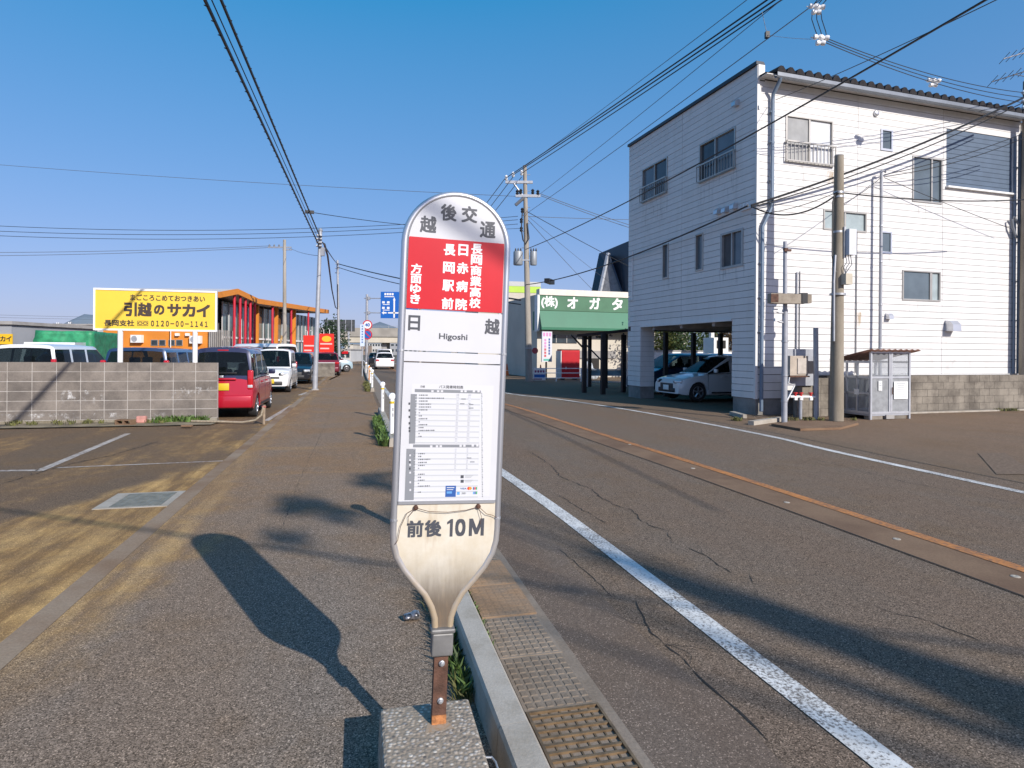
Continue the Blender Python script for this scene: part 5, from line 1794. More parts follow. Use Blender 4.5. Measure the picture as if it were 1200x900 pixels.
# poles on the left
def pole(name, lb, base, top, r0, r1, m, cat='utility pole', n=12):
    o = thing(name, lb, cat, tuple(base), world=True)
    MB().tube(base, top, r0, r1, n).build('shaft', m, o, True)
    return o
P1b = gnd(369, 457)
P1t = sight(375.5, 271, 26.1)
p1 = pole('utility_pole', 'leaning grey steel pole carrying the thick cables at the edge of the pavement', P1b, P1t, .105, .075, M_STEEL)
MB().lathe([(.09, 0), (.10, .05), (.05, .12)], 10, 0, tuple(P1t)).build('pole_cap', M_GALV, p1, True)
for k in range(4):
    q = P1t.lerp(P1b, .03 + .022 * k)
    MB().box((q.x, q.y - .12, q.z), (.22, .22, .05), RZ).build('cable_clamp', M_GALV, p1)
q = P1t.lerp(P1b, .13)
MB().box((q.x + .13, q.y, q.z), (.14, .16, .34)).build('junction_box', M_STEEL, p1)
MB().tube(P1b, P1b + Vector((0, 0, .05)), .16, .14, 12).build('pole_collar', M_CONC, p1, True)
P2b, P2t = sight(397.5, 425, 70), sight(395.5, 305, 70)
P2b.z = 0
p2 = pole('utility_pole', 'slim far grey pole beyond the red sign boards', P2b, P2t, .17, .12, M_STEEL)
for k in range(3):
    MB().box((P2t.x, P2t.y, P2t.z - .4 - .5 * k), (.5, .15, .08)).build('cross_arm', M_GALV, p2)
P3b, P3t = sight(333.5, 437, 46), sight(333.5, 281, 46)
P3b.z = 0
p3 = pole('utility_pole', 'tall grey concrete pole with a short cross arm in front of the store', P3b, P3t, .155, .105, M_POLE)
MB().box((P3t.x - .35, P3t.y, P3t.z - .55), (1.7, .10, .10)).build('cross_arm', M_GALV, p3)
MB().box((P3t.x + .2, P3t.y, P3t.z - .72), (.7, .10, .08)).build('cross_arm', M_GALV, p3)
for k in range(4):
    MB().lathe([(.05, 0), (.07, .06), (.03, .16)], 8, 0, (P3t.x - 1.1 + .35 * k, P3t.y, P3t.z - .5)).build('insulator', M_CABLE2, p3, True)

# road signs ahead on the pavement
q = gnd(424.5, 441)
gs = thing('sign_post', 'tall narrow white notice board on a thin post at the kerb ahead', 'sign', (q.x, q.y, 0))
MB().tube((0, 0, 0), (0, 0, 3.3), .035).build('post', M_STEEL, gs, True)
MB().span((-.14, -.05, 1.92), (.14, -.03, 3.32)).build('notice_panel', mat('notice_pale_blue', (0.62, 0.70, 0.82), 0.5, 0, 0.02), gs)
b = MB()
for k in range(7):
    b.box((0, -.053, 3.2 - .17 * k), (.10, .004, .10))
b.build('notice_print', mat('notice_print_blue', (0.16, 0.24, 0.44), 0.5, 0, 0), gs)
q = sight(430.5, 430, 55)
rs = thing('road_sign_post', 'round red rimmed speed sign above a round blue no parking sign on one post', 'road sign', (q.x, 55, 0))
MB().tube((0, 0, 0), (0, 0, 4.35), .05).build('post', M_GALV, rs, True)
for zc, face, rim in ((3.90, M_WHITE, M_SR), (3.05, mat('sign_blue', (0.02, 0.12, 0.42), 0.4, 0, 0), M_SR)):
    b = MB()
    b.lathe([(.42, 0), (.42, .03)], 24, 0)
    d_ = b.build('sign_rim', rim, rs)
    d_.matrix_basis = Matrix.Translation((0, -.05, zc)) @ Matrix.Rotation(rad(90), 4, 'X')
    b = MB()
    b.lathe([(.33, 0), (.33, .01)], 24, 0)
    d2_ = b.build('sign_face', face, rs)
    d2_.matrix_basis = Matrix.Translation((0, -.08, zc)) @ Matrix.Rotation(rad(90), 4, 'X')
    if face is M_WHITE:
        b = MB()
        b.text('40', tm(0, -.093, zc), h=.30, w=.42, bold=.05)
        b.build('sign_digits', mat('sign_blue', (0.02, 0.12, 0.42)), rs)
    else:
        MB().box((0, -.096, zc), (.60, .008, .09), ry=rad(45)).build('sign_bar', M_SR, rs)
q = sight(429.5, 430, 66)
gsg = thing('direction_sign', 'blue direction sign on two arms of a grey post over the road ahead', 'road sign', (q.x, 66, 0))
zt = sight(429.5, 345, 66).z
MB().tube((0, 0, 0), (0, 0, zt), .17, .13, 12).build('post', M_STEEL, gsg, True)
xs0, xs1 = sight(446.5, 350, 66).x - q.x, sight(490, 350, 66).x - q.x
zb0, zb1 = sight(447, 373, 66).z, sight(447, 342, 66).z
for yy_ in (349.5, 366.5):
    z = sight(430, yy_, 66).z
    MB().tube((-.3, -.02, z), (xs1, -.02, z), .05).build('arm', M_GALV, gsg, True)
    MB().box((.2, 0, z), (.20, .4, .32)).build('arm_clamp', M_STEEL, gsg)
MB().span((xs0, -.16, zb0), (xs1, -.10, zb1)).build('sign_panel', mat('guide_sign_blue', (0.010, 0.115, 0.45), 0.4, 0, 0.02), gsg)
b = MB()
W_ = xs1 - xs0
H_ = zb1 - zb0
def gb(u0, v0, u1, v1):
    b.add([(xs0 + u0 * W_, -.166, zb1 - v1 * H_), (xs0 + u1 * W_, -.166, zb1 - v1 * H_), (xs0 + u1 * W_, -.166, zb1 - v0 * H_), (xs0 + u0 * W_, -.166, zb1 - v0 * H_)], [(0, 1, 2, 3)])
for i in range(4):
    gb(.10 + .065 * i, .05, .15 + .065 * i, .13)
gb(.10, .17, .36, .20)
for v in (.36, .57):
    gb(.04, v, .11, v + .08)
    gb(.17, v, .24, v + .08)
    gb(.06, v + .11, .24, v + .135)
gb(.345, .30, .385, .98)
gb(.20, .77, .80, .82)
gb(.06, .77, .16, .82)
for pts in ([(.33, .32), (.40, .32), (.365, .20)], [(.03, .795), (.09, .73), (.09, .86)], [(.92, .795), (.84, .72), (.84, .87)]):
    b.add([(xs0 + u * W_, -.167, zb1 - v * H_) for u, v in pts], [(0, 1, 2)])
gb(.78, .77, .85, .82)
for i in range(3):
    gb(.62 + .09 * i, .36, .69 + .09 * i, .45)
b.build('sign_print', M_WHITE, gsg)

# bollards along the kerb
def bollard(px, py, zb, label, orange=False, first=None):
    q = gnd(px, py, zb)
    t, s = ts(q)
    q = rf(0.61, s, zb)
    if first is None:
        o = thing('bollard', label, 'bollard', tuple(q), RZ, 'white bollards along the kerb')
        MB().tube((0, 0, 0), (0, 0, .61), .040, None, 14).build('post', M_WHITE, o, True)
        MB().lathe([(.0435, .53), (.0435, .57)], 14).build('yellow_band', M_PLATE_Y, o, True)
        b = MB()
        b.lathe([(.02, -.05), (.058, -.045), (.066, 0), (.058, .035), (.02, .05)], 16)
        h = b.build('reflector_head', M_PORC, o, True)
        h.matrix_basis = Matrix.Translation((0, 0, .655)) @ Matrix.Rotation(rad(90), 4, 'X')
        b = MB()
        b.box((.015, -.041, .43), (.018, .004, .06))
        b.box((.015, -.041, .33), (.018, .004, .06))
        b.build('post_marks', M_SGR, o)
        return o
    o = copy_tree(first)
    o.location, o['label'] = q, label
    return o
bl = bollard(454, 508, .15, 'white bollard with a yellow band on the near end of the far kerb')
bollard(445, 482, .15, 'white bollard second along the far kerb, behind the banded one', first=bl)
o = bollard(500, 676, .15, 'white bollard hidden behind the bus stop sign, its thin shadow on the pavement', first=bl)
o.location = rf(0.61, 5.35, .15)
for s_, lb in ((26.2, 'white bollard at the start of the distant kerb'), (29.5, 'white bollard second from the start of the distant kerb'), (35, 'white bollard in the middle of the distant kerb'), (44, 'white bollard farthest along the distant kerb')):
    o = copy_tree(bl)
    o.location, o['label'] = rf(.61, s_, .15), lb
q = rf(.62, 33)
dl = thing('delineator', 'short orange delineator post among the far white bollards', 'delineator', tuple(q))
MB().lathe([(.09, 0), (.09, .03), (.04, .04), (.04, .85), (.0, .87)], 12).build('post', mat('orange_plastic', (0.70, 0.26, 0.03), 0.5), dl, True)

# parked truck with a green tarpaulin and buildings at the far left
M_TARP = mat('green_tarpaulin', (0.025, 0.235, 0.105), 0.5, 0, 0.25, 5, 0.6, 5)
tk = thing('truck', 'white flatbed truck under a green tarpaulin, left of the billboard', 'truck', tuple(sight(86, 430, 27.0).xy) + (0,), RZ + .05)
b = MB()
nx, ny = 12, 5
b.span((-1.05, -1.1, 0.95), (1.05, 2.6, 2.35))
tp = b.build('tarpaulin', M_TARP, tk)
bm = bmesh.new()
bm.from_mesh(tp.data)
bmesh.ops.subdivide_edges(bm, edges=bm.edges[:], cuts=9, use_grid_fill=True)
for v in bm.verts:
    v.co += Vector((rnd.uniform(-.02, .02), rnd.uniform(-.03, .03), rnd.uniform(-.025, .015)))
    v.co.x += .035 * math.sin(v.co.y * 9 + v.co.z * 2)
    v.co.y += .03 * math.sin(v.co.x * 11)
bm.to_mesh(tp.data)
bm.free()
for p in tp.data.polygons:
    p.use_smooth = True
piece('truck_bed', M_WHITE, tk, (0, .75, .82), (2.0, 3.7, .24))
b = MB()
b.poly([(-.85, -2.75, .5), (-.85, -2.80, 1.15), (-.85, -2.45, 1.86), (-.85, -1.25, 1.88), (-.85, -1.25, .5)], (1.70, 0, 0))
cb = b.build('cab', P_WHITE, tk)
b = MB()
b.add([(-.74, -2.775, 1.22), (.74, -2.775, 1.22), (.70, -2.50, 1.78), (-.70, -2.50, 1.78)], [(0, 1, 2, 3)])
b.build('windscreen', M_CGLASS, tk)
for s in (-1, 1):
    MB().add([(s * .853, -2.55, 1.22), (s * .853, -1.5, 1.22), (s * .853, -1.5, 1.74), (s * .853, -2.35, 1.74)], [(0, 1, 2, 3)]).build('side_window', M_CGLASS, tk)
    for y in (-2.0, 1.6):
        MB().lathe([(.2, s * .62), (.33, s * .62), (.33, s * .82), (.2, s * .84)], 16, 0, (0, y, .33), 'X').build('wheel', M_TYRE, tk, True)
    rounded('headlight', M_LAMP, (s * .62, -2.78, .78), (.3, .08, .2), tk)

def block_building(lb, name, px0, px1, pyt, d, depth, m, rows=(), ncol=0, rz=0.0, roofm=None, winm=None, cat='building'):
    a, c = sight(px0, pyt, d), sight(px1, pyt, d)
    w, h = c.x - a.x, (a.z + c.z) / 2
    o = thing(name, lb, cat, (a.x, d, 0), rz)
    MB().span((0, 0, -.05), (w, depth, h)).build('wall', m, o)
    piece('roof', roofm or M_CONC, o, (w / 2, depth / 2, h + .08), (w + .25, depth + .25, .16))
    for (z0, z1) in rows:
        for i in range(ncol):
            u0 = w * (i + .18) / ncol
            u1 = w * (i + .82) / ncol
            f = piece('window', M_WFRAME, o, ((u0 + u1) / 2, -.02, (z0 + z1) / 2), (u1 - u0, .08, z1 - z0))
            MB().span((-.46, -.62, -.44), (.46, -.55, .44)).build('pane', winm or M_PDARK, f)
    return o
M_PALEW = mat('pale_wall', (0.50, 0.50, 0.49), 0.8, 0, 0.06, .5)
M_CREAMW = mat('cream_wall', (0.56, 0.51, 0.43), 0.8, 0, 0.08, .5)
M_GREYW = mat('grey_wall', (0.30, 0.31, 0.33), 0.8, 0, 0.08, .5)
block_building('long low white building with two rows of windows at the far left', 'low_building', 12, 116, 381, 75, 12, M_PALEW, ((3.0, 3.85), (1.3, 2.2)), 12)
yb = block_building('grey topped building with a yellow sign at the left edge', 'sign_building', -70, 13.5, 380, 30, 6, M_GREYW)
a_, c_ = sight(-40, 391, 29.9), sight(13.5, 403.5, 29.9)
MB().span((a_.x - (yb.location.x), -.08, c_.z), (c_.x - yb.location.x, -.02, a_.z)).build('sign_panel', mat('sign_amber', (0.80, 0.48, 0.02), 0.5, 0, 0.02), yb)
b = MB()
hh = a_.z - c_.z
for k, ch in enumerate('サカイ'):
    q = sight((-6, 3, 10)[k], 397, 29.9)
    letter(yb, M_BRN, ch, tm(q.x - yb.location.x, -.086, q.z), hh * .52, hh * .52, .04)
for px, h_, lb in ((68, 378, 'left one of two small far pylons above the white building'), (82, 377, 'right one of two small far pylons above the white building')):
    q = sight(px, h_, 260)
    py_ = thing('pylon', lb, 'pylon', (q.x, 260, 0))
    b = MB()
    for sx in (-1, 1):
        for sy in (-1, 1):
            b.path([(sx * 1.6, sy * 1.6, 0), (sx * .35, sy * .35, q.z)], .16, 4)
    for k in range(7):
        z0, z1 = q.z * k / 7, q.z * (k + 1) / 7
        w0, w1 = 1.6 - 1.25 * k / 7, 1.6 - 1.25 * (k + 1) / 7
        b.path([(-w0, -w0, z0), (w1, -w1, z1)], .10, 4)
        b.path([(w0, -w0, z0), (-w1, -w1, z1)], .10, 4)
    for k in range(3):
        b.box((0, 0, q.z - 1.2 * k - .4), (3.0 - .3 * k, .25, .2))
    b.build('lattice', M_GALV, py_)

# overpass and the built-up distance under it
ov = thing('overpass', 'pale concrete overpass crossing the road far ahead', 'overpass', (-30, 220, 0))
MB().span((-150, -5, 4.6), (90, 5, 6.6)).build('deck', mat('overpass_cream', (0.56, 0.50, 0.40), 0.8, 0, 0.1, .2), ov)
MB().span((-150, -5.4, 6.6), (90, -5.1, 9.6)).build('parapet', mat('parapet_grey', (0.33, 0.30, 0.26), 0.8, 0, 0.15, .3), ov)
for x in range(-150, 90, 6):
    piece('parapet_post', M_GALV, ov, (x, -5.25, 10.0), (.18, .18, .9))
piece('parapet_rail', M_GALV, ov, (-30, -5.25, 10.2), (240, .12, .12))
for x in (-120, -80, -42, -14, 10, 40, 70):
    piece('pier', M_CONC, ov, (x, 0, 2.3), (1.8, 6, 4.6))
block_building('beige house under the overpass left of the road', 'far_house', 404, 414, 404, 150, 8, M_CREAMW, ((1.2, 2.2),), 3)
block_building('white shop with a red sign beyond the pale blue car', 'far_shop', 398.5, 411, 410, 96, 8, M_PALEW, ((.6, 1.5),), 2)
q = sight(404, 413, 95.8)
tag(MB().box((q.x, 95.8, q.z), (1.0, .1, .42)).build('shop_sign', M_SR), 'small red sign on the white far shop', 'sign')
block_building('pale block at the end of the road behind the overpass', 'far_block', 430, 452, 403, 290, 15, M_PALEW, ((1.5, 2.6), (4.0, 5.0)), 7)
block_building('brown block at the end of the road, left of the pale one', 'far_block', 412, 430, 405, 280, 15, mat('brown_wall', (0.26, 0.2, 0.16), 0.8, 0, 0.1), ((1.5, 2.6),), 5)
block_building('grey block at the end of the road behind the sign', 'far_block', 452, 500, 401, 300, 15, M_GREYW, ((1.5, 2.8), (4.2, 5.2)), 9)
fb_ = thing('dark_billboard', 'dark back of a large billboard before the overpass', 'billboard', (sight(398, 380, 112).x, 112, 0))
a_, c_ = sight(381, 374.5, 112), sight(416, 388.5, 112)
w = (c_.x - a_.x)
MB().span((-w / 2, 0, c_.z), (w / 2, .2, a_.z)).build('board', mat('board_back', (0.055, 0.06, 0.065), 0.7, 0, 0.4, 1.5), fb_)
for k in range(5):
    piece('brace', M_STEEL, fb_, (-w / 2 + w * (k + .5) / 5, -.06, (a_.z + c_.z) / 2), (.12, .1, a_.z - c_.z))
for x in (-w * .3, w * .3):
    MB().tube((x, .1, 0), (x, .1, c_.z), .18).build('board_leg', M_STEEL, fb_)
hl = MB()
pts = []
for i in range(90):
    a = rad(-62 + i * 124 / 89)
    pts.append((a, 34 + 16 * math.sin(i * .37) + 9 * math.sin(i * .91 + 1) + 5 * math.sin(i * 2.3)))
v_, f_ = [], []
for i, (a, h) in enumerate(pts):
    for r, z in ((1000, -1), (1060, h * .75), (1180, h), (1500, -1)):
        v_.append((r * math.sin(a), r * math.cos(a), z))
for i in range(len(pts) - 1):
    for k in range(3):
        f_.append((i * 4 + k, (i + 1) * 4 + k, (i + 1) * 4 + k + 1, i * 4 + k + 1))
hl.add(v_, f_)
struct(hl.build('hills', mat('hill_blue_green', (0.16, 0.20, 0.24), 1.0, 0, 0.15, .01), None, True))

# lime blooming out of the block wall
M_LIME = stain_mat('lime_bloom', (0.72, 0.70, 0.68), 0.50, 0.68, 3.0, 2.0, 1.6, 0.75)
def bloom(u0, u1, z0, z1):
    MB().add([(u0, -.0025, z0), (u1, -.0025, z0), (u1, -.0025, z1), (u0, -.0025, z1)], [(0, 1, 2, 3)]).build('lime_stain', M_LIME, wl)
bloom(-1.15, 0.0, .50, .78)
bloom(-1.0, -.7, .28, .75)
bloom(-3.2, -2.2, .35, .72)
bloom(-5.6, -4.8, .10, .5)
bloom(-11, -0.1, .08, .22)

# ------------------------------------------------------------------ right side: yard, poles, waste cage
M_ROADPOLE = concrete('old_pole_concrete', (0.33, 0.29, 0.235), (0.20, 0.17, 0.13), 1.4, 0.25, 60, streak=0.2)
qb, qt = gnd(980, 493), sight(986.5, 184, 15.4)
qt.x = qb.x + .02
qt.y = qb.y
cp = thing('utility_pole', 'weathered concrete pole with meter boxes in front of the white building', 'utility pole', tuple(qb), world=True)
MB().tube(qb, qt, .165, .105, 16).build('shaft', M_ROADPOLE, cp, True)
MB().tube(qt, qt + Vector((0, 0, .03)), .11, .10, 16).build('pole_cap', M_CONC, cp, True)
def on_pole(py):
    return sight(985, py, qb.y).z
def ring(o, x, y, z, r, h=.05, m=None):
    MB().lathe([(r, -h / 2), (r + .012, -h / 2), (r + .012, h / 2), (r, h / 2)], 16, 0, (x, y, z)).build('pole_band', m or M_GALV, o, True)
for py in (226, 231, 272, 300, 322, 345):
    ring(cp, qb.x + .01, qb.y, on_pole(py), .10 + .06 * (on_pole(py) < 3.4) + .012)
z = on_pole(285)
MB().box((qb.x + .23, qb.y - .10, z), (.22, .22, .62), WB_R).build('meter_box', mat('box_pale_grey', (0.60, 0.61, 0.64), 0.5, 0, 0.05, 4), cp)
MB().box((qb.x + .10, qb.y - .12, on_pole(285)), (.05, .05, .75), WB_R).build('box_rail', M_GALV, cp)
MB().box((qb.x + .14, qb.y - .16, on_pole(328)), (.20, .16, .26), WB_R).build('junction_box', mat('box_beige', (0.48, 0.43, 0.34), 0.6, 0, 0.08, 5), cp)
MB().path([(qb.x - .12, qb.y - .08, on_pole(229)), (qb.x - .17, qb.y - .08, on_pole(238)), (qb.x - .17, qb.y - .08, on_pole(300)), (qb.x - .15, qb.y - .10, on_pole(312)), (qb.x - .10, qb.y - .14, on_pole(320))], .016, 6).build('riser_cable', M_CABLE, cp, True)
for k, dx in enumerate((.12, .18, .24)):
    MB().path([(qb.x + dx, qb.y - .14, z - .30), (qb.x + dx + .02, qb.y - .17, z - .48 - .03 * k), (qb.x + dx - .06, qb.y - .18, z - .60 - .02 * k), (qb.x + .10, qb.y - .18, on_pole(322))], .010, 5).build('box_cable', M_CABLE2, cp, True)
MB().path([(qb.x - .14, qb.y - .13, on_pole(400)), (qb.x - .16, qb.y - .15, on_pole(330)), (qb.x - .12, qb.y - .13, on_pole(300))], .03, 6).build('cable_cover', M_STEEL, cp, True)

# slim steel pole with its bracket box
q = gnd(919, 495)
zt_ = sight(919, 283, q.y).z
sp = thing('steel_pole', 'slim grey steel pole with a boxy bracket at the near corner of the white building', 'pole', tuple(q), world=True)
MB().tube(q, (q.x, q.y, zt_ - 1.6), .068, .064, 12).build('shaft', M_STEEL, sp, True)
MB().tube((q.x, q.y, zt_ - 1.6), (q.x - .01, q.y, zt_), .050, .045, 12).build('shaft_top', M_STEEL, sp, True)
ring(sp, q.x, q.y, zt_ - .18, .048, .04, M_RUST)
MB().box((q.x + .02, q.y - .07, zt_ - .22), (.16, .05, .05), 0).build('pole_hook', M_RUST, sp)
zb_ = sight(919, 351, q.y).z
b = MB()
x0, x1_ = sight(897.5, 351, q.y).x, sight(935, 351, q.y).x
b.poly([(x0, q.y - .30, zb_ - .10), (x0 + .18, q.y - .30, zb_ - .115), (x1_, q.y - .30, zb_ - .115), (x1_, q.y - .30, zb_ + .10), (x0 + .18, q.y - .30, zb_ + .115), (x0, q.y - .30, zb_ + .12)], (0, .22, 0))
b.build('bracket_box', concrete('bracket_wood', (0.36, 0.31, 0.25), (0.24, 0.20, 0.155), 3, 0.25, 40), sp)
MB().span((x0 - .004, q.y - .304, zb_ - .09), (x0 + .17, q.y - .29, zb_ + .10)).build('bracket_mouth', M_RUST, sp)
MB().box((x1_ + .02, q.y - .19, zb_ + .01), (.13, .26, .24)).build('bracket_clamp', M_BLACK, sp)
MB().box((x1_ + .13, q.y - .19, zb_), (.12, .2, .20)).build('bracket_end', MATS['bracket_wood'], sp)
MB().box((q.x, q.y - .09, zb_), (.12, .10, .20)).build('bracket_collar', M_STEEL, sp)
for py, dx in ((367, -.26), (378, -.22)):
    z = sight(919, py, q.y).z
    MB().path([(q.x, q.y, z), (q.x + dx * .6, q.y - .04, z + .01), (q.x + dx, q.y - .05, z + .05)], .022, 7).build('side_arm', M_STEEL, sp, True)
    MB().box((q.x + dx, q.y - .06, z + .06), (.10, .08, .07)).build('side_lamp', M_WHITE, sp)
for py in (400, 440, 470):
    ring(sp, q.x, q.y, sight(919, py, q.y).z, .068, .03)

# meter board, valve pipes, low wall
def yard(px, py, off):      # on the plane that stands OFF metres in front of the sunny face
    return on_plane(px, py, WB_O - AY * off, AY)
mbd = thing('meter_board', 'steel board with a beige meter box behind the slim pole', 'meter board', tuple(WB_O + BX * .75 - AY * .75), WB_R, world=True)
def board_box(nm, x0, y0, x1_, y1, off, dep, m, parent):
    a, c = yard(x0, (y0 + y1) / 2, off), yard(x1_, (y0 + y1) / 2, off)
    zt2, zb2 = yard((x0 + x1_) / 2, y0, off).z, yard((x0 + x1_) / 2, y1, off).z
    mid = (a + c) / 2 - AY * 0 + AY * dep / 2
    o = MB().box((mid.x, mid.y, (zt2 + zb2) / 2), ((c - a).length, dep, zt2 - zb2), WB_R).build(nm, m, parent)
    return o
board_box('board_sheet', 917, 409, 954, 452, .80, .03, M_STEEL, mbd)
M_METER = mat('meter_box_beige', (0.42, 0.355, 0.29), 0.6, 0, 0.12, 6)
board_box('meter_box', 926, 417, 947, 440, 1.05, .24, M_METER, mbd)
board_box('meter_box_door', 935, 420, 945, 438, 1.075, .03, mat('meter_window', (0.50, 0.45, 0.40), 0.3, 0, 0.1, 9), mbd)
board_box('fuse_box', 947.5, 423, 954, 438, 1.0, .18, M_METER, mbd)
board_box('box_shelf', 926, 440.5, 949, 442, 1.1, .28, M_RUST, mbd)
for px in (918, 956):
    a = yard(px, 490, .78)
    MB().tube((a.x, a.y, 0), (a.x, a.y, yard(px, 430, .78).z), .03).build('board_leg', M_STEEL, mbd, True)
b = MB()
a0 = yard(925, 442, 1.1)
b.path([a0, a0 + Vector((-.02, 0, -.15)), yard(931, 452, 1.1), yard(922, 470, 1.1), yard(917, 476, 1.1)], .018, 6)
b.build('hose', M_WHITE, mbd, True)
low = thing('block_wall', 'short brown block wall stub under the meter board', 'wall', tuple(WB_O + BX * .70 - AY * .72), WB_R)
MB().span((0.0, .012, -.05), (1.5, .12, .98)).build('mortar', MATS['old_mortar'], low)
for j in range(5):
    for i in range(4):
        piece('block', M_BLOCKR, low, (.19 + .38 * i, .066, .10 + .20 * j), (.372, .13, .19))
st_ = yard(955, 384, 1.1)
sb = gnd(956.5, 491)
stp = thing('steel_pole', 'thick short grey stub pole right of the meter board', 'pole', (sb.x, sb.y, 0), world=True)
MB().tube((sb.x, sb.y, 0), (sb.x - .03, sb.y, sight(954, 384, sb.y).z), .062, .060, 12).build('shaft', M_STEEL, stp, True)
vp = gnd(938, 491)
vl = thing('valve_pipes', 'white pipe on a short post with red valve handles before the brown wall stub', 'pipes', (vp.x, vp.y, 0), world=True)
zv = sight(938, 465, vp.y).z
MB().tube((vp.x, vp.y, 0), (vp.x, vp.y, zv), .04).build('support', M_STEEL, vl, True)
xa, xb = sight(926, 465, vp.y).x, sight(955, 465, vp.y).x
MB().path([(xa, vp.y, zv), (xb, vp.y, zv)], .032, 8).build('pipe', M_WHITE, vl, True)
for px in (932, 938.5, 950):
    x = sight(px, 462, vp.y).x
    b = MB()
    b.lathe([(.02, 0), (.03, .01), (.03, .05), (.015, .06), (.015, .10)], 10, 0, (x, vp.y, zv + .01))
    b.lathe([(.055, .07), (.055, .10)], 10, 0, (x, vp.y, zv + .01))
    b.build('valve_handle', mat('valve_red', (0.55, 0.03, 0.03), 0.4, 0, 0), vl, True)
    MB().box((x, vp.y - .02, zv - .045), (.07, .07, .07)).build('valve_body', M_WHITE, vl)

# lamp mast standing against the sunny face
u, z = fb(1027, 203)
o_ = WB_O + BX * (u - .06) - AY * .22
LM_Z, LM_P = z, o_.copy()
lm = thing('lamp_mast', 'thin grey lamp mast with a short hooked top against the sunny white wall', 'lamp post', (o_.x, o_.y, 0), WB_R)
MB().tube((0, 0, 0), (0, 0, z - .05), .048, .042, 10).build('mast', M_STEEL, lm, True)
MB().path([(0, 0, z - .06), (.02, 0, z), (.10, 0, z + .01), (.16, 0, z - .02)], .03, 7).build('lamp_arm', M_STEEL, lm, True)
for zz in (1.8, 3.0, 4.2, 5.2):
    MB().lathe([(.05, -.02), (.055, 0), (.05, .02)], 10, 0, (0, 0, zz)).build('mast_band', M_GALV, lm, True)
u2, z2 = fb(1003, 300)
MB().path([(u2, -.02, 5.0), (u2, -.02, 1.1)], .012, 5).build('wall_cable', M_CABLE2, wb, True)
u2, z2 = fb(937, 300)
MB().path([(u2, -.02, fb(937, 318)[1]), (u2, -.02, 1.0)], .012, 5).build('wall_cable', M_CABLE2, wb, True)
u2, z2 = fb(933, 330)
MB().path([(u2, -.03, z2 + .25), (u2, -.03, 1.0)], .022, 6).build('conduit', M_STEEL, wb, True)

# steel framed waste cage
g0, g1 = gnd(1020, 492), gnd(1058, 489)
wcx = (g1 - g0)
WCW = 1.30
wc = thing('waste_cage', 'steel framed waste cage with a sloping rusty roof and paper notices on its doors', 'waste cage', (g0.x, g0.y, 0), WB_R)
M_CAGE = mat('cage_frame', (0.52, 0.53, 0.56), 0.4, 0.4, 0.08, 6)
M_NET = mat('cage_panel', (0.30, 0.31, 0.32), 0.35, 0.1, 0.15, 8)
HC, DC, ZF = 1.70, 1.05, .14
def clear_panel():
    m, t, bs = nt('cage_clear_sheet')
    tr = N(t, 'ShaderNodeBsdfTransparent')
    tr.inputs[0].default_value = (0.86, 0.88, 0.9, 1)
    mx = N(t, 'ShaderNodeMixShader')
    mx.inputs[0].default_value = 0.30
    bs.inputs['Base Color'].default_value = (0.42, 0.43, 0.45, 1)
    bs.inputs['Roughness'].default_value = 0.25
    t.links.new(tr.outputs[0], mx.inputs[1])
    t.links.new(bs.outputs[0], mx.inputs[2])
    t.links.new(mx.outputs[0], t.nodes['Material Output'].inputs['Surface'])
    return m
M_CLEAR = clear_panel()
def frame_bars(o, lst):
    for a, c in lst:
        MB().span(a, c).build('frame_bar', M_CAGE, o)
e = .05
bars = [((0, 0, 0), (e, e, HC)), ((WCW - e, 0, 0), (WCW, e, HC)), ((0, DC - e, 0), (e, DC, HC - .22)), ((WCW - e, DC - e, 0), (WCW, DC, HC - .22))]
for z in (ZF, 1.02, HC - e):
    bars.append(((e, .004, z), (WCW - e, e - .004, z + e)))
for z in (ZF, .62, 1.02, HC - .30):
    bars.append(((.004, e, z), (e - .004, DC - e, z + e)))
    bars.append(((WCW - e + .004, e, z), (WCW - .004, DC - e, z + e)))
bars += [((e, DC - e + .004, ZF), (WCW - e, DC - .004, ZF + e)), ((e, DC - e + .004, HC - .30), (WCW - e, DC - .004, HC - .25)),
         ((WCW / 2 - .055, .002, ZF + e), (WCW / 2 - .005, e - .002, HC - e)), ((WCW / 2 + .005, .002, ZF + e), (WCW / 2 + .055, e - .002, HC - e)),
         ((.004, DC * .38, ZF + e), (e - .004, DC * .38 + .04, HC - .30)), ((.004, DC * .70, ZF + e), (e - .004, DC * .70 + .04, HC - .30))]
frame_bars(wc, bars)
for x0, x1_ in ((e, WCW / 2 - .055), (WCW / 2 + .055, WCW - e)):
    MB().span((x0, .022, ZF + e), (x1_, .028, 1.02)).build('door_panel', M_NET, wc)
    MB().span((x0, .022, 1.02 + e), (x1_, .028, HC - e)).build('clear_panel', M_CLEAR, wc)
MB().span((.02, e, ZF + e), (.026, DC - e, 1.02)).build('side_panel', M_CLEAR, wc)
MB().span((WCW - .026, e, ZF + e), (WCW - .02, DC - e, 1.02)).build('side_panel', M_CLEAR, wc)
MB().span((e, DC - .026, ZF + e), (WCW - e, DC - .02, 1.02)).build('back_panel', M_CLEAR, wc)
MB().span((.01, .01, ZF - .05), (WCW - .01, DC - .01, ZF - .003)).build('floor_pan', M_STEEL, wc)
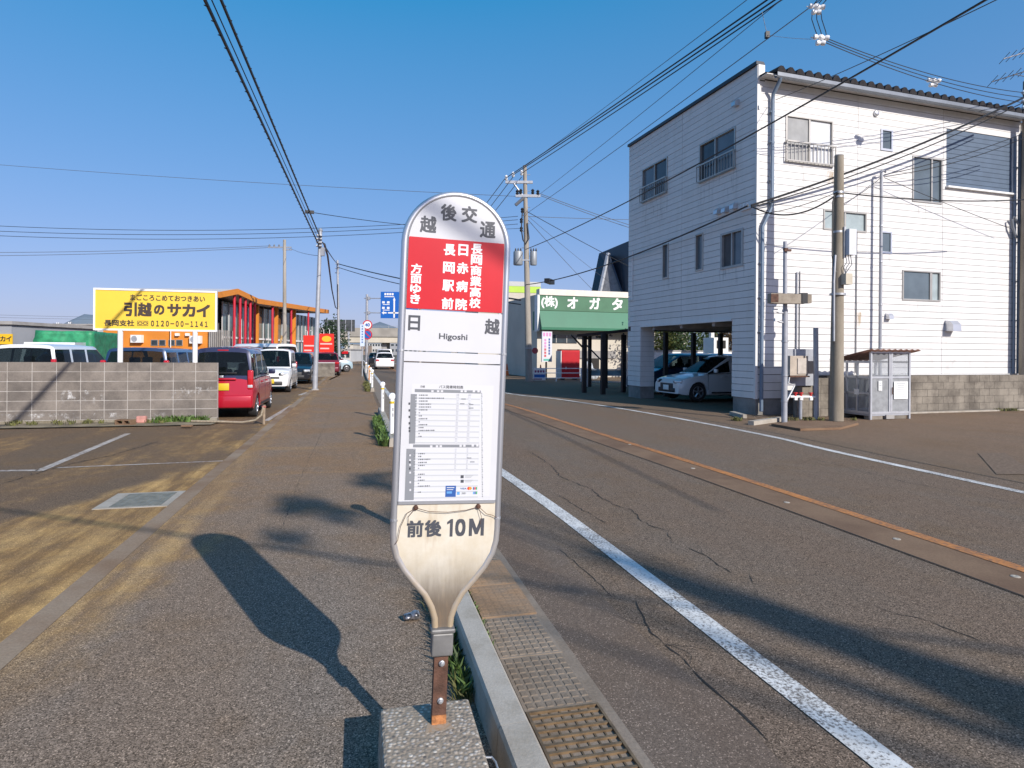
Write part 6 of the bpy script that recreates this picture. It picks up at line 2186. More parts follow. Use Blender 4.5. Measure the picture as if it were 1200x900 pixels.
# corrugated roof
k = 34
vs_, fs_ = [], []
for i in range(k + 1):
    x = -.14 + (WCW + .28) * i / k
    zz = .018 * math.cos(i * math.pi / 2)
    vs_ += [(x, -.16, HC + .04 + zz), (x, DC + .12, HC - .24 + zz)]
for i in range(k):
    fs_.append((2 * i, 2 * i + 2, 2 * i + 3, 2 * i + 1))
rfm = MB().add(vs_, fs_).build('corrugated_roof', mat('rusty_tin', (0.27, 0.15, 0.12), 0.6, 0.2, 0.35, 8), wc, True)
sd = rfm.modifiers.new('thickness', 'SOLIDIFY')
sd.thickness = .008
M_PAPER = mat('paper_notice', (0.80, 0.80, 0.78), 0.7, 0, 0.02)
M_PINK = mat('notice_ink', (0.30, 0.32, 0.36), 0.7, 0, 0)
def notice(x0, z0, x1_, z1, lines):
    n_ = MB().span((x0, -.004, z0), (x1_, .002, z1)).build('paper_notice', M_PAPER, wc)
    b = MB()
    h = (z1 - z0) / (lines + 1)
    for i in range(lines):
        w = (x1_ - x0) * rnd.uniform(.45, .8)
        b.box(((x0 + x1_) / 2, -.006, z1 - h * (i + .9)), (w, .002, h * .32))
    b.build('notice_print', M_PINK, n_)
notice(WCW / 2 + .10, .50, WCW - .10, .94, 8)
notice(.25, .72, .36, .96, 3)
MB().span((.0, .35, .60), (-.006, .50, .74)).build('lock_plate', M_WHITE, wc)
MB().path([(WCW / 2 + .02, -.03, .62), (WCW / 2 + .02, -.03, .80)], .012, 6).build('door_handle', M_RUST, wc, True)
for x in (.22, .98):
    piece('base_block', M_BLOCKR, wc, (x, .12, .05), (.38, .2, .10))
    piece('base_block', M_BLOCKR, wc, (x, DC - .12, .05), (.38, .2, .10))
piece('base_block', M_CONC, wc, (.62, .04, .06), (.26, .12, .10))

# steel plate over the ditch, concrete edge stones, checker plate
b = MB()
pp = [gnd(*p) for p in ((904, 499), (940, 495.5), (1006, 498), (985, 503.5), (938, 505))]
b.poly([(p.x, p.y, 0) for p in pp], (0, 0, .05))
struct(b.build('ditch_cover', M_STRIP))
for px0, py0, px1, py1, lb in ((880, 498, 916, 493, 0), (858, 486, 872, 490, 0)):
    a, c = gnd(px0, py0), gnd(px1, py1)
    d = c - a
    o = struct(MB().box(((a.x + c.x) / 2, (a.y + c.y) / 2, .04), (d.length, .14, .10), math.atan2(d.y, d.x)).build('edge_stone', M_KERB))
cpl = [gnd(*p) for p in ((1146, 531), (1178, 531), (1215, 556), (1168, 556))]
sheet('checker_plate', [(p.x, p.y) for p in cpl], .003, mat('checker_plate_brown', (0.175, 0.125, 0.088), 0.85, 0.0, 0.3, 25, 0.5, 40, spec=0.15))
weeds('weeds', [gnd(px, 492.5) for px in (905, 924, 931, 944, 951, 962, 1000)] + [gnd(1170 + 4 * i, 481.5) for i in range(6)] + [gnd(862 + i * 1.5, 493) for i in range(4)], M_WEED2, 30, .10, .10, .012)

# ------------------------------------------------------------------ right side beyond the white building
M_BLKW = mat('carport_black_steel', (0.028, 0.025, 0.024), 0.55, 0.2, 0.15, 6)
cpo = thing('carport', 'dark steel carport with a lean-to roof left of the white building', 'carport', (2.9, 25.5, 0), WB_R, world=True)
DV = Vector((.17, .985, 0))
posts = [(684.5, 460), (706.5, 462), (730.5, 459.5)]
pw = []
for px, py in posts:
    q = gnd(px, py)
    pw.append(q)
    MB().box((q.x, q.y, 1.18), (.16, .16, 2.36), WB_R).build('post', M_BLKW, cpo)
    r_ = q + DV * 4.4
    MB().box((r_.x, r_.y, 1.25), (.14, .14, 2.5), WB_R).build('post', M_BLKW, cpo)
A0 = sight(676, 391.7, 24.9)
rr = [A0, A0 + BX * 2.3 + Vector((0, 0, .26)), A0 + BX * 2.3 + DV * 5.0 + Vector((0, 0, .40)), A0 + DV * 5.0 + Vector((0, 0, .12))]
b = MB()
b.add([tuple(p) for p in rr] + [(p.x, p.y, p.z - .10) for p in rr], [(0, 1, 2, 3), (7, 6, 5, 4), (0, 4, 5, 1), (1, 5, 6, 2), (2, 6, 7, 3), (3, 7, 4, 0)])
b.build('roof', mat('carport_roof_brown', (0.06, 0.045, 0.04), 0.6, 0.2, 0.2, 4), cpo)
for k_ in range(4):
    p = A0 + BX * (.25 + .60 * k_) + Vector((0, 0, -.10 + .07 * k_))
    MB().tube(p + Vector((0, 0, -.06)), p + DV * 4.8 + Vector((0, 0, .05)), .05, None, 4).build('rafter', M_BLKW, cpo)
p = pw[0]
MB().tube((p.x, p.y, 1.75), (p.x - .55, p.y - .1, 2.32), .035).build('brace', M_BLKW, cpo)
MB().tube((p.x, p.y, 2.0), (pw[1].x, pw[1].y, 1.25), .03).build('brace', M_BLKW, cpo)

# green fronted store
gs0 = sight(631.5, 430, 40)
gst = thing('store', 'store with a deep green sign board reading white brush letters, left of the white building', 'shop', (gs0.x, 40, 0), WB_R)
M_GRN = mat('sign_green', (0.014, 0.145, 0.075), 0.5, 0, 0.05, 1)
M_GRN2 = mat('sign_green_faded', (0.060, 0.165, 0.090), 0.6, 0, 0.08, 1.5)
zt1, zm1, zg1, zb1 = [sight(640, y, 40).z for y in (338.5, 345.5, 364, 386.5)]
GW = 8.6
b = MB()
b.span((0.0, -.04, zg1 + .02), (GW, .30, zm1))
b.build('sign_board', M_GRN2, gst)
MB().poly([(0.0, -.02, zg1), (0, -.45, zb1 + .16), (0, -.45, zb1), (0, 1.2, zb1), (0, 1.2, zg1)], (GW, 0, 0)).build('sign_skirt', M_GRN, gst)
MB().span((-.03, -.10, zm1), (GW, .5, zt1)).build('sign_cap', mat('cap_cream', (0.72, 0.66, 0.58), 0.7, 0, 0.05), gst)
MB().span((-.14, -.06, zb1 - .1), (-.0005, .5, zm1 - .002)).build('sign_edge', M_WHITE, gst)
b = MB()
for ch, px, sz in (('(株)', 644, .72), ('オ', 671, .74), ('ガ', 697, .76), ('タ', 723.5, .78), ('商', 752, .75), ('店', 780, .75)):
    if px > 740:
        continue
    p = on_plane(px, 354 + (px - 640) * .03, Vector((gs0.x, 40, 0)) - AY * .045, AY)
    l = (p - Vector((gs0.x, 40, 0))).dot(BX)
    letter(gst, M_WHITE, ch, tm(l, -.045, p.z), sz * (1.55 if '(' in ch else 1.0), sz * (1.1 if '(' in ch else 1), .04)
MB().span((0.05, .5, 0), (GW, 8, zt1 - .3)).build('wall', M_CREAMW, gst)
MB().span((3.0, .40, 1.25), (5.6, .5, 1.75)).build('shop_blind', M_CONC, gst)
f = MB().span((3.3, .44, 0), (4.4, .499, 1.25)).build('door', M_DARK, gst)
MB().span((.6, .42, 2.25), (2.8, .499, 2.75)).build('window', M_PDARK, gst)
for k_ in range(4):
    piece('window_bar', M_WFRAME, gst, (.6 + .73 * k_, .415, 2.5), (.05, .03, .5))

# beige hall with a lime band
hall = thing('hall', 'beige hall with a white top and a lime green band beyond the utility pole', 'building', (sight(560, 430, 56).x, 56, 0), WB_R - .12)
hx = lambda px: (px - 560) / FOC * 56 * 1.03
zt2, zl1, zl2 = [sight(610, y, 56).z for y in (329, 334.5, 342)]
HW = hx(632)
MB().span((0, 0, -.1), (HW, 10, zl2)).build('wall', M_CREAMW, hall)
MB().span((-.02, -.04, zl2), (HW + .04, 10, zl1)).build('lime_band', mat('lime_band', (0.42, 0.62, 0.06), 0.5, 0, 0.04), hall)
MB().span((-.03, -.06, zl1), (HW + .05, 10, zt2)).build('parapet', M_PALEW, hall)
for px0, px1, py0, py1, pm in ((583, 592, 366, 381, M_PWHITE), (595.5, 605.5, 366, 381, M_PWHITE), (608.5, 617.5, 366, 381, M_PWHITE), (596, 601, 415, 424, M_PGREY), (602, 607, 415, 424, M_PGREY), (609, 616, 413, 431, M_PDARK)):
    z1, z0 = sight(600, py0, 56).z, sight(600, py1, 56).z
    w_ = MB().span((hx(px0), -.03, z0), (hx(px1), .02, z1)).build('window', M_WFRAME, hall)
    MB().span((hx(px0) + .06, -.04, z0 + .06), (hx(px1) - .06, -.031, z1 - .06)).build('pane', pm, w_)
MB().span((hx(560), -.5, 0), (hx(632), -.1, .55)).build('plinth', M_CONC, hall)

# big utility pole with its fittings
ub, ut = sight(620, 447, 35), sight(615, 194, 35)
ub.z = 0
up = thing('utility_pole', 'tall concrete utility pole with transformers and cross arms right of the bus stop sign', 'utility pole', tuple(ub), world=True)
MB().tube(ub, ut, .20, .10, 14).build('shaft', M_POLE, up, True)
def uz(py):
    return sight(616, py, 35).z
def ux(px):
    return sight(px, 250, 35).x
for k_ in range(14):
    z = uz(300) + k_ * .45
    if z < ut.z - .5:
        MB().tube((ux(616) - .24 * (1 if k_ % 2 else -1), 35, z), (ux(616), 35, z), .018).build('step_bolt', M_GALV, up)
M_ARM = M_GALV
MB().span((ux(592), 34.86, uz(215.5)), (ux(624), 34.98, uz(212.5))).build('cross_arm', M_ARM, up)
MB().span((ux(604), 34.86, uz(231.5)), (ux(633), 34.98, uz(228.5))).build('cross_arm', M_ARM, up)
MB().tube((ux(602), 34.9, uz(216)), (ux(614), 34.95, uz(232)), .05).build('arm_brace', M_ARM, up)
MB().tube((ux(604), 34.9, uz(241)), (ux(615), 34.95, uz(231)), .09).build('arm_brace', M_CABLE2, up)
for px, py in ((593, 212), (601, 208), (611, 206), (606, 229), (610, 228), (624, 228), (630, 229), (612, 250), (611, 262), (611, 272)):
    MB().lathe([(.06, 0), (.10, .08), (.06, .12), (.10, .20), (.04, .28)], 9, 0, (ux(px), 34.9, uz(py))).build('insulator', M_CABLE if py > 220 else M_PORC, up, True)
for px, w_ in ((607.5, .52), (625.5, .38)):
    MB().lathe([(w_ / 2 * .9, -.38), (w_ / 2, -.34), (w_ / 2, .34), (w_ / 2 * .9, .38)], 14, 0, (ux(px), 34.9, uz(303))).build('transformer', mat('transformer_grey', (0.30, 0.32, 0.34), 0.5, 0.2, 0.08, 4), up, True)
    for k_ in range(3):
        MB().lathe([(.035, 0), (.05, .06), (.02, .18)], 8, 0, (ux(px) - .14 + .14 * k_, 34.9, uz(303) + .38)).build('bushing', M_CABLE, up, True)
MB().span((ux(606), 34.85, uz(306)), (ux(627), 34.95, uz(304.5))).build('hanger', M_ARM, up)
MB().path([(ux(612), 34.8, uz(250)), (ux(611), 34.8, uz(270)), (ux(613), 34.8, uz(282)), (ux(616), 34.8, uz(287)), (ux(620), 34.8, uz(280)), (ux(618), 34.85, uz(262))], .035, 6).build('jumper', M_CABLE, up, True)
b = MB()
b.lathe([(.17, 0), (.17, .02)], 16)
o = b.build('round_sign', mat('faded_red_disc', (0.36, 0.05, 0.06), 0.5), up)
p = sight(627, 411, 34.7)
o.matrix_basis = Matrix.Translation(p) @ Matrix.Rotation(rad(90), 4, 'X')
MB().span((ux(616), 34.71, p.z + .12), (p.x, 34.75, p.z + .16)).build('sign_arm', M_ARM, up)

# forecourt of the store
def railing(lb, px0, px1, py0, py1, group=None, glazed=None):
    a, c = gnd(px0, py1), gnd(px1, py1)
    d = (c - a)
    L = d.length
    rz_ = math.atan2(d.y, d.x)
    z1 = sight(px0, py0, a.y).z
    o = thing('railing', lb, 'railing', (a.x, a.y, 0), rz_)
    for k_ in range(3):
        MB().tube((L * k_ / 2, 0, 0), (L * k_ / 2, 0, z1), .035).build('post', M_WHITE, o, True)
    for z in (z1 - .03, z1 * .62, z1 * .25):
        MB().tube((0, 0, z), (L, 0, z), .022).build('rail', M_WHITE, o, True)
    if glazed:
        MB().span((0.04, .03, z1 * .60), (L - .04, .045, z1 - .06)).build('infill', glazed, o)
    return o
railing('white tube railing in front of the red cabinet', 622.5, 681, 431, 447)
railing('white tube railing with pale blue infill behind the carport posts', 688, 734, 432, 453, glazed=mat('pale_blue_infill', (0.30, 0.48, 0.58), 0.4, 0, 0.15, 3))
a = gnd(632, 446.5)
ps = thing('notice_sign', 'white and blue notice sign tied to the railing by the utility pole', 'sign', (a.x, a.y - .06, 0), WB_R)
z1, z0 = sight(632, 432, a.y).z, sight(632, 445.5, a.y).z
wd = 15 / FOC * a.y
MB().span((-wd / 2, -.03, z0), (wd / 2, 0, z1)).build('panel', M_WHITE, ps)
b = MB()
hh = z1 - z0
for k_ in range(4):
    b.box((-wd * .33 + wd * .22 * k_, -.032, z0 + hh * .76), (wd * .15, .004, hh * .20), mi=0)
b.box((0, -.032, z0 + hh * .36), (wd * .90, .004, hh * .30), mi=1)
b.box((-.1, -.032, z0 + hh * .10), (wd * .7, .004, hh * .08), mi=0)
b.build('panel_print', [mat('print_plum', (0.22, 0.03, 0.12), 0.5, 0, 0), mat('print_blue', (0.02, 0.13, 0.42), 0.5, 0, 0)], ps)
a = sight(668.5, 443, 37.5)
rc = thing('cabinet', 'tall red steel cabinet with a white edge behind the white railing', 'cabinet', (a.x, 37.5, 0), WB_R)
zc1 = sight(668, 410.5, 37.5).z
cw = 23 / FOC * 37.5
MB().span((-cw / 2, 0, .12), (cw / 2, .75, zc1)).build('body', mat('cabinet_red', (0.50, 0.012, 0.02), 0.4, 0, 0.06), rc)
MB().span((-cw / 2 + .05, -.02, .25), (cw / 2 - .05, -.001, zc1 - .1)).build('door', mat('cabinet_red_door', (0.44, 0.010, 0.018), 0.35, 0, 0.06), rc)
MB().span((-cw / 2 - .06, -.03, .10), (-cw / 2 - .001, .74, zc1 - .04)).build('side_strip', M_PALEW, rc)
MB().span((-cw / 2, .0, zc1 + .001), (cw / 2, .7, zc1 + .06)).build('top_tray', M_RUST, rc)
for x in (-.4, .4):
    piece('foot', M_BLACK, rc, (x, .3, .06), (.12, .5, .12))
MB().box((-.3, -.028, .7), (.08, .02, .14)).build('door_handle', M_ALU, rc)
a = sight(640.5, 430, 38.2)
bn = thing('banner_sign', 'tall white banner sign with pink and blue characters beside the store', 'sign', (a.x, 38.2, 0), WB_R)
zb1_, zb0_ = sight(640, 388.5, 38.2).z, sight(640, 424, 38.2).z
wd = 12.5 / FOC * 38.2
MB().span((-wd / 2, -.06, zb0_), (wd / 2, .06, zb1_)).build('panel', mat('banner_white', (0.62, 0.62, 0.66), 0.5, 0, 0.03), bn)
b = MB()
for k_ in range(3):
    b.box((-wd * .3 + wd * .3 * k_, -.064, zb1_ - .18), (wd * .2, .004, .22), mi=0)
for k_ in range(6):
    b.box((-wd * .18, -.064, zb1_ - .52 - .19 * k_), (wd * .2, .004, .14), mi=0 if k_ < 3 else 2)
    b.box((wd * .22, -.064, zb1_ - .48 - .17 * k_), (wd * .16, .004, .13), mi=1)
b.box((0, -.064, zb0_ + .12), (wd * .7, .004, .12), mi=3)
b.build('panel_print', [mat('print_pink', (0.62, 0.25, 0.48), 0.5, 0, 0), mat('print_blue'.replace('blue', 'deep_blue'), (0.05, 0.09, 0.30), 0.5, 0, 0), mat('print_rose', (0.55, 0.10, 0.12), 0.5, 0, 0), mat('print_teal', (0.10, 0.42, 0.34), 0.5, 0, 0)], bn)
MB().tube((0, .07, 0), (0, .07, zb0_ + .3), .06).build('leg', M_BLKW, bn)
def cone(px, py, h, lb, d):
    a = sight(px, py, d)
    o = thing('traffic_cone', lb, 'traffic cone', (a.x, d, 0))
    MB().box((0, 0, .02), (.36, .36, .04)).build('base', mat('cone_orange', (0.72, 0.17, 0.04), 0.5), o)
    MB().lathe([(.15, .04), (.03, h), (.02, h + .01)], 14).build('cone_body', mat('cone_orange', (0.72, 0.17, 0.04)), o, True)
    MB().lathe([(.104, h * .42), (.075, h * .62)], 14).build('reflective_band', M_WHITE, o, True)
cone(633.5, 432, .85, 'orange traffic cone right of the tall utility pole', 39)
cone(594, 433, .80, 'orange traffic cone left of the tall utility pole beside the sign edge', 44)
cone(631, 432, .60, 'smaller traffic cone tucked behind the taller one by the utility pole', 40)
a = gnd(694, 446)
bg = MB()
random_ = random.Random(5)
bagm = mat('translucent_bag', (0.50, 0.54, 0.58), 0.3, 0, 0.3, 5)
for k_, (dx, dy, dz, r, lb) in enumerate(((-.35, 2.2, .0, .36, 'pale plastic bag at the left of the heap behind the railing'), (.30, 2.3, .0, .38, 'pale plastic bag at the right of the heap behind the railing'), (0.0, 2.25, .52, .33, 'pale plastic bag topmost on the heap behind the railing'))):
    bm = bmesh.new()
    bmesh.ops.create_icosphere(bm, subdivisions=3, radius=r)
    for v in bm.verts:
        n_ = math.sin(v.co.x * 17 + k_) * math.sin(v.co.y * 14) * math.sin(v.co.z * 19 + 1)
        v.co *= 1 + .10 * n_ + random_.uniform(-.04, .04)
        v.co.z = max(v.co.z, -r * .75)
    me = bpy.data.meshes.new('rubbish_bag')
    bm.to_mesh(me)
    bm.free()
    me.materials.append(bagm)
    o = link('rubbish_bag', me)
    o.location = (a.x + dx, a.y + dy, r * .75 + dz)
    tag(o, lb, 'bag')

# navy roofed house behind the store
hs = thing('house', 'house with a steep navy roof and a pointed gable behind the green store', 'house', (6.5, 56, 0), world=True)
R0, R1 = sight(702, 297, 56), sight(752, 276, 50)
E0, E1 = sight(687, 372, 55), sight(752, 372, 49)
E0b, E1b = R0 + Vector((5, 3, 0)), R1 + Vector((5, 3, 0))
M_NAVYR = mat('navy_metal_roof', (0.025, 0.035, 0.055), 0.45, 0.2, 0.12, 1.2)
b = MB()
E0b.z, E1b.z = E0.z, E1.z
b.add([R0, R1, E1, E0, E0b, E1b], [(0, 1, 2, 3), (1, 0, 4, 5), (0, 3, 4), (1, 5, 2)])
b.build('roof', M_NAVYR, hs)
ap, bl_, br_ = sight(712.5, 297, 53.2), sight(701, 350, 52.6), sight(731, 350, 51.6)
MB().poly([ap, bl_, br_], (.4, 1.6, 0)).build('gable_wall', mat('gable_slate', (0.16, 0.165, 0.18), 0.7, 0, 0.15, 4), hs)
MB().tube(ap + Vector((0, -.15, 0)), bl_ + Vector((0, -.15, 0)), .16, None, 4).build('barge_board', mat('barge_pale', (0.40, 0.42, 0.46), 0.6), hs)
MB().tube(ap + Vector((0, -.15, 0)), br_ + Vector((0, -.15, 0)), .10, None, 4).build('barge_board', M_NAVYR, hs)
MB().span((4.2, 56.5, 0), (14, 64, E0.z)).build('wall', M_GREYW, hs)

# white yard wall and shed seen through the garage
yw = thing('yard_wall', 'white yard wall behind the garage, in front of the trees', 'wall', tuple(wbl(3.0, 15.0)), WB_R)
MB().span((1.6, 0, 0), (7.5, .15, 1.72)).build('wall', M_WHITE, yw)
piece('wall_cap', M_CONC, yw, (4.55, .075, 1.75), (6.0, .22, .06))
a = sight(845, 420, 31.5)
sh = thing('shed', 'small white shed with two dark windows seen through the garage', 'shed', (a.x, 31.5, 0), WB_R)
MB().span((-.42, 0, 0), (.42, .9, 2.42)).build('wall', M_WHITE, sh)
for x in (-.18, .18):
    piece('window', M_DARK, sh, (x, -.005, 2.08), (.16, .03, .40))
MB().tube((-.28, .4, 2.42), (-.28, .4, 4.6), .13).build('flue', M_WHITE, sh)
# blue shed at the right edge
a = sight(1197, 400, 27)
bs_ = thing('blue_shed', 'blue walled shed past the right end of the white building', 'shed', (a.x - .3, 27, 0), WB_R)
MB().span((0, 0, 0), (5, 4, 2.2)).build('wall', M_GREYW, bs_)
MB().span((0, -.05, 2.2), (5, 4, 4.0)).build('cladding', mat('shed_blue', (0.02, 0.13, 0.40), 0.5, 0, 0.1, 2), bs_)
# right-hand pole and aerial
rb = sight(1201, 500, 19.2)
rp_ = pole('utility_pole', 'concrete utility pole at the right edge of the picture behind the gutter', (rb.x, 19.2, 0), (rb.x, 19.2, sight(1200, 95, 19.2).z), .17, .11, M_ROADPOLE)
for py in (112, 122, 130):
    z = sight(1199, py, 19.2).z
    MB().lathe([(.05, 0), (.08, .06), (.04, .12)], 8, 0, (rb.x - .18, 19.1, z)).build('insulator', M_PORC, rp_, True)
ae = thing('aerial', 'television aerial with two slanting booms at the upper right edge', 'aerial', tuple(wbl(9.2, 2.0, 9.1)), world=True)
m0 = wbl(9.25, 1.5, 9.1)
def ap_(px, py):
    return sight(px, py, m0.y + .2)
mast_x = ap_(1212, 60).x
MB().tube((mast_x, m0.y + .2, 9.1), (mast_x, m0.y + .2, ap_(1212, 50).z), .03).build('mast', M_GALV, ae)
for p0, p1, nm, k_, rr_ in (((1162, 96), (1216, 79), 'boom', 6, .018), ((1176, 69), (1216, 57), 'boom', 5, .022)):
    a, c = ap_(*p0), ap_(*p1)
    MB().tube(a, c, rr_).build(nm, M_CABLE2 if k_ == 6 else M_ALU, ae)
    for i in range(k_):
        p = a.lerp(c, (i + .15) / k_)
        MB().tube(p + Vector((-.02, -.26, .10)), p + Vector((.02, .26, -.06)), .010, None, 5).build('element', M_CABLE2, ae)
MB().tube(ap_(1187, 87), ap_(1214, 92), .012).build('boom_strut', M_CABLE2, ae)

# ------------------------------------------------------------------ trees
def leaf_mat(name, c, v=0.45):
    m, t, bs = nt(name)
    g = N(t, 'ShaderNodeNewGeometry')
    n1 = noise(t, g.outputs['Position'], 1.3, 3)
    w = N(t, 'ShaderNodeTexWhiteNoise', noise_dimensions='1D')
    t.links.new(g.outputs['Random Per Island'], w.inputs['W'])
    f = math_n(t, 'MULTIPLY_ADD', w.outputs['Value'], 0.7, math_n(t, 'MULTIPLY_ADD', n1, 0.9, 0.2))
    cc = N(t, 'ShaderNodeCombineColor')
    for i in range(3):
        t.links.new(f, cc.inputs[i])
    col = mixc(t, 1.0, c, cc.outputs[0], 'MULTIPLY')
    t.links.new(col, bs.inputs['Base Color'])
    bs.inputs['Roughness'].default_value = 0.6
    tr = N(t, 'ShaderNodeBsdfTranslucent')
    t.links.new(col, tr.inputs[0])
    mx = N(t, 'ShaderNodeMixShader')
    mx.inputs[0].default_value = 0.35
    t.links.new(bs.outputs[0], mx.inputs[1])
    t.links.new(tr.outputs[0], mx.inputs[2])
    t.links.new(mx.outputs[0], t.nodes['Material Output'].inputs['Surface'])
    return m
L_YEL = leaf_mat('leaf_yellow_green', (0.115, 0.125, 0.028))
L_MID = leaf_mat('leaf_green', (0.060, 0.095, 0.028))
L_DARK = leaf_mat('leaf_dark_green', (0.040, 0.070, 0.030))
L_DRY = leaf_mat('leaf_dry_brown', (0.13, 0.085, 0.045))
M_BARK = mat('bark', (0.10, 0.075, 0.055), 0.95, 0, 0.35, 9, 0.5, 40)
def tree(name, label, base, h, lobes, m, leaf=.16, n=2200, trunk_r=.14, seed=1, cat='tree', group=None, rz=None):
    r_ = random.Random(seed)
    o = thing(name, label, cat, tuple(base), r_.uniform(0, 6) if rz is None else rz, group)
    b = MB()
    topz = max(c[2] for c, r in lobes)
    b.path([(0, 0, -.1), (.04, .02, h * .3), (-.03, .05, h * .55), (0, 0, topz)], .1, 8, 0, [trunk_r, trunk_r * .8, trunk_r * .6, trunk_r * .2])
    for c, r in lobes:
        z0 = min(c[2] * .6, h * .6)
        b.path([(0, .02, z0), (c[0] * .5, c[1] * .5, (z0 + c[2]) / 2 + .1), tuple(c)], .05, 5, 0, [trunk_r * .5, trunk_r * .3, trunk_r * .1])
    b.build('trunk', M_BARK, o, True)
    tot = sum((r[0] * r[1] * r[2]) ** (2 / 3) for c, r in lobes)
    cr_ = MB()
    for c, r in lobes:
        k = int(n * (r[0] * r[1] * r[2]) ** (2 / 3) / tot)
        clumps = []
        for _ in range(max(4, k // 45)):
            d = Vector((r_.gauss(0, 1), r_.gauss(0, 1), r_.gauss(0, 1))).normalized() * (r_.random() ** .4)
            clumps.append(Vector((c[0] + d.x * r[0], c[1] + d.y * r[1], c[2] + d.z * r[2])))
        cs = .30 * (r[0] * r[1] * r[2]) ** (1 / 3)
        for _ in range(k):
            q = r_.choice(clumps) + Vector((r_.gauss(0, cs), r_.gauss(0, cs), r_.gauss(0, cs * .8)))
            a = Vector((r_.gauss(0, 1), r_.gauss(0, 1), r_.gauss(0, .7))).normalized() * leaf * r_.uniform(.5, 1.1)
            s_ = a.orthogonal().normalized() * leaf * .32
            s_.rotate(Matrix.Rotation(r_.uniform(0, 6.28), 3, a.normalized()))
            cr_.add([q - a * .5, q + s_, q + a * .5, q - s_], [(0, 1, 2, 3)])
    me = bpy.data.meshes.new('crown')
    me.from_pydata(cr_.v, [], cr_.f)
    me.materials.append(m)
    link('crown', me, o)
    return o
G_T = 'trees behind the garage'
for i, (px, d, h, m, lb, lob) in enumerate((
        (776, 40, 4.6, L_YEL, 'yellow green bushy tree behind the garage, leftmost of those seen through it', [((0, 0, 2.9), (1.1, 1.0, 1.5)), ((.6, .2, 2.0), (.8, .8, 1.0)), ((-.6, 0, 2.1), (.7, .8, 1.0))]),
        (795, 43, 4.8, L_DARK, 'dark green tree behind the garage, partly behind its posts', [((0, 0, 3.0), (1.0, 1.0, 1.6)), ((-.8, 0, 2.2), (.8, .8, 1.2))]),
        (813, 39, 4.6, L_MID, 'mid green broad tree behind the middle of the garage opening', [((0, 0, 2.8), (1.3, 1.0, 1.5)), ((.7, 0, 1.8), (.8, .8, 1.0)), ((-.7, 0, 1.7), (.8, .8, .9))]),
        (832, 44, 4.9, L_YEL, 'yellow green tree behind the white yard wall', [((0, 0, 3.1), (1.1, 1.0, 1.6)), ((.5, 0, 2.0), (1.0, .8, 1.2))]),
        (858, 42, 5.0, L_DRY, 'brown half bare tree behind the right of the garage', [((0, 0, 3.2), (1.4, 1.0, 1.5)), ((.6, 0, 2.2), (.9, .8, 1.1))]),
        (752, 46, 4.6, L_DARK, 'dark tree behind the left pier of the garage', [((0, 0, 2.9), (1.3, 1.0, 1.6))]))):
    q = sight(px, 430, d)
    tree('garden_tree', lb, (q.x, d, 0), h, lob, m, .20, 1700, .11, 20 + i, group=G_T)
for i, (px, d, h, lb) in enumerate(((384, 82, 6.6, 'dark green tree rising behind the red sign board with the oval'), (394, 90, 4.9, 'dark green bush right of the red sign boards'))):
    q = sight(px, 430, d)
    tree('roadside_tree', lb, (q.x, d, 0), h, [((0, 0, h * .62), (1.6, 1.4, h * .36)), ((.9, 0, h * .4), (1.1, 1.1, h * .25))], L_DARK, .34, 1500, .16, 60 + i)
# trees across the road behind the viewer, whose shade falls over the road and pavement
def conifer(name, label, base, h, crown_len, slope, m, n, seed, leaf=.22):
    r_ = random.Random(seed)
    o = thing(name, label, 'tree', tuple(base), 0)
    b = MB()
    b.path([(0, 0, -.1), (.02, 0, h * .5), (0, .02, h * .97)], .1, 8, 0, [.20, .13, .02])
    k_ = 0
    z = h - crown_len
    while z < h * .96:
        a = k_ * 2.4
        L_ = slope * (h - z) * .8
        b.path([(0, 0, z), (L_ * math.cos(a), L_ * math.sin(a), z - .05)], .02, 4, 0, [.035, .01])
        z += .16
        k_ += 1
    b.build('trunk', M_BARK, o, True)
    cr_ = MB()
    for _ in range(n):
        t_ = r_.random() ** .62
        z = h - crown_len * t_
        rr = slope * crown_len * t_ * (r_.random() ** .5) * (0.8 + .35 * math.sin(z * 9) * r_.random())
        a = r_.uniform(0, 6.28)
        q = Vector((rr * math.cos(a), rr * math.sin(a), z))
        d_ = Vector((math.cos(a), math.sin(a), r_.uniform(-.5, .4))).normalized() * leaf * r_.uniform(.6, 1.2)
        s_ = Vector((-math.sin(a), math.cos(a), r_.uniform(-.6, .6))).normalized() * leaf * .35
        cr_.add([q - d_ * .5, q + s_, q + d_ * .5, q - s_], [(0, 1, 2, 3)])
    me = bpy.data.meshes.new('crown')
    me.from_pydata(cr_.v, [], cr_.f)
    me.materials.append(m)
    link('crown', me, o)
    return o
SH = 1 / math.tan(rad(SUN_EL))
SUNH = Vector((math.sin(_a), math.cos(_a), 0))
def caster(tx, ty, h):       # base of something h tall whose tip throws its shadow on (tx, ty)
    return Vector((tx, ty, 0)) + SUNH * (h * SH)
conifer('conifer', 'slim conifer across the road behind the viewer, shading the near lane', caster(.62, 5.15, 10.2), 10.2, 5.6, .155, L_DARK, 9000, 3)
def off(p, z, r):
    return ((p * .79, p * .613, z), (r, r, r * .6))
tree('roadside_tree', 'sparse tall tree across the road behind the viewer, shading the pavement', caster(-1.9, 8.4, 12.4), 12.4,
     [off(-1.37, 11.7, .36), off(-.94, 11.2, .42), off(.5, 12.3, .34), off(-.3, 11.9, .40), off(-1.9, 11.1, .20), off(.2, 11.2, .30)], L_MID, .17, 900, .10, 8, rz=0.0)

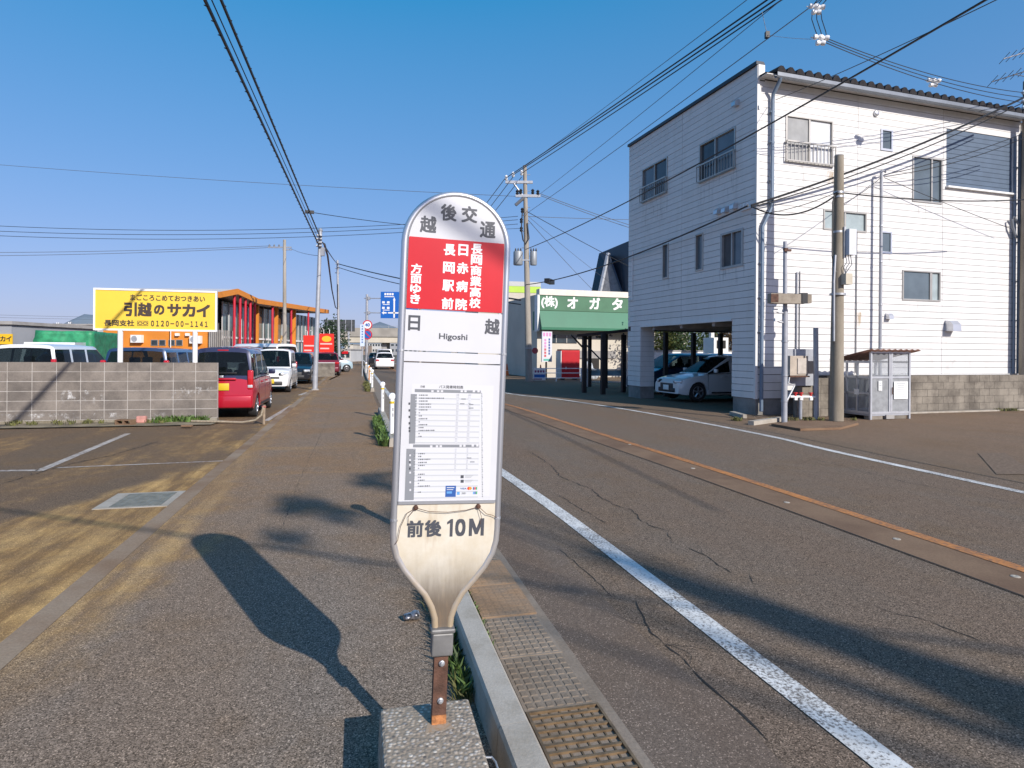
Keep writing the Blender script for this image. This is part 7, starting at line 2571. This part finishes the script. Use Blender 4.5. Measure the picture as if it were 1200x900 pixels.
# ------------------------------------------------------------------ overhead cables
def wire(label, p0, p1, r, sag=0.0, m=None, name='overhead_cable', cat='cable', n=18, group=None):
    p0, p1 = Vector(p0), Vector(p1)
    pts = []
    for i in range(n + 1):
        u = i / n
        q = p0.lerp(p1, u)
        q.z -= sag * 4 * u * (1 - u)
        pts.append(q)
    o = MB().path(pts, r, 5).build(name, m or M_CABLE, None, True)
    tag(o, label, cat, group)
    return o
def wire_pts(label, pts, r, m=None, cat='cable', name='overhead_cable'):
    o = MB().path(pts, r, 5).build(name, m or M_CABLE, None, True)
    return tag(o, label, cat)
def beyond(a, c, k):
    return a + (c - a) * k
# bundle from the leaning pole over the viewer
for k_, (px, py, ppx, ppy, r, lb) in enumerate(((240, 0, 374, 288, .026, 'thick black cable on the left of the bundle running to the leaning pole'),
                                                (248, 0, 374.5, 283, .010, 'thin black wire between the two thick cables to the leaning pole'),
                                                (259, 0, 375.5, 279, .024, 'thick black cable with hanger rings on the right of the bundle'))):
    a, c = sight(ppx, ppy, 26.0), sight(px, py, 8.8 + .15 * k_)
    o = wire(lb, a, beyond(a, c, 2.25), r, 0.0)
    if r > .02:
        b = MB()
        for i in range(46):
            q = a.lerp(beyond(a, c, 1.05), (i + .5) / 46)
            b.box((q.x + (.022 if k_ else -.022), q.y, q.z - .012), (.055, .008, .014), 0, ry=.5)
        h_ = b.build('cable_hangers', M_CABLE, o)
        h_['kind'] = 'stuff'
pb = beyond(sight(375, 280, 26.0), sight(248, 0, 8.8), 2.25)
pole('utility_pole', 'grey pole behind the viewer that carries the cable bundle on', (pb.x, pb.y, 0), (pb.x, pb.y, pb.z + .4), .15, .11, M_POLE)
a, c = sight(375.5, 279, 26.0), sight(259, 0, 9.1)
brk = a.lerp(c, .26)
wire('thin wire leaving a clamp on the cable bundle towards the tall utility pole', brk, (ux(611), 34.9, uz(268)), .012, .25)
MB_c = MB().box(tuple(brk), (.30, .10, .10), .3).build('cable_clamp', M_CABLE)
tag(MB_c, 'black clamp on the right cable of the bundle', 'clamp')
# around the leaning pole
wire_pts('slack black cable looping from the leaning pole down to the slim far pole', [sight(380, 286, 26.2), sight(384, 300, 32), sight(389, 340, 50), sight(393, 360, 62), sight(395.8, 362, 69), sight(395.7, 330, 70), sight(395.5, 309, 70)], .05)
wire('black cable from the leaning pole to the top of the slim far pole', sight(378, 284, 26.2), sight(395.5, 309, 70), .03, .1)
for k_, lb in enumerate(('upper cable running right from the slim far pole behind the bus stop sign', 'lower cable running right from the slim far pole behind the bus stop sign')):
    wire(lb, sight(395.6, 309 + 4 * k_, 70), (ux(611), 34.9, uz(352 + 5 * k_)), .05 - .015 * k_, .2 + .15 * k_)
# sagging lines crossing the sky at left
for k_, (y0, y1, sg_, lb) in enumerate(((259, 254, .62, 'uppermost of the three sagging wires low across the left sky'), (266, 258, .60, 'middle of the three sagging wires low across the left sky'), (271.5, 263, .60, 'lowest of the three sagging wires low across the left sky'))):
    wire(lb, sight(-160, y0 - 4, 33), (ux(607), 34.9, uz(y1)), .014, sg_ + .1, n=26)
wire('single thin wire high across the left sky', sight(-200, 176, 42), (ux(612), 34.9, uz(231)), .013, .25, M_CABLE2, n=26)
for k_, lb in enumerate(('upper thin wire from the left edge to the concrete pole by the store', 'lower thin wire from the left edge to the concrete pole by the store')):
    wire(lb, sight(-40, 296 + 4 * k_, 46), (P3t.x - 1.0 + .3 * k_, 46, P3t.z - .45 - .1 * k_), .018, .12, M_CABLE2)
wire('thin wire from the concrete pole by the store down to the leaning pole', (P3t.x + .4, 46, P3t.z - .6), sight(376, 300, 26), .012, .1, M_CABLE2)
for k_, lb in enumerate(('upper faint wire by the small far pylons', 'lower faint wire by the small far pylons')):
    wire(lb, sight(-60, 367 + 3 * k_, 258), sight(240, 372 + 2.5 * k_, 258), .06, .6, M_CABLE2)
# fan from the tall utility pole to the upper right
fan = [((ux(593), 34.9, uz(209)), (891, 0, 16.0), .024, 'thick black wire on the left of the fan rising from the tall utility pole'),
       ((ux(601), 34.9, uz(205.5)), (900, 0, 16.2), .024, 'thick black wire in the middle of the fan rising from the tall utility pole'),
       ((ux(611), 34.9, uz(203.5)), (905, 2, 16.4), .020, 'black wire on the right of the fan rising from the tall utility pole'),
       ((ux(615), 34.95, uz(195)), (868, 0, 16.0), .010, 'thin ground wire from the very top of the tall utility pole')]
for p0, (px, py, d), r, lb in fan:
    a = Vector(p0)
    c = sight(px, py, d)
    wire(lb, a, beyond(a, c, 1.7), r, .12, M_CABLE if r > .015 else M_CABLE2, n=24)
far_p = (sight(492, 430, 84).x, 84.0, 0.0)
for k_, (px, lb) in enumerate(((593, 'left wire falling from the cross arm behind the bus stop sign'), (601, 'middle wire falling from the cross arm behind the bus stop sign'), (611, 'right wire falling from the cross arm behind the bus stop sign'))):
    wire(lb, (ux(px), 34.9, uz(208)), (far_p[0] - .8 + .8 * k_, 84, 10.2), .020, .45)
pole('utility_pole', 'far utility pole hidden behind the bus stop sign', far_p, (far_p[0], 84, 11.0), .2, .13, M_POLE)
a, c = Vector((ux(631), 34.9, uz(229))), sight(905, 4, 15.2)
wire('thin wire from the lower cross arm up past the white building roof', a, beyond(a, c, 1.6), .010, .1, M_CABLE2, n=24)
a, c = Vector((ux(618), 34.9, uz(250))), sight(953, 0, 13.8)
wire('thin wire from the middle of the tall pole to the bracket above the roof corner', a, beyond(a, c, 1.5), .012, .12, M_CABLE2, n=24)
for k_, lb in enumerate(('upper of two wires from the cross arm passing behind the white building', 'lower of two wires from the cross arm passing behind the white building')):
    wire(lb, (ux(633), 34.9, uz(227.5 + 2 * k_)), sight(800, 281 + 4 * k_, 44), .018, .15, M_CABLE2)
wire('level wire from the tall utility pole to behind the white building', (ux(616), 34.9, uz(254)), sight(800, 258, 42), .016, .05, M_CABLE2)
wire('slanting wire from the tall pole down to behind the white building', (ux(617), 34.9, uz(248)), sight(790, 338, 42), .018, .1)
wire('slanting wire from the tall pole down to the navy roofed house', (ux(617), 34.9, uz(256)), sight(700, 345, 54), .016, .1, M_CABLE2)
wire('second slanting wire from the tall pole down to the navy roofed house', (ux(617), 34.9, uz(252)), sight(716, 332, 53), .012, .1, M_CABLE2)
a, c = Vector((ux(616), 34.8, uz(293))), sight(1084, 0, 10.4)
wire('black cable passing in front of both faces of the white building to the upper right', a, beyond(a, c, 1.6), .020, .62, n=30)
a, c = sight(909, 117, 16.5), sight(1154, 0, 10.2)
wire('thin wire from the roof corner of the white building to the upper right', a, beyond(a, c, 1.5), .009, .1)
# trunk cable along the white building
hook = sight(876, 242, 16.55)
rp_top = Vector((rb.x - .1, 19.0, sight(1200, 113, 19.0).z))
wire('thick cable from the right edge pole down to the near corner of the white building', sight(1215, 107, 17.8), hook + Vector((.05, -.12, 0)), .030, .18, n=24)
wire('second cable just under the thick one to the near corner of the white building', sight(1215, 112, 17.8), hook + Vector((.05, -.12, -.05)), .016, .24, n=24)
wire('thick cable from the corner of the white building to the tall utility pole', hook + Vector((-.02, -.10, 0)), (ux(617), 34.85, uz(334)), .024, .35, n=24)
slv = hook.lerp(Vector((ux(617), 34.85, uz(334))), .80)
tag(MB().box((slv.x, slv.y, slv.z - .25), (.9, .25, .22), 1.2).build('cable_sleeve', M_CABLE), 'black sleeve on the thick cable above the green sign board', 'cable sleeve')
wire('sagging drop cable from the building corner to the concrete pole', hook + Vector((.05, -.12, -.02)), (qb.x - .05, qb.y - .12, on_pole(228)), .020, .36)
wire('thin wire above the sagging drop cable to the concrete pole', hook + Vector((.05, -.12, -.25)), (qb.x - .05, qb.y - .12, on_pole(226)), .009, .10)
wire('level cable from the concrete pole to the right edge', (qb.x + .08, qb.y - .08, on_pole(227)), sight(1215, 233, 17.0), .016, .12)
mt = Vector((LM_P.x, LM_P.y, LM_Z))
for k_, lb in enumerate(('upper twisted service wire from the lamp mast to the right edge', 'lower twisted service wire from the lamp mast to the right edge')):
    wire(lb, mt + Vector((.05, -.05, -.12 - .05 * k_)), sight(1215, 150 + 5 * k_, 18.0), .011, .12 + .06 * k_)
wire('thin wire slanting down right from the lamp mast', mt + Vector((.05, -.05, -.2)), sight(1185, 268, 18.9), .009, .03)
wire('thin wire from the lamp mast to the concrete pole', mt + Vector((-.05, -.05, -.2)), (qb.x + .08, qb.y - .08, on_pole(240)), .009, .05)
# insulators on the spans above the roof
def spool(px, py, d, lb):
    q = sight(px, py, d)
    o = thing('insulator_set', lb, 'insulators', tuple(q), 0)
    for k_ in range(3):
        a_ = k_ * 2.1 + .4
        MB().lathe([(.02, -.10), (.055, -.09), (.055, -.03), (.03, 0), (.055, .03), (.055, .09), (.02, .10)], 10, 0, (.08 * math.cos(a_), 0, .08 * math.sin(a_)), 'X').build('insulator', M_PORC, o, True)
    MB().tube((-.22, 0, .04), (.12, 0, 0), .012).build('link', M_GALV, o)
    return q
i1 = spool(957, 10, 13.5, 'white insulators highest over the roof of the white building')
i2 = spool(962, 46, 13.6, 'white insulators just below the highest ones over the roof')
i3 = spool(1094, 96, 16.2, 'white spacer on the three wires right of the roof insulators')
for k_, lb in enumerate(('left looping jumper between the two roof insulators', 'middle looping jumper between the two roof insulators', 'right looping jumper between the two roof insulators')):
    dx = -.09 + .09 * k_
    wire_pts(lb, [i1 + Vector((dx, 0, -.05)), i1.lerp(i2, .35) + Vector((dx * 1.2 - .03, 0, 0)), i1.lerp(i2, .75) + Vector((dx * 1.2 + .02, 0, 0)), i2 + Vector((dx + .03, 0, .05))], .009)
    c = i1 + Vector((.9 + .12 * k_, -1.6, 1.4))
    wire(('left', 'middle', 'right')[k_] + ' wire leaving the highest roof insulators to the top edge', i1 + Vector((dx, 0, .05)), beyond(i1, c, 3), .010)
    wire(('lowest', 'middle', 'highest')[k_] + ' of three wires from the roof insulators to the right edge pole', i2 + Vector((.05, 0, -.05 + .05 * k_)), sight(1205, 121 - 6 * k_, 18.9), .010, .20, n=20)
brq = sight(899, 41, 16.3)
tag(MB().box(tuple(brq), (.10, .10, .16)).build('span_clamp', M_CABLE), 'small black span clamp above the roof corner of the white building', 'clamp')
wire('grey stay from the span clamp to the roof insulators', brq, i2 + Vector((-.2, 0, 0)), .007, .02, M_GALV)
wire('short grey stay rising from the span clamp', brq, sight(893, 14, 16.0), .007, .0, M_GALV)
# crossing wire over the viewer whose shade lies on the lot
wire('cable crossing high over the viewer from side to side', (-16.0, 4.3, 6.4), (14.0, -7.1, 6.4), .024, .25)
pole('utility_pole', 'pole behind the viewer at the right end of the crossing cable', (14.0, -7.1, 0), (14.0, -7.1, 7.0), .15, .11, M_POLE)
pole('utility_pole', 'pole left of the view at the end of the crossing cable', (-16.0, 4.3, 0), (-16.0, 4.3, 7.0), .15, .11, M_POLE)
